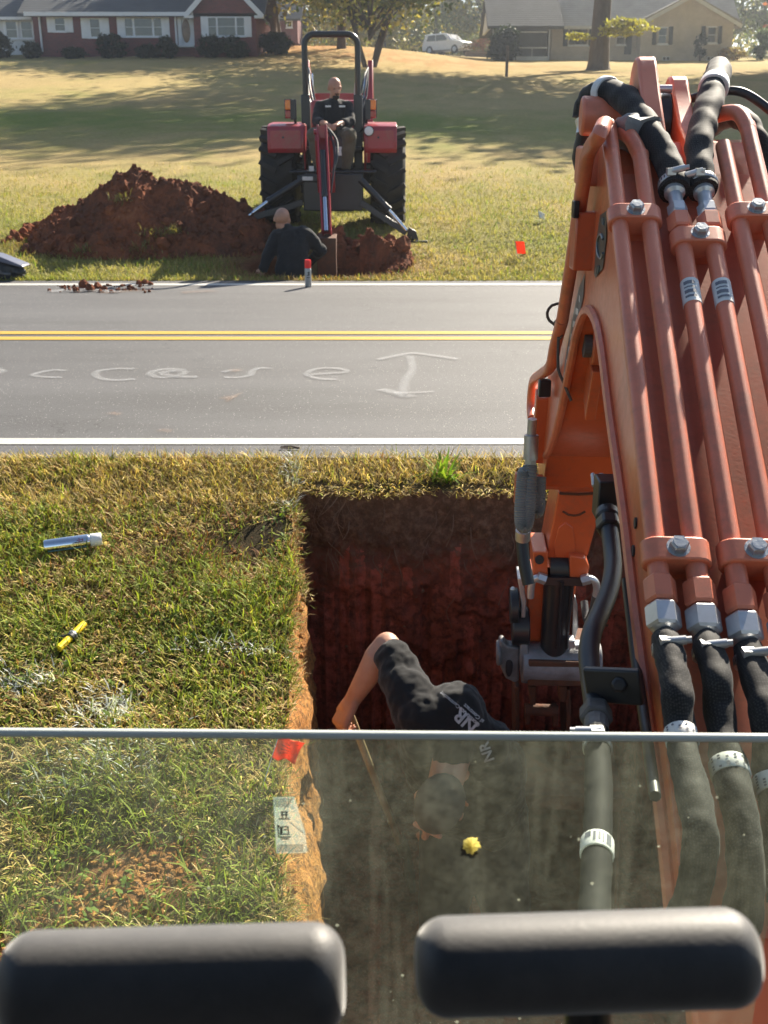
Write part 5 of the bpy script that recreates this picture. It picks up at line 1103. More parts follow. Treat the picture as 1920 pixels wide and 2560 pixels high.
# backhoe
b = MB(); b.box((0.02, -0.72, 0.42), (0.74, 0.34, 0.44)); b.box((0.02, -0.55, 0.24), (0.50, 0.5, 0.10)); b.box((0.17, -0.80, 0.24), (0.22, 0.06, 0.10)); b.box((-0.29, -0.86, 0.58), (0.26, 0.10, 0.08)); b.box((0.28, -0.6, 0.66), (0.55, 0.5, 0.03)); b.box((-0.3, -0.6, 0.66), (0.45, 0.5, 0.03)); b.build('backhoe_frame', M['black_paint'], tr, bevel=0.015, local=True)
b = MB(); b.box((0.08, -0.62, 0.88), (0.36, 0.22, 0.40)); b.build('control_console', M['black_paint'], tr, bevel=0.03, local=True)
b = MB(); b.box((0.095, -0.735, 0.90), (0.085, 0.006, 0.105)); b.box((-0.29, -0.915, 0.585), (0.13, 0.006, 0.045)); b.box((-0.24, -0.915, 0.70), (0.06, 0.006, 0.06)); b.build('warning_label', M['paper'], tr, local=True)
b = MB()
for k, xx in enumerate((-0.06, 0.0, 0.06, 0.12)):
    b.cyl((xx, -0.60, 1.02), (xx, -0.66, 1.18), 0.008, n=8); b.ell((xx, -0.665, 1.19), 0.02, None, 10, 6)
b.build('lever', M['black_paint'], tr, local=True)
for xx in (-0.14, 0.03):
    b = MB(); b.prism([(-0.85, 0.50), (-1.0, 0.42), (-1.42, 1.02), (-1.36, 1.10), (-1.24, 1.08)], (xx, 0, 0), (0, 1, 0), (0, 0, 1), (1, 0, 0), -0.02, 0.02); b.build('boom_plate', M['red'], tr, bevel=0.004, local=True)
bk = (ony(706, 505, 12.35) - Vector((TR.x, 14.35, TRz))); ap = L(-0.075, -1.36, 1.10)
b = MB(); w_ = 0.05
for sx in (-1, 1): b.bar(ap+L(sx*w_, 0.02, 0.06), bk+L(sx*w_*0.9, 0, 0), 0.022, 0.17, up=(0, -1, 0.3))
b.bar(ap+L(0, 0.06, 0), bk+L(0, 0.06, 0), 0.085, 0.02, up=(0, -1, 0.3)); b.cyl(ap+L(-.10, 0, 0.02), ap+L(.10, 0, .02), 0.03, n=12); b.box(ap+L(0, -0.05, 0.02), (0.11, 0.02, 0.14)); b.build('dipper', M['red'], tr, bevel=0.004, local=True)
d_ = (bk-ap).normalized(); off = L(0.0, -0.085, 0.0)
b = MB(); b.cyl(ap+d_*0.22+off, ap+d_*0.78+off, 0.034, n=16); b.cyl(ap+d_*0.74+off, ap+d_*0.80+off, 0.040, n=16); b.build('bucket_cylinder', M['black_paint'], tr, local=True)
b = MB(); b.cyl(ap+d_*0.78+off, ap+d_*1.22+off, 0.026, n=14); b.build('cylinder_rod', M['chrome'], tr, local=True)
b = MB(); b.tube(spline([ap+L(.08, -.02, .05), ap+L(.17, -.06, -.08), ap+d_*0.3+L(.16, -.06, 0), ap+d_*0.5+L(.10, -.04, 0)], 7), 0.016, 8); b.tube(spline([ap+L(.06, -.02, .07), ap+L(.13, -.10, -.10), ap+d_*0.36+L(.13, -.08, 0), ap+d_*0.75+L(.07, -.04, 0)], 7), 0.013, 8); b.build('backhoe_hose', M['black_satin'], tr, local=True)
b = MB(); bb = bk+L(0, 0, 0)
b.prism([(0.12, 0.05), (-0.13, 0.02), (-0.17, -0.22), (-0.10, -0.46), (0.05, -0.52), (0.20, -0.44), (0.02, -0.40), (-0.05, -0.2)], bb+L(0, .02, -.06), (0, 1, 0), (0, 0, 1), (1, 0, 0), -0.11, 0.11)
for k in range(4): b.box(bb+L(-0.09+0.06*k, 0.22, -0.50), (0.035, 0.12, 0.03))
b.build('bucket', M['rust'], tr, bevel=0.006, local=True)
for sx, p0, p1 in ((-1, L(-0.36, -0.86, 0.52), L(-1.05, -0.95, 0.10)), (1, L(0.36, -0.86, 0.52), L(0.93, -0.95, -0.06))):
    b = MB(); lo0 = p0+L(0, 0, -0.22); b.bar(lo0, p1, 0.075, 0.085, up=(0, -1, 0)); b.prism([(0, -.05), (.16*sx, -.12), (.12*sx, .02), (.03*sx, .07)], p1, (1, 0, 0), (0, 0, 1), (0, 1, 0), -0.05, 0.05)
    b.box(p1+L(sx*0.13, 0, -0.10), (0.26, 0.24, 0.025)); st = b.build('stabiliser_leg', M['black_paint'], tr, bevel=0.006, local=True)
    u = (p1-p0); o_ = L(0, -0.03, 0.05); b = MB(); b.cyl(p0+o_, p0+u*0.60+o_, 0.042, n=14); b.cyl(p0+u*0.57+o_, p0+u*0.62+o_, 0.048, n=14); b.build('leg_cylinder', M['black_paint'], st, local=True)
    b = MB(); b.cyl(p0+u*0.6+o_, p1+L(0, -.03, .03), 0.024, n=12); b.build('leg_rod', M['chrome'], st, local=True)

# ================================================================= SMALL THINGS
def can(name, label, base, d, r, h, cap_h, body, cap, mark):
    d = Vector(d).normalized(); root = empty(name, base); tag(root, label, 'spray can'); hb = h-cap_h
    b = MB(); b.lathe(base, d, [(r*0.90, 0), (r, 0.004), (r, hb-0.012), (r*0.97, hb-0.006), (r*0.82, hb)], 26); bo = b.build('can_body', M[body], root, angle=50)
    b = MB(); b.lathe(Vector(base)+d*hb, d, [(r*0.90, 0), (r*0.97, 0.003), (r*0.93, cap_h*0.92), (r*0.85, cap_h), (r*0.2, cap_h)], 26); b.build('cap', cap, root, angle=50)
    return root, bo
M['can_grey'] = mat('grey_can', (0.42, 0.44, 0.45), 0.35, 0.4, (0.33, 0.35, 0.36), 30)
q0 = onz(666, 619, 0.004); q0.z = 0.004
cn, cb_ = can('spray_can', 'upright grey marking paint can with red cap on the far road line', q0, (0, 0, 1), 0.0345, 0.275, 0.085, 'can_grey', mat('red_cap', (0.9, 0.03, 0.03), 0.35, 0, (0.82, 0.03, 0.03), 5), None)
b = MB()
for k in range(3): b.box((q0.x+0.004, q0.y-0.0352, 0.10+0.025*k), (0.030-0.006*k, 0.003, 0.008))
b.box((q0.x+0.012, q0.y-0.034, 0.14), (0.012, 0.004, 0.04)); b.build('label_print', M['ink'], cb_)
a = onfun(99, 1208, vzf); c = onfun(222, 1187, vzf); dd = (c-a); dd.z = vzf(c.x, c.y)-vzf(a.x, a.y); a.z = vzf(a.x, a.y)+0.045; Lc = dd.length
cn, cb_ = can('spray_can', 'silver paint can with white cap lying in the grass', a, dd, Lc*0.125, Lc, Lc*0.20, 'chrome', M['white'], None)
dn = dd.normalized(); sdv = Vector((0, 0, 1)).cross(dn); r0 = Lc*0.125
b = MB(); vv = (CAM-(a+dn*Lc*.5)); vv = (vv-dn*vv.dot(dn)).normalized(); wv = dn.cross(vv)
def onc(t, ang): return a+dn*Lc*t+(vv*math.cos(ang)+wv*math.sin(ang))*(r0+0.0008)
for (t0_, t1_, a0, a1) in ((0.05, 0.72, 0.75, 0.98),):
    n = 6; b.add([onc(t0_ if k < 2 else t1_, (a0, a1)[k % 2]) for k in range(4)], [(0, 1, 3, 2)])
b.build('label_band', mat('blue_band', (0.12, 0.30, 0.42), 0.4), cb_)
b = MB()
for t0_, t1_, a0, a1 in ((0.60, 0.62, -0.55, 0.0), (0.57, 0.66, -0.32, -0.22), (0.665, 0.68, -0.45, -0.1)): b.add([onc(t0_, a0), onc(t1_, a0), onc(t1_, a1), onc(t0_, a1)], [(0, 1, 2, 3)])
b.build('label_mark', mat('maroon_print', (0.30, 0.03, 0.03), 0.5), cb_)
# yellow tool
a = onfun(128, 1418, vzf); c = onfun(184, 1366, vzf); a.z += 0.03; c.z += 0.035; tl = empty('folding_tool', a); tag(tl, 'yellow handled tool with a black collar lying in the grass', 'hand tool')
b = MB(); b.cyl(a, c, 0.0135, n=14); b.build('handle', mat('yellow_plastic', (0.85, 0.62, 0.02), 0.35, 0, (0.78, 0.55, 0.02), 10), tl, bevel=0.002)
b = MB(); b.cyl(a.lerp(c, .42), a.lerp(c, .60), 0.018, n=14); k0 = a.lerp(c, .5); k1 = onfun(120, 1392, vzf)+Vector((0, 0, .02)); b.bar(k0, k1, 0.014, 0.02); b.bar(k0+Vector((0, .01, 0)), onfun(128, 1400, vzf)+Vector((0, 0, .015)), 0.010, 0.012); b.build('collar', M['black_satin'], tl, bevel=0.002)
b = MB(); b.cyl(a.lerp(c, .53), a.lerp(c, .57), 0.0185, n=14); b.build('ring', M['galv'], tl)
# marking flags
def flag(name, label, foot, top, w_, h_, right, col, crumple=0.0, seed=1, lines=False):
    root = empty(name, foot); tag(root, label, 'flag'); b = MB(); b.cyl(foot, top, 0.0016 if lines else 0.004, n=6); b.build('wire', M['galv'] if not lines else M['trim'], root)
    rt = Vector(right).normalized(); dn_ = (Vector(foot)-Vector(top)).normalized(); nn = rt.cross(dn_); N = 14; V = []; rr = random.Random(seed)
    for j in range(N+1):
        for i in range(N+1):
            u, v = i/N, j/N; wv_ = math.sin(u*6+v*3+seed)*0.10+math.sin(u*11-v*5)*0.05
            V.append(Vector(top)+rt*w_*(u-0.12*crumple*v*u)+dn_*h_*(v+crumple*0.35*u*(1-0.3*v))+nn*w_*(wv_*(0.5+crumple)+0.012))
    Fq = [(j*(N+1)+i, j*(N+1)+i+1, (j+1)*(N+1)+i+1, (j+1)*(N+1)+i) for j in range(N) for i in range(N)]
    b = MB(); b.add(V, Fq); s = b.build('flag_sheet', col, root, angle=180); so = s.modifiers.new('thick', 'SOLIDIFY'); so.thickness = 0.0012
    if lines:
        b = MB(); r2 = random.Random(2)
        for j in range(3, 12, 2):
            for i in range(3, 12):
                if r2.random() < 0.72:
                    q_ = V[j*(N+1)+i]; q2 = V[j*(N+1)+i+1]; q3 = V[(j+1)*(N+1)+i]; up_ = (q3-q_)*0.45; off_ = nn*-0.0016
                    for o_ in (off_, -off_): b.add([q_+o_, q_.lerp(q2, .8)+o_, q_.lerp(q2, .8)+up_+o_, q_+up_+o_], [(0, 1, 2, 3)])
        b.build('flag_print', mat('flag_ink', (0.25, 0.03, 0.02), 0.6), s)
    return root
def flagmat():
    t = NT('orange_flag'); b = t.bsdf((0.95, 0.13, 0.035), 0.45); tr = t.n('ShaderNodeBsdfTranslucent'); tr.inputs[0].default_value = (1, 0.16, 0.04, 1); m = t.n('ShaderNodeMixShader'); m.inputs[0].default_value = 0.45
    t.l(b, m.inputs[1]); t.l(tr.outputs[0], m.inputs[2]); return t.done(m.outputs[0])
M['flag'] = flagmat()
ft = onfun(560, 1722, vzf); tp = ft+Vector((0.045, 0.03, 0.27)); 
tp = P(603, 1586, (ft-CAM).dot(Vector((0, math.cos(PITCH), -math.sin(PITCH))))-0.02); flag('marking_flag', 'orange utility flag on a wire leaning over the trench edge', ft, tp, 0.085, 0.075, (0.95, 0.1, -0.1), M['flag'], 1.0, 1, True)
ft = gp(1119, 562); flag('marking_flag', 'orange marking flag standing in the lawn left of the orange boom', ft, ony(1113, 521, ft.y), 0.105, 0.145, (1, 0, 0), M['flag'], 0.1, 4)
ft = gp(1166, 480); flag('marking_flag', 'tiny white marking flag standing in the lawn near the boom', ft, ony(1163, 455, ft.y), 0.085, 0.085, (1, 0, -.3), M['white'], 0.6, 6)
# black bag at the left edge of the far verge
q0 = gp(0, 606); bg_ = empty('black_bag', (q0.x, q0.y, q0.z)); tag(bg_, 'slumped black bag at the left end of the far road edge', 'bag')
b = MB(); b.limb([q0+Vector((-.45, .1, .16)), q0+Vector((-.12, .08, .15)), q0+Vector((.10, .06, .11)), q0+Vector((.20, .05, .08))], [0.17, 0.16, 0.11, 0.08]); wrinkle(remesh(b.build('sack', M['black_satin'], bg_), 0.012, 5), 0.12, 0.05)
b = MB(); b.limb([q0+Vector((-.5, .0, .03)), q0+Vector((.10, -.02, .03)), q0+Vector((.24, .02, .035))], [0.05, 0.05, 0.045]); remesh(b.build('sole_pad', M['rubber'], bg_), 0.012, 3)
b = MB(); b.prism([(-.10, .30), (.02, .285), (.30, .17), (.30, .145), (.05, .21), (-.10, .26)], q0, (1, 0, 0), (0, 0, 1), (0, 1, 0), -0.10, 0.16); b.build('top_flap', mat('blue_grey_nylon', (0.10, 0.11, 0.16), 0.45), bg_, bevel=0.02)
b = MB(); b.tube(spline([q0+Vector((-.15, -.13, .27)), q0+Vector((.0, -.14, .20)), q0+Vector((.06, -.12, .10)), q0+Vector((.16, -.10, .08))], 6), 0.018, 8); b.build('strap', M['cast'], bg_)
# twig on the near edge of the asphalt
a = onz(606, 966, 0.01); c = onz(648, 968, 0.01); b = MB(); b.tube(spline([a, a.lerp(c, .4)+Vector((0, .006, .004)), c], 5), [0.004]*6+[0.006]*4+[0.003], 7); b.bar(a+Vector((0, -.01, 0)), a.lerp(c, .7)+Vector((0, -.008, 0)), .006, .006); tag(b.build('twig', M['bark']), 'short dark stick lying on the asphalt by the near white line', 'twig')
# broad leaved tuft at the road side lip of the trench
q0 = onfun(955, 1045, vzf, 2); n = 46; xx = rng.normal(q0.x, 0.025, n); yy = rng.normal(q0.y+0.02, 0.012, n); az = rng.uniform(0, 6.3, n); v = rng.uniform(0, 1, (n, 1))
tf = blades(xx, yy, vz(xx, yy), rng.uniform(.09, .20, n), rng.uniform(.009, .016, n), np.array([.13, .24, .03])*(1-v)+np.array([.26, .36, .05])*v, rng.uniform(.35, 1.15, n), az, 'grass_tuft'); tag(tf, 'broad bladed bright green tuft on the far lip of the trench', 'grass tuft')
# ================================================================= EXCAVATOR (the machine the picture is taken from)
PSI = R(4.0); BH = Vector((math.sin(PSI), math.cos(PSI), 0)); BL = Vector((math.cos(PSI), -math.sin(PSI), 0)); BC0 = 0.385*math.cos(PSI)-1.39*math.sin(PSI); BZ = Vector((0, 0, 1))
def BP(u, z, s=0.0): return BH*u+BL*(BC0+s)+BZ*z
def PB(x, y, s=0.0):
    r = ray(x, y); return CAM+r*((BC0+s)/r.dot(BL))
def PU(x, y, u):
    r = ray(x, y); return CAM+r*(u/r.dot(BH))
ex = empty('excavator', (0.1, 0.0, -0.56)); tag(ex, 'orange excavator whose boom with hydraulic pipes reaches into the trench, seen from its cab', 'excavator')
def sleeve_mat():
    t = NT('hose_sleeve'); v = t.coord(); n = t.noise(v, 9, 5, 0.6); w = t.n('ShaderNodeTexVoronoi'); w.inputs['Scale'].default_value = 300; w.inputs['Randomness'].default_value = 0.35; t.l(v, w.inputs['Vector'])
    col = t.mix(0.9, t.ramp(n, [(0.35, (0.016, 0.0155, 0.016)), (0.7, (0.036, 0.033, 0.031))]), t.ramp(w.outputs['Distance'], [(0.15, 1.9), (0.55, 0.25)]), 'MULTIPLY')
    return t.done(t.bsdf(col, 0.75, 0, t.bump(w.outputs['Distance'], -0.9, 0.003), 0, 0.35, Sheen_Weight=0.08))
M['sleeve'] = sleeve_mat()
W = 0.30; S0 = -0.004
# ---- boom
def zt(u): return 0.896-0.046+0.705*(u-1.389)
prof = [(0.86, 0.40), (1.0, 0.52), (1.12, 0.608), (1.271, 0.694), (1.458, 0.790), (1.62, 0.882), (1.836, 0.983), (1.996, 1.068), (2.10, 1.103), (2.218, 1.112), (2.32, 1.097), (2.392, 1.066), (2.46, 1.022), (2.507, 0.970), (2.58, 0.895), (2.648, 0.823), (2.74, 0.74), (2.826, 0.675), (2.95, 0.60), (3.065, 0.545),
        (3.15, 0.42), (3.24, 0.38), (3.36, 0.40), (3.42, 0.48), (3.40, 0.58), (3.30, 0.68), (3.143, 0.805), (2.98, 0.96), (2.86, 1.09), (2.775, 1.22), (2.72, 1.323), (2.66, 1.39), (2.57, 1.425), (2.46, 1.44), (2.34, 1.45), (2.24, 1.445), (2.165, zt(2.165)), (1.9, zt(1.9)), (1.6, zt(1.6)), (1.3, zt(1.3)), (1.1, zt(1.1)), (0.95, zt(0.95)-0.01), (0.86, 0.46)]
b = MB(); b.prism(prof, (0, 0, 0), BH, BZ, BL, BC0+S0, BC0+W); boom = b.build('boom', M['orange'], ex, bevel=0.006, angle=28)
b = MB(); rim = [BP(u, z, S0-0.004) for u, z in prof[1:20]]; b.tube(spline(rim, 4), 0.0105, 8)
b.build('boom_rim', M['orange_pipe'], boom)
b = MB(); b.add([BP(u, zt(u)+0.0015, s) for u in (1.0, 2.15) for s in (0.004, W-0.008)], [(0, 1, 3, 2)]); b.build('boom_top', M['orange_pipe'], boom, smooth=False)
# pin boss and lug in the bend
def axial(b, u, z, s0, s1, r, n=24): b.cyl(BP(u, z, s0), BP(u, z, s1), r, n=n)
q = PB(1277, 745, 0.03); uu, zz = q.dot(BH), q.z
b = MB(); axial(b, uu, zz, 0.03, 0.13, 0.048); b.prism([(uu-.05, zz), (uu-.02, zz+.11), (uu+.05, zz+.08), (uu+.045, zz-.02), (uu, zz-.05)], (0, 0, 0), BH, BZ, BL, BC0+.05, BC0+.085); b.prism([(uu-.02, zz-.06), (uu+.10, zz-.05), (uu+.12, zz-.16), (uu+.06, zz-.20)], (0, 0, 0), BH, BZ, BL, BC0+.035, BC0+.06); b.build('pin_boss', M['orange'], boom, bevel=0.003)
b = MB(); axial(b, uu, zz, 0.012, 0.031, 0.030); axial(b, uu+0.05, zz-.004, 0.02, 0.05, 0.016, 6); b.build('pin', M['cast'], boom)
# ears for the arm cylinder
def ear(s0, s1, top, slot):
    b = MB(); u0, z0 = top
    pts = [(2.0, zt(2.0)-.02), (2.20, zt(2.2)+.03), (u0-0.16, z0-0.10)] if not slot else [(2.12, zt(2.12)-.02), (u0-.20, 1.47), (u0-0.11, z0-0.075)]
    for k in range(9):
        a = math.pi*(0.80-0.95*k/8); pts.append((u0+0.062*math.cos(a), z0-0.062+0.062*math.sin(a)))
    pts += [(u0+0.12, 1.46), (u0+0.12, 1.35), (2.3, 1.35)]
    b.prism(pts, (0, 0, 0), BH, BZ, BL, BC0+s0, BC0+s1); e = b.build('cylinder_lug', M['orange_pipe'], boom, bevel=0.006)
    return e
q1 = PB(1378, 122, 0.075); q2 = PB(1462, 164, 0.168)
e1 = ear(0.070, 0.110, (q1.dot(BH), q1.z), True); e2 = ear(0.150, 0.188, (q2.dot(BH), q2.z), False)
ue, ze_ = q1.dot(BH), q1.z-0.085
b = MB(); a0 = [(ue-.02+0.017*math.cos(t), ze_-0.03+0.05*math.sin(t)) for t in np.linspace(0, 2*math.pi, 18)[:-1]]; b.prism(a0, (0, 0, 0), BH, BZ, BL, BC0+.066, BC0+.0695); b.build('slot', M['ink'], e1)
b = MB(); axial(b, ue+.01, ze_-0.03, -0.035, 0.070, 0.040, 20); b.prism([(ue-.09, ze_-.09), (ue+.07, ze_-.09), (ue+.07, ze_-.17), (ue-.09, ze_-.17)], (0, 0, 0), BH, BZ, BL, BC0-.035, BC0+.07); b.build('lug_arm', M['orange_pipe'], boom, bevel=0.006)
b = MB(); p0 = BP(ue+.04, ze_-0.05, 0.130); p1 = BP(3.45, 0.95, 0.130); b.cyl(BP(ue+.02, ze_-.045, .112), BP(ue+.02, ze_-.045, .148), 0.062, n=24); b.cyl(p0, p1, 0.034, 0.052, n=24); b.build('arm_cylinder', M['black_paint'], ex)
b = MB(); b.cyl(BP(ue-.01, ze_+.022, .112), BP(ue-.01, ze_+.022, .148), 0.008, n=12); b.build('grease_line', M['steel'], boom)
# ---- pipes along the boom
def pl(u, s, lift=0.0): return BP(u, 0.896+0.705*(u-1.389)+lift, s)
PS_ = [0.002+0.0533*i for i in range(6)]; PR = 0.0152
U0 = [1.346, 1.343, 1.335, 1.33, 1.325, 1.32]; U1 = [2.20, 2.13, 1.965, 1.965, 2.16, 2.20]
for i in range(6):
    s = PS_[i]; pts = [pl(U0[i], s), pl(U0[i]+.2, s), pl(1.7, s), pl(U1[i]-.03, s)]
    if i == 0: pts += [pl(U1[0], s), PB(1308, 268, -0.01)+BH*.02, PB(1294, 292, -.03), PB(1272, 330, -.035), PB(1260, 395, -.035), PB(1236, 560, -.03), PB(1215, 690, -.03)]
    elif i == 1: pts += [pl(U1[1], s), BP(2.19, 1.46, s-.02), BP(2.24, 1.45, s-.05)]
    elif i == 5: pts += [pl(U1[5], s), BP(2.25, 1.50, s-.012), BP(2.30, 1.495, s-.045), BP(2.33, 1.47, s-.09)]
    else: pts += [pl(U1[i], s)]
    b = MB(); b.tube(spline(pts, 6) if i in (0, 1, 5) else pts, PR, 16); pp = b.build('hydraulic_pipe', M['orange_pipe'], ex)
    dirp = (pl(1.5, 0)-pl(1.4, 0)).normalized()
    # lower end: hex coupling, zinc nut, neck
    def hexa(b, c, d, r, L_, n=6):
        b.lathe(c, d, [(r*0.86, 0), (r, 0.004), (r, L_-0.004), (r*0.86, L_)], n)
    b = MB(); hexa(b, pl(U0[i]+.012, s), -dirp, 0.0225, 0.040); b.build('coupling', M['orange_pipe'], pp, angle=25)
    b = MB(); hexa(b, pl(U0[i], s)-dirp*.0285, -dirp, 0.0240, 0.036); b.lathe(pl(U0[i], s)-dirp*.064, -dirp, [(0.019, 0), (0.0125, 0.006), (0.0125, 0.014), (0.0165, 0.018), (0.0165, 0.03)], 16); b.build('pipe_nut', M['steel'], pp, angle=25)
    if i in (2, 3):
        b = MB(); hexa(b, pl(U1[i]-.01, s), dirp, 0.0225, 0.040); b.build('coupling', M['orange_pipe'], pp, angle=25)
        b = MB(); hexa(b, pl(U1[i]+.025, s), dirp, 0.0185, 0.028); b.lathe(pl(U1[i]+.048, s), dirp, [(0.013, 0), (0.013, 0.03), (0.019, 0.035), (0.019, 0.06)], 16); b.build('pipe_nut', M['steel'], pp, angle=25)
        b = MB(); b.lathe(pl(1.80, s), dirp, [(PR+.0008, 0), (PR+.0008, 0.055)], 18); b.build('pipe_label', M['paper'], pp)
        b = MB()
        NN = Vector((0, 0, 1)).cross(BL)
        pn = BL.cross(dirp).normalized()
        pn = pn if pn.z > 0 else -pn
        for k, (t0, t1) in enumerate(((0.008, 0.013), (0.018, 0.026), (0.031, 0.034), (0.039, 0.047))):
            cs = []
            for ang in (-0.9, -0.45, 0.0, 0.30):
                cs.append((BL*math.sin(ang)+pn*math.cos(ang))*(PR+.0016))
            for m_ in range(3):
                c0_ = pl(1.80, s); b.add([c0_+dirp*t0+cs[m_], c0_+dirp*t1+cs[m_], c0_+dirp*t1+cs[m_+1], c0_+dirp*t0+cs[m_+1]], [(0, 1, 2, 3)])
        b.build('label_print', M['ink_grey'], pp)
pn = BL.cross(dirp).normalized(); pn = pn if pn.z > 0 else -pn
def clamp(i, u, name='pipe_clamp'):
    c = (pl(u, PS_[i])+pl(u, PS_[i+1]))/2; pts = []; hw = 0.0275; r = 0.0215
    for k in range(9): a = math.pi/2-math.pi*k/8; pts.append((hw+r*math.cos(a), r*math.sin(a)))
    for k in range(9): a = -math.pi/2-math.pi*k/8; pts.append((-hw+r*math.cos(a), r*math.sin(a)))
    b = MB(); b.prism(pts, c, BL, pn, dirp, -0.019, 0.019); b.box(c-pn*.030, (0.055, 0.034, 0.034), Matrix((BL, dirp, pn)).transposed()); cl = b.build(name, M['orange_pipe'], ex, bevel=0.003, angle=35)
    b = MB(); b.lathe(c+pn*.0205, pn, [(0.0165, 0), (0.0165, 0.002), (0.012, 0.0021)], 20); b.lathe(c+pn*.0225, pn, [(0.0132, 0), (0.0135, 0.001), (0.0135, 0.010), (0.0118, 0.0125), (0.003, 0.0125)], 6); b.lathe(c+pn*.034, pn, [(0.0095, 0), (0.0090, 0.002), (0.001, 0.002)], 16); b.build('bolt', M['galv'], cl, angle=25)
for i, px in ((0, 1370), (2, 1508), (4, 1628)):
    yv = {0: 468, 2: 516, 4: 470}[i]; q = PB(px, yv, (PS_[i]+PS_[i+1])/2); clamp(i, q.dot(BH))
uL = PB(1462, 1172, (PS_[0]+PS_[1])/2).dot(BH)
for i in (0, 2, 4): clamp(i, uL+0.0*i)
# ---- sleeved hoses at the lower pipe ends
def worm_clamp(b, c, d, r, side):
    d = Vector(d).normalized(); x, y = frame(d); b.lathe(c, d, [(r+.0012, 0), (r+.002, .001), (r+.002, .012), (r+.0012, .013)], 24)
    v = (CAM-Vector(c)).normalized(); v = (v-d*v.dot(d)).normalized(); sd_ = d.cross(v)*side; p = Vector(c)+d*.0065+v*(r+.006)
    b.cyl(p-sd_*.006, p+sd_*.026, 0.0062, n=10); b.cyl(p+sd_*.026, p+sd_*.033, 0.0048, n=6); b.box(p-v*.001, (0.016, 0.013, 0.012))
def slots(b, c, d, r):
    d = Vector(d).normalized(); v = (CAM-Vector(c)).normalized(); v = (v-d*v.dot(d)).normalized(); w_ = d.cross(v)
    for k in range(-6, 7):
        a = k*0.24; e = (v*math.cos(a)+w_*math.sin(a)); tt = (w_*math.cos(a)-v*math.sin(a)); p = Vector(c)+d*.0065+e*(r+.0022); b.add([p-tt*.0008*r/.02-d*.004, p+tt*.0008*r/.02-d*.004, p+tt*.0008*r/.02+d*.004, p-tt*.0008*r/.02+d*.004], [(0, 1, 2, 3)])
HP = [[(1447, 1392), (1452, 1440), (1462, 1500), (1468, 1560), (1482, 1640), (1498, 1730), (1512, 1800), (1510, 1870), (1492, 1940), (1475, 1990)],
      [(1543, 1425), (1547, 1470), (1552, 1530), (1564, 1590), (1572, 1650), (1592, 1740), (1606, 1800), (1612, 1870), (1606, 1950), (1600, 2000)],
      [(1642, 1462), (1645, 1510), (1660, 1580), (1664, 1650), (1680, 1750), (1690, 1840), (1700, 1950)]]
HR = [0.0185, 0.0190, 0.0195]
for i in range(3):
    s = PS_[i]; c0 = pl(U0[i], s)-dirp*.096; pts = [c0+dirp*.02]+[PB(x, y, s)+pn*0.004*math.sin(k*1.9+i) for k, (x, y) in enumerate(HP[i][1:])]
    sp_ = spline(pts, 9); n = len(sp_); rs = [HR[i]*(1+0.03*math.sin(k*0.33+i*2)+0.05*math.sin(k*0.17+i))*(1+0.16*k/n) for k in range(n)]; rs[0] = rs[1] = HR[i]*0.95
    b = MB(); b.tube(sp_, rs, 26); h = b.build('sleeved_hose', M['sleeve'], ex); wrinkle(h, 0.035, 0.009)
    b = MB(); worm_clamp(b, c0+dirp*.006, -dirp, HR[i]*1.0, -1); wc = b.build('hose_clamp', M['steel'], h)
    b = MB(); slots(b, c0+dirp*.006, -dirp, HR[i]*1.0); b.build('clamp_slots', M['ink'], wc)
    # printed wrap
    k0 = min(range(n), key=lambda k: abs(sp_[k].z-PB((1478, 1566, 1655)[i], (1610, 1640, 1665)[i], s).z)); dd_ = (sp_[k0+2]-sp_[k0-2]).normalized()
    b = MB(); b.lathe(sp_[k0]-dd_*.013, dd_, [(rs[k0]+.0012, 0), (rs[k0]+.002, .001), (rs[k0]+.002, .021), (rs[k0]+.0012, .022)], 24); lb = b.build('hose_label', M['paper'], h)
    b = MB(); v = (CAM-sp_[k0]).normalized(); v = (v-dd_*v.dot(dd_)).normalized(); w_ = dd_.cross(v); r2 = random.Random(i)
    for row in range(5):
        a = -0.95+0.42*row; 
        for cc in range(5):
            if r2.random() < 0.75:
                t0 = -.012+.0038*cc; e0 = (v*math.cos(a)+w_*math.sin(a))*(rs[k0]+.0026); e1 = (v*math.cos(a+.15)+w_*math.sin(a+.15))*(rs[k0]+.0026); c_ = sp_[k0]+dd_*.002
                b.add([c_+dd_*t0+e0, c_+dd_*(t0+.0026)+e0, c_+dd_*(t0+.0026)+e1, c_+dd_*t0+e1], [(0, 1, 2, 3)])
    b.build('label_print', M['ink_grey'], lb)
# ---- hoses at the bend
def hose(name, pts, r, mat_, wav=0.06, n=10, parent=ex):
    sp_ = spline(pts, n); m = len(sp_); rs = [r*(1+wav*math.sin(k*0.8)+wav*0.7*math.sin(k*0.37+1)) for k in range(m)]
    b = MB(); b.tube(sp_, rs, 20); return b.build(name, mat_, parent), sp_, rs
c3 = pl(U1[2]+.10, PS_[2]); c4 = pl(U1[3]+.10, PS_[3])
Dk = lambda q_: (q_-CAM).dot(Vector((0, math.cos(PITCH), -math.sin(PITCH))))
d3 = Dk(c3)
h, sp_, rs = hose('sleeved_hose', [c3-dirp*.02, c3+dirp*.04, P(1413, 300, d3+.08), P(1385, 252, d3+.14), P(1352, 215, d3+.2), P(1315, 200, d3+.26), P(1285, 204, d3+.30), P(1267, 225, d3+.33), P(1262, 255, d3+.34)], 0.0265, M['sleeve'], 0.025); wrinkle(h, 0.05, 0.013)
b = MB(); worm_clamp(b, c3-dirp*.01, dirp, 0.0265, 1); wc = b.build('hose_clamp', M['steel'], h); b = MB(); slots(b, c3-dirp*.01, dirp, 0.0265); b.build('clamp_slots', M['ink'], wc)
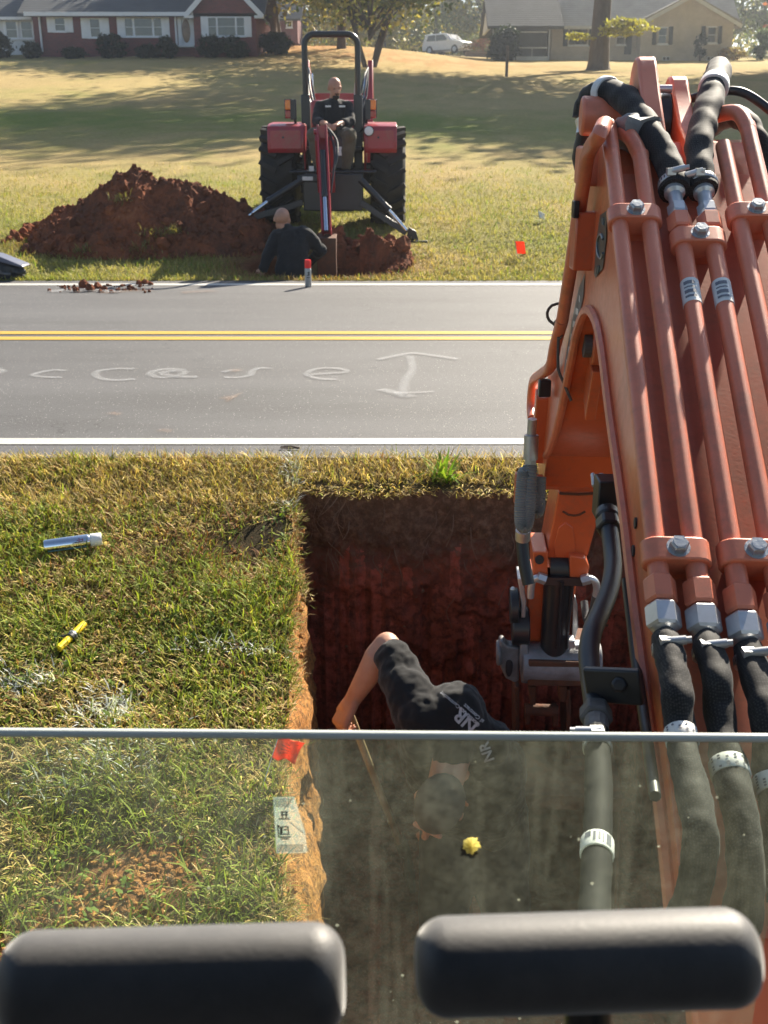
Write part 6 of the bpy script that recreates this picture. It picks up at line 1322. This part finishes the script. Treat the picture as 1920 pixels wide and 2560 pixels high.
k0 = int(len(sp_)*0.62); dd_ = (sp_[k0+1]-sp_[k0-1]).normalized(); b = MB(); b.lathe(sp_[k0], dd_, [(rs[k0]+.004, 0), (rs[k0]+.005, .002), (rs[k0]+.005, .020), (rs[k0]+.004, .022)], 22); b.build('white_band', M['paper'], h)
e_ = sp_[-1]; b = MB(); b.tube(spline([e_, P(1266, 275, d3+.34), P(1264, 292, d3+.34)], 4), [0.021]*9, 14); b.build('hose_end', M['steel'], h)
h, sp_, rs = hose('rubber_hose', [P(1266, 285, d3+.34), P(1257, 320, d3+.36), P(1255, 345, d3+.38), P(1262, 372, d3+.42)], 0.019, M['black_satin'], 0.02)
h, sp_, rs = hose('sleeved_hose', [c4-dirp*.02, c4+dirp*.04, P(1512, 300, d3+.08), P(1525, 252, d3+.14), P(1536, 210, d3+.2), P(1545, 178, d3+.26), P(1552, 158, d3+.34), P(1552, 150, d3+.46), P(1545, 175, d3+.60), P(1535, 230, d3+.68)], 0.0265, M['sleeve'], 0.025); wrinkle(h, 0.05, 0.013)
b = MB(); worm_clamp(b, c4-dirp*.01, dirp, 0.0265, -1); wc = b.build('hose_clamp', M['steel'], h); b = MB(); slots(b, c4-dirp*.01, dirp, 0.0265); b.build('clamp_slots', M['ink'], wc)
k0 = int(len(sp_)*0.50); dd_ = (sp_[k0+1]-sp_[k0-1]).normalized(); b = MB(); b.lathe(sp_[k0], dd_, [(rs[k0]+.004, 0), (rs[k0]+.006, .002), (rs[k0]+.005, .030), (rs[k0]+.004, .032)], 22); b.build('white_band', M['paper'], h)
hose('rubber_hose', [P(1418, 262, d3+.36), P(1440, 240, d3+.35), P(1475, 220, d3+.33), P(1520, 206, d3+.31), P(1580, 196, d3+.29), P(1625, 210, d3+.28), P(1690, 260, d3+.27)], 0.0095, M['black_satin'], 0.0)
h, sp_, rs = hose('sleeved_hose', [P(1535, 275, d3+.45), P(1570, 255, d3+.3), P(1605, 258, d3+.2), P(1630, 290, d3+.15), P(1645, 340, d3+.14), P(1650, 400, d3+.16), P(1652, 470, d3+.2)], 0.022, M['sleeve'], 0.05); wrinkle(h, 0.04, 0.005)
b = MB(); b.ell(P(1372, 290, d3+.12), (0.055, 0.05, 0.035), None, 12, 8, 0.35); wrinkle(b.build('tape_wrap', mat('grey_tape', (0.22, 0.22, 0.22), 0.6, 0, (0.15, 0.15, 0.15), 30, 0.5), ex), 0.03, 0.02)
# clipped end of the outer pipe, bracket and small fittings on the left flank
b = MB(); b.tube(spline([PB(1215, 690, -.03), PB(1200, 745, -.03), PB(1190, 790, -.03), PB(1170, 808, -.035), PB(1155, 820, -.035), PB(1150, 845, -.035), PB(1148, 880, -.035), PB(1150, 905, -.035)], 6), PR*1.05, 14); b.build('hydraulic_pipe', M['orange_pipe'], ex)
b = MB(); b.box(PB(1262, 520, -.02), (0.05, 0.06, 0.12)); b.build('pipe_bracket', M['orange'], boom, bevel=0.004)
b = MB(); b.bar(PB(1172, 850, -.02), PB(1160, 990, -.02), 0.04, 0.06); b.box(PB(1158, 950, -.025), (0.03, 0.05, 0.09)); b.build('valve_block', M['orange'], ex, bevel=0.004)
b = MB(); b.box(PB(1176, 838, -.03), (0.035, 0.03, 0.05)); b.build('valve_cap', M['black_paint'], ex, bevel=0.004)
b = MB(); b.box(PB(1243, 452, -.045), (0.012, 0.03, 0.035)); b.build('bracket_stub', M['black_paint'], boom, bevel=0.002)
# decals on the left flank of the boom
def decal(pts, m, off=-0.0062, name='decal', parent=boom):
    b = MB(); v = [PB(x, y, off) for x, y in pts]; b.add(v, [tuple(range(len(v)))]); return b.build(name, m, parent, smooth=False)
M['decal_dark'] = mat('dark_decal', (0.03, 0.04, 0.04), 0.35, 0, (0.04, 0.05, 0.05), 20)
M['decal_grey'] = mat('grey_decal', (0.16, 0.18, 0.19), 0.35, 0, (0.10, 0.115, 0.12), 18)
dc = decal([(1296, 465), (1311, 455), (1309, 520), (1302, 580), (1286, 600), (1283, 592), (1288, 520)], M['decal_dark'])
b = MB(); ring = []
for k in range(15):
    t = 0.6+k*0.36; ring.append(PB(1297+7*math.cos(t), 532+26*math.sin(t), -0.0075))
b.tube(ring, 0.0030, 6); b.tube([PB(1302, 470, -.0075), PB(1301, 484, -.0075)], 0.0025, 6); b.tube([PB(1304, 472, -.0075), PB(1303, 486, -.0075)], 0.002, 6); b.tube([PB(1291, 575, -.0075), PB(1289, 592, -.0075)], 0.0025, 6); b.tube([PB(1294, 574, -.0075), PB(1292, 590, -.0075)], 0.002, 6); b.build('decal_emblem', M['decal_grey'], dc)
dc = decal([(1263, 590), (1260, 640), (1247, 700), (1240, 745), (1228, 800), (1214, 862), (1213, 840), (1222, 770), (1236, 690), (1250, 625)], M['decal_grey'])
for k in range(7):
    y0 = 640+k*28; xa = np.interp(y0, [590, 700, 862], [1261, 1246, 1214]); xb = np.interp(y0, [590, 690, 840], [1262, 1237, 1213]); decal([(xa-1, y0), (xb+1, y0-4), (xb+0.5, y0+10), (xa-1.5, y0+14)], M['paper'], -0.0072, 'decal_letter', dc)
# black tube with its bracket on the left of the boom
b = MB(); ST = [(1316, 1140, 1.80), (1322, 1190, 1.75), (1324, 1230, 1.70), (1316, 1275, 1.64), (1296, 1325, 1.58), (1279, 1365, 1.53), (1272, 1410, 1.49), (1277, 1470, 1.44), (1287, 1535, 1.38)]
b.tube(spline([P(*q_) for q_ in ST], 7), 0.0148, 18); tb = b.build('black_tube', M['black_satin'], ex)
dt = (P(*ST[0])-P(*ST[1])).normalized(); b = MB(); c = P(1316, 1145, 1.795); hexa(b, c, dt, 0.023, 0.028); b.lathe(c+dt*.028, dt, [(0.017, 0), (0.021, .006), (0.021, .02), (0.019, .026)], 18); b.box(c+dt*.095, (0.036, 0.05, 0.075)); b.build('tube_fitting', M['black_paint'], tb, bevel=0.003, angle=25)
b = MB(); b.tube([c+dt*.13+Vector((.004, .03, -.01))+dt*.004*k for k in range(9)], [0.009 if k % 2 else 0.0075 for k in range(9)], 14); b.tube([c+dt*.13+Vector((-.012, .03, -.01)), c+dt*.168+Vector((-.012, .03, -.01))], 0.004, 8); b.build('spring_hose', M['galv'], tb)
b = MB(); c = P(1287, 1532, 1.385); d2 = (P(1289, 1600, 1.31)-c).normalized(); hexa(b, c, d2, 0.022, 0.030); b.lathe(c+d2*.03, d2, [(0.016, 0), (0.016, .04)], 14); b.build('tube_fitting', M['cast'], tb, bevel=0.002, angle=25)
h, sp_, rs = hose('rubber_hose', [c+d2*.06, P(1291, 1620, 1.30), P(1293, 1720, 1.22), P(1290, 1830, 1.14), P(1285, 1950, 1.07), P(1280, 2060, 1.0)], 0.0165, M['rubber_hose'], 0.02)
b = MB(); worm_clamp(b, sp_[8], d2, 0.0165, 1); wc = b.build('hose_clamp', M['steel'], h); b = MB(); slots(b, sp_[8], d2, 0.0165); b.build('clamp_slots', M['ink'], wc)
k0 = 29; dd_ = (sp_[k0+1]-sp_[k0-1]).normalized(); b = MB(); b.lathe(sp_[k0], dd_, [(.0180, 0), (.0185, .001), (.0185, .022), (.0180, .023)], 20); lb = b.build('hose_label', M['white'], h)
v = (CAM-sp_[k0]).normalized(); v = (v-dd_*v.dot(dd_)).normalized(); w_ = dd_.cross(v); b = MB()
for a0, a1, t0, t1 in ((-.9, -.55, .003, .020), (-.4, -.3, .004, .019), (-.2, -.05, .004, .016), (.1, .25, .004, .018), (.4, .8, .003, .012)):
    b.add([sp_[k0]+dd_*t+(v*math.cos(a)+w_*math.sin(a))*.0190 for t, a in ((t0, a0), (t1, a0), (t1, a1), (t0, a1))], [(0, 1, 2, 3)])
b.build('label_print', M['ink_grey'], lb)
b = MB(); b.bar(P(1266, 1478, 1.40), P(1386, 1484, 1.36), 0.012, 0.050); b.lathe(P(1337, 1479, 1.368), CAM-P(1337, 1479, 1.368), [(0.011, 0), (0.011, .008), (0.003, .009)], 6); b.build('tube_bracket', M['black_paint'], ex, bevel=0.003)
b = MB(); b.tube([P(1352, 1255, 1.72), P(1372, 1420, 1.52), P(1396, 1580, 1.36), P(1415, 1720, 1.22)], 0.0075, 10); b.build('black_tube', M['black_satin'], ex)
for k, (x, y) in enumerate(((1377, 1130), (1372, 1190))): b = MB(); c = PB(x+2, y, -.001); b.cyl(c, c-BL*.006, 0.009, n=14); b.build('flank_bolt', M['ink'], boom)
# ---- the stick, hanging into the trench
def us(y): return 3.46+(y-985)/575*0.26
def slab(b, pts, du, T):
    f_ = [PU(x, y, us(y)+du) for x, y in pts]; k_ = [p+BH*T for p in f_]; n = len(f_); b.add(f_+k_, [tuple(range(n)), tuple(range(n, 2*n))[::-1]]+[(i, (i+1) % n, n+(i+1) % n, n+i) for i in range(n)])
b = MB(); slab(b, [(1192, 978), (1316, 974), (1314, 1008), (1302, 1014), (1302, 1062), (1206, 1062), (1206, 1010)], -0.02, 0.26); slab(b, [(1206, 1061), (1301, 1061), (1293, 1120), (1270, 1200), (1260, 1208), (1180, 1206), (1190, 1150), (1199, 1100)], 0.0, 0.26)
slab(b, [(1236, 1010), (1290, 1010), (1290, 1050), (1236, 1050)], -0.03, 0.02)
slab(b, [(1143, 1250), (1182, 1250), (1174, 1340), (1166, 1405), (1134, 1405)], 0.02, 0.20); slab(b, [(1219, 1255), (1227, 1255), (1214, 1400), (1206, 1400)], 0.02, 0.20); slab(b, [(1236, 1255), (1246, 1255), (1228, 1400), (1218, 1400)], 0.05, 0.20)
st = b.build('stick', M['orange'], ex, bevel=0.006, angle=30)
b = MB(); slab(b, [(1151, 1192), (1184, 1192), (1183, 1246), (1176, 1252), (1152, 1246)], -0.05, 0.2); b.build('stick_fork', M['orange'], st, bevel=0.005)
b = MB(); slab(b, [(1231, 1200), (1264, 1206), (1274, 1226), (1270, 1240), (1256, 1250), (1231, 1252)], -0.05, 0.2); b.build('stick_fork', M['orange'], st, bevel=0.005)
b = MB(); q_ = PU(1165, 1208, us(1208)-.055); b.cyl(q_, q_-BH*.01, 0.016, n=16); q_ = PU(1256, 1030, us(1030)-.04); b.cyl(q_+BH*.005, q_-BH*.004, 0.012, n=16); b.build('bolt_hole', M['ink'], st)
b = MB(); b.tube([PU(x, y, us(y)-.003) for x, y in ((1216, 1105), (1228, 1112), (1240, 1114), (1252, 1112), (1264, 1105))], 0.004, 8); b.tube([PU(x, y, us(y)-.003) for x, y in ((1208, 1066), (1250, 1068), (1298, 1065))], 0.005, 8); b.build('weld_seam', M['rust'], st)
b = MB(); slab(b, [(1196, 1180), (1206, 1140), (1222, 1128), (1238, 1140), (1244, 1180), (1240, 1204), (1198, 1204)], -0.006, 0.02); b.build('stick_recess', M['orange'], st, bevel=0.004)
b = MB(); c0, c1 = PU(1184, 1220, us(1220)+.06), PU(1231, 1222, us(1220)+.06); b.cyl(c0, c1, 0.088, n=26); b.build('cylinder_eye', M['black_paint'], ex)
b = MB(); b.cyl(PU(1206, 1238, us(1240)-.01), PU(1196, 1405, us(1405)-.02), 0.052, n=22); bc = b.build('bucket_cylinder', M['black_paint'], ex)
b = MB(); b.bar(PU(1175, 1252, us(1252)-.05), PU(1262, 1255, us(1255)-.05), 0.03, 0.03); b.build('cylinder_band', M['black_paint'], ex)
b = MB(); b.tube([PU(1215, 1258, us(1250)-.075), PU(1205, 1400, us(1400)-.085)], 0.006, 8); b.tube([PU(1228, 1258, us(1250)-.04), PU(1213, 1400, us(1400)-.05)], 0.008, 8); b.tube([PU(1236, 1258, us(1250)-.04), PU(1222, 1400, us(1400)-.05)], 0.008, 8); b.build('bucket_line', M['black_satin'], ex)
for pts in ([(1178, 1252), (1163, 1247), (1151, 1255), (1147, 1272), (1146, 1290)], [(1256, 1254), (1272, 1250), (1285, 1256), (1289, 1270), (1287, 1290)]):
    b = MB(); b.tube(spline([PU(x, y, us(y)-.07) for x, y in pts], 6), 0.013, 14); c = PU(*pts[1], us(pts[1][1])-.07); b.lathe(PU(*pts[0], us(1250)-.07), c-PU(*pts[0], us(1250)-.07), [(0.02, 0), (0.02, .03)], 6); b.build('elbow_fitting', M['steel'], ex)
b = MB(); b.tube(spline([PU(1287, 1288, us(1280)-.07), PU(1280, 1320, us(1300)-.06), PU(1268, 1340, us(1300)-.02), PU(1262, 1300, us(1300)+.05)], 6), 0.014, 10); b.build('stick_hose', M['cast'], ex)
# links and bosses left of the stick
b = MB(); slab(b, [(1118, 1250), (1127, 1250), (1133, 1270), (1137, 1300), (1135, 1335), (1125, 1335), (1126, 1300), (1122, 1275)], -0.05, 0.12); b.build('side_link', M['steel'], ex, bevel=0.004)
b = MB(); slab(b, [(1236, 1298), (1243, 1290), (1248, 1310), (1249, 1355), (1238, 1400), (1232, 1400), (1236, 1350)], 0.02, 0.15); b.build('side_link', M['galv'], ex, bevel=0.004)
for x0, x1, y, r in ((1101, 1120, 1308, 0.068), (1105, 1143, 1352, 0.075)):
    b = MB(); b.cyl(PU(x0, y, us(y)+.0), PU(x1, y, us(y)+.0), r, n=22); k = b.build('link_boss', M['black_paint'], ex, bevel=0.006)
    b = MB(); c = PU((x0+x1)/2-3, y-22, us(y)); b.cyl(c-BZ*.01, c+BZ*.018, 0.008, n=8); b.ell(c+BZ*.024, 0.011, None, 8, 6); b.build('grease_nipple', M['steel'], k)
# quick coupler and bucket
M['cast_light'] = mat('grey_cast_iron', (0.26, 0.265, 0.28), 0.55, 0.15, (0.14, 0.13, 0.125), 12, 0.4, 70)
for x0, x1, y0, y1 in ((1228, 1242, 1384, 1402), (1243, 1262, 1394, 1404)): b = MB(); slab(b, [(x0, y0), (x1, y0), (x1, y1), (x0, y1)], -0.09, 0.05); b.build('coupler_latch', M['steel'], ex, bevel=0.004)
b = MB(); cu = us(1420)-.02; b.cyl(PU(1128, 1428, cu), PU(1296, 1432, cu), 0.078, n=28); cpl = b.build('coupler', M['cast_light'], ex, bevel=0.004)
b = MB(); slab(b, [(1142, 1428), (1296, 1432), (1294, 1484), (1140, 1482)], -0.105, 0.3); slab(b, [(1140, 1484), (1158, 1484), (1158, 1524), (1146, 1524)], -0.02, 0.1); slab(b, [(1206, 1484), (1226, 1484), (1222, 1518), (1208, 1518)], -0.02, 0.1); b.build('coupler_body', M['rust'], cpl, bevel=0.006)
b = MB(); slab(b, [(1125, 1382), (1131, 1375), (1139, 1378), (1142, 1420), (1141, 1478), (1126, 1476), (1122, 1430)], -0.07, 0.25); b.build('coupler_plate', M['cast_light'], cpl, bevel=0.006)
b = MB(); slab(b, [(1078, 1388), (1086, 1384), (1096, 1396), (1122, 1400), (1122, 1470), (1112, 1476), (1092, 1466), (1080, 1440)], -0.04, 0.06); b.cyl(PU(1072, 1410, cu), PU(1082, 1410, cu), 0.05, n=18); cw = b.build('coupler_wing', M['cast_light'], cpl, bevel=0.008)
b = MB(); c = PU(1100, 1440, us(1440)-.044); b.ell(c, (0.014, 0.004, 0.045), None, 14, 10); b.build('wing_slot', M['ink'], cpl)
b = MB(); b.cyl(PU(1134, 1532, us(1532)), PU(1205, 1535, us(1532)), 0.024, n=16); b.build('bucket_pin', M['rust'], cpl)
b = MB(); slab(b, [(1134, 1540), (1146, 1540), (1146, 1566), (1134, 1566)], -.01, .08); slab(b, [(1194, 1540), (1206, 1540), (1206, 1570), (1194, 1570)], -.01, .08); slab(b, [(1112, 1485), (1122, 1485), (1122, 1640), (1112, 1640)], 0.0, .3); slab(b, [(1222, 1490), (1232, 1490), (1234, 1640), (1224, 1640)], 0.0, .3); b.build('bucket_lug', M['rust'], cpl, bevel=0.004)
b = MB(); c = PU(1170, 1640, us(1640)+.12); bw = 0.36; bo = BP(us(1640)+.1, c.z, 0)
b.prism([(us(1600)-.15, c.z+.02), (us(1600)+.22, c.z+.06), (us(1600)+.42, c.z-.20), (us(1600)+.38, c.z-.55), (us(1600)+.1, c.z-.70), (us(1600)-.28, c.z-.66), (us(1600)-.30, c.z-.60), (us(1600)+.05, c.z-.58), (us(1600)+.26, c.z-.45), (us(1600)+.28, c.z-.2), (us(1600)+.15, c.z-.04), (us(1600)-.15, c.z-.05)], (0, 0, 0), BH, BZ, BL, BC0-0.10, BC0+0.42)
for sx in (-0.10, 0.405): b.prism([(us(1600)-.13, c.z), (us(1600)+.20, c.z+.02), (us(1600)+.40, c.z-.20), (us(1600)+.36, c.z-.53), (us(1600)+.1, c.z-.67), (us(1600)-.26, c.z-.63), (us(1600)-.22, c.z-.3)], (0, 0, 0), BH, BZ, BL, BC0+sx, BC0+sx+.015)
b.build('bucket', M['rust'], ex, bevel=0.005)
# grey looped hoses on the left of the stick
def corrug(name, pts, r, m, rings=True, D=3.15):
    sp_ = spline([P(x, y, D) for x, y in pts], 14); n = len(sp_); b = MB(); b.tube(sp_, [r*(1+(0.10 if rings and k % 2 else 0)) for k in range(n)], 14); return b.build(name, m, ex)
M['grey_hose'] = mat('grey_corrugated', (0.20, 0.215, 0.21), 0.45, 0.1, (0.14, 0.15, 0.15), 12)
b = MB(); b.tube([P(1150, 905, 3.1), P(1148, 940, 3.12)], 0.014, 12); b.tube([P(1148, 940, 3.12), P(1146, 992, 3.14)], 0.022, 14); b.tube([P(1146, 990, 3.14), P(1145, 1010, 3.15)], 0.018, 6); b.build('hose_end', M['galv'], ex)
corrug('corrugated_hose', [(1145, 1005), (1143, 1050), (1141, 1095), (1138, 1125), (1132, 1138), (1127, 1125), (1127, 1090), (1130, 1050), (1133, 1022), (1138, 1030)], 0.021, M['grey_hose'])
corrug('corrugated_hose', [(1166, 1030), (1165, 1060), (1164, 1090), (1160, 1106), (1155, 1098), (1157, 1060)], 0.019, M['grey_hose'], D=3.2)
corrug('rubber_hose', [(1130, 1138), (1128, 1165), (1130, 1195), (1134, 1225), (1142, 1262)], 0.020, M['black_satin'], False, D=3.3)
b = MB(); b.lathe(P(1130, 1145, 3.24), P(1129, 1165, 3.26)-P(1130, 1145, 3.24), [(0.024, 0), (0.024, .035)], 12); b.build('hose_end', M['galv'], ex)
b = MB(); b.box(P(1127, 1055, 3.22), (0.045, 0.03, 0.10)); b.box(P(1155, 1060, 3.24), (0.05, 0.03, 0.10)); b.build('hose_guide', M['orange'], ex, bevel=0.004)
# dry vine caught on the boom
V_ = [(1212, 655), (1192, 660), (1182, 676), (1187, 693), (1205, 709), (1206, 747), (1205.5, 796), (1217, 825), (1234, 866)]
b = MB(); b.tube(spline([P(x, y, 2.62) for x, y in V_], 2), 0.0038, 6)
for (x0, y0, x1, y1, x2, y2) in ((1206, 712, 1215, 700, 1224, 690), (1206, 735, 1214, 725, 1219, 706), (1212, 660, 1214, 640, 1222, 612), (1205, 709, 1199, 695, 1222, 680)): b.tube(spline([P(x0, y0, 2.62), P(x1, y1, 2.61), P(x2, y2, 2.62)], 4), 0.003, 5)
tag(b.build('dry_vine', M['bark']), 'thin dark dry vine hanging from the left flank of the orange boom', 'vine')
# ---- cab: lower front pane, control grips, shell round the operator
GY = 0.74
def glass_mat():
    t = NT('dusty_veiled_glass'); v = t.coord(); n = t.noise(v, 7, 5, 0.6); st_ = t.noise(t.coord(scale=(9, 1, 0.8)), 3, 4, 0.6)
    vo = t.n('ShaderNodeTexVoronoi'); vo.inputs['Scale'].default_value = 85; t.l(v, vo.inputs['Vector']); wn_ = t.n('ShaderNodeTexWhiteNoise'); t.l(vo.outputs['Position'], wn_.inputs['Vector'])
    rad = t.math('MULTIPLY', t.math('POWER', wn_.outputs['Value'], 5.0), 0.16); speck = t.math('LESS_THAN', vo.outputs['Distance'], rad)
    tr = t.n('ShaderNodeBsdfTransparent'); tr.inputs[0].default_value = (0.80, 0.88, 0.79, 1)
    gl = t.n('ShaderNodeBsdfGlossy'); gl.inputs['Roughness'].default_value = 0.02; gl.inputs[0].default_value = (0.9, 1, 0.92, 1)
    fr = t.n('ShaderNodeFresnel'); fr.inputs[0].default_value = 1.5; m0 = t.n('ShaderNodeMixShader'); t.l(fr.outputs[0], m0.inputs[0]); t.l(tr.outputs[0], m0.inputs[1]); t.l(gl.outputs[0], m0.inputs[2])
    df = t.n('ShaderNodeBsdfDiffuse'); df.inputs[0].default_value = (0.50, 0.53, 0.43, 1); tl_ = t.n('ShaderNodeBsdfTranslucent'); tl_.inputs[0].default_value = (0.50, 0.53, 0.41, 1)
    ad = t.n('ShaderNodeMixShader'); ad.inputs[0].default_value = 0.55; t.l(df.outputs[0], ad.inputs[1]); t.l(tl_.outputs[0], ad.inputs[2])
    bl = t.noise(v, 75, 6, 0.75); fac = t.math('ADD', t.math('MULTIPLY', t.math('MULTIPLY', t.ramp(n, [(0.3, 0.35), (0.7, 1.0)]), t.ramp(bl, [(0.36, 0.55), (0.66, 1.3)])), 0.100), t.math('MULTIPLY', t.ramp(st_, [(0.56, 0), (0.75, 1)]), 0.07)); fac = t.math('ADD', fac, t.math('MULTIPLY', speck, 0.35))  # specks are dust; the painted greenish veil imitates reflections in the pane
    m1 = t.n('ShaderNodeMixShader'); t.l(fac, m1.inputs[0]); t.l(m0.outputs[0], m1.inputs[1]); t.l(ad.outputs[0], m1.inputs[2]); return t.done(m1.outputs[0])
M['glass'] = glass_mat()
gl0 = ony(-60, 1577, GY); gl1 = ony(1720, 1590, GY); zb_ = 0.52
b = MB(); b.add([(gl0.x, GY, zb_), (gl1.x, GY, zb_), (gl1.x, GY, gl1.z), (gl0.x, GY, gl0.z)], [(0, 1, 2, 3)]); pane = b.build('front_window', M['glass'], ex, smooth=False)
b = MB(); b.tube([gl0+Vector((0, 0, -.002)), gl0.lerp(gl1, .5)+Vector((0, 0, -.002)), gl1+Vector((0, 0, -.002))], 0.0037, 12); b.build('glass_edge', mat('glass_edge', (0.62, 0.66, 0.62), 0.25, 0, (0.55, 0.6, 0.56), 9), pane)
def decmat():
    t = NT('glass_sticker'); d = t.n('ShaderNodeBsdfTranslucent'); d.inputs[0].default_value = (0.40, 0.50, 0.51, 1); d = d.outputs[0]; tr = t.n('ShaderNodeBsdfTransparent'); m = t.n('ShaderNodeMixShader'); m.inputs[0].default_value = 0.36; t.l(tr.outputs[0], m.inputs[1]); t.l(d, m.inputs[2]); return t.done(m.outputs[0])
def gpt(x, y, dy=-0.001): return ony(x, y, GY+dy)
b = MB(); b.add([gpt(590, 1722), gpt(636, 1721), gpt(660, 1800), gpt(664, 1842), gpt(597, 1843)], [(0, 1, 2, 3, 4)]); stk = b.build('sticker', decmat(), pane, smooth=False)
b = MB()
def stroke(x0, y0, x1, y1, w_=0.8): b.bar(gpt(x0, y0, -.0022), gpt(x1, y1, -.0022), 0.0006*w_, 0.0004, up=(0, 1, 0))
for k in range(6): stroke(592, 1726+k*3.2, 630-k, 1726+k*3.2, .7)
for k in range(5): stroke(598, 1826+k*3.4, 655, 1825+k*3.4, .7)
for s_ in ((606, 1754, 622, 1754), (607, 1760, 621, 1760), (609, 1754, 610, 1767), (619, 1754, 618, 1767), (602, 1769, 626, 1769), (600, 1782, 602, 1808), (600, 1782, 606, 1788), (606, 1788, 606, 1802), (609, 1786, 622, 1786), (609, 1786, 609, 1800), (622, 1786, 623, 1800), (612, 1792, 620, 1792), (604, 1802, 626, 1802), (602, 1808, 628, 1808), (606, 1812, 624, 1812)): stroke(*s_, w_=1.8)
for s_ in ((632, 1724, 612, 1750), (656, 1800, 626, 1776), (604, 1840, 612, 1816), (618, 1840, 616, 1816)): stroke(*s_, w_=.6)
b.build('sticker_print', M['ink'], stk)
# grips
def grip_mat():
    t = NT('grip_foam'); v = t.coord(); n = t.noise(v, 30, 6, 0.65); f = t.noise(v, 420, 3, 0.7)
    col = t.ramp(n, [(0.35, (0.036, 0.035, 0.036)), (0.7, (0.066, 0.062, 0.060))])
    return t.done(t.bsdf(col, 0.58, 0, t.bump(f, 0.3, 0.0008), 0, 0.8, Sheen_Weight=0.6, Sheen_Roughness=0.4))
M['grip'] = grip_mat()
def grip(lbl, x0, x1, yl, yr, hgt, D):
    a = P(x0, yl, D); c = P(x1, yr, D); up = Vector((0, math.sin(PITCH), math.cos(PITCH))); fw = Vector((0, math.cos(PITCH), -math.sin(PITCH))); X = (c-a).normalized(); h_ = hgt*PS/FPX*D; up = (up-X*up.dot(X)).normalized(); fw = up.cross(X)*-1
    ctr = (a+c)/2-up*h_/2; Lh = (c-a).length/2; hw, hh, re = 0.021, h_/2, 0.0155; V = []; secs = []
    for k in range(9): t = re*(1-math.cos(math.pi/2*k/8)); secs.append((-Lh+t, re-math.sqrt(max(0, re*re-(re-t)**2))))
    secs += [(-Lh*.5, 0), (0, 0), (Lh*.5, 0)]+[(-x_, i_) for x_, i_ in secs[::-1]]; NS = 40
    for x_, ins in secs:
        for k in range(NS):
            th = 2*math.pi*k/NS; cx, sx_ = math.cos(th), math.sin(th); pw = 2/2.2
            V.append(ctr+X*x_+fw*(hw-ins)*math.copysign(abs(cx)**pw, cx)+up*(hh-ins)*math.copysign(abs(sx_)**pw, sx_))
    b = MB(); ns = len(secs); b.add(V, [(i*NS+k, i*NS+(k+1) % NS, (i+1)*NS+(k+1) % NS, (i+1)*NS+k) for i in range(ns-1) for k in range(NS)]+[tuple(range(NS))[::-1], tuple((ns-1)*NS+k for k in range(NS))]); g = b.build('control_grip', M['grip'], ex, angle=60); g['label'] = lbl
    b = MB(); b.cyl(ctr-up*h_*.3, ctr-up*0.35-fw*.05, 0.011, n=14); b.build('grip_stem', M['black_paint'], g)
    return g
grip('greyer left padded grip', 0, 742, 2018, 1996, 232, 0.50); grip('right padded grip with a brightly lit top', 893, 1634, 1988, 1964, 203, 0.50)
M['cab'] = mat('cab_trim', (0.030, 0.030, 0.032), 0.6, 0, (0.04, 0.04, 0.042), 6); 
b = MB(); b.box((-0.10, -0.15, 0.18), (1.05, 1.72, 0.04)); b.box((-0.10, -1.02, 0.95), (1.05, 0.04, 1.62)); b.box((-0.10, -0.15, 1.80), (1.12, 1.80, 0.06)); b.box((-0.64, -0.15, 0.46), (0.04, 1.72, 0.56)); b.box((0.43, -0.35, 0.52), (0.04, 1.30, 0.64)); b.box((-0.64, -0.45, 1.10), (0.04, 1.10, 0.72)); b.box((0.55, -0.45, 1.10), (0.04, 1.10, 0.72)); b.box((0.49, -0.45, 0.82), (0.12, 1.10, 0.04))  # upper side panels added out of view to keep sky light off the grips
for x in (-0.62, 0.56): b.box((x, 0.72, 1.30), (0.05, 0.05, 1.0)); b.box((x, -0.98, 1.30), (0.05, 0.05, 1.0))
b.box((-0.10, 0.70, 0.36), (1.0, 0.04, 0.32)); b.build('cab_shell', M['cab'], ex, bevel=0.01)
b = MB(); b.box((0, -0.45, 0.62), (0.48, 0.46, 0.14)); b.box((0, -0.72, 1.0), (0.46, 0.12, 0.68), Euler((R(-8), 0, 0)).to_matrix()); b.build('operator_seat', mat('seat_cloth', (0.06, 0.055, 0.055), 0.9), ex, bevel=0.05, seg=4)
# yellow leaf stuck on the outside of the pane
b = MB(); c = gpt(1018, 1827, 0.003); n_ = 22; pts = [(0, 0)]
V_ = [c]+[c+Vector((math.cos(2*math.pi*k/n_)*(.0078 if k % 2 else .0064)*random.uniform(.85, 1.2), random.uniform(-.001, .003), math.sin(2*math.pi*k/n_)*(.0084 if k % 2 else .007)*random.uniform(.85, 1.15))) for k in range(n_)]
b.add(V_, [(0, 1+k, 1+(k+1) % n_) for k in range(n_)]); lf = b.build('yellow_leaf', mat('yellow_leaf', (0.85, 0.60, 0.14), 0.6, 0, (0.7, 0.45, 0.08), 300)); so = lf.modifiers.new('thick', 'SOLIDIFY'); so.thickness = 0.0008; tag(lf, 'small yellow leaf stuck to the lower front window', 'leaf')
# ================================================================= HAZE
def haze():
    t = NT('haze'); p = t.n('ShaderNodeVolumePrincipled'); p.inputs['Color'].default_value = (0.80, 0.88, 1.0, 1); p.inputs['Density'].default_value = 0.0013; p.inputs['Anisotropy'].default_value = 0.8
    t.l(p.outputs[0], t.out.inputs['Volume']); return t.m
b = MB(); b.box((0, 210, 18), (640, 460, 42)); hz = b.build('haze', haze(), smooth=False); tag(hz, kind='stuff')
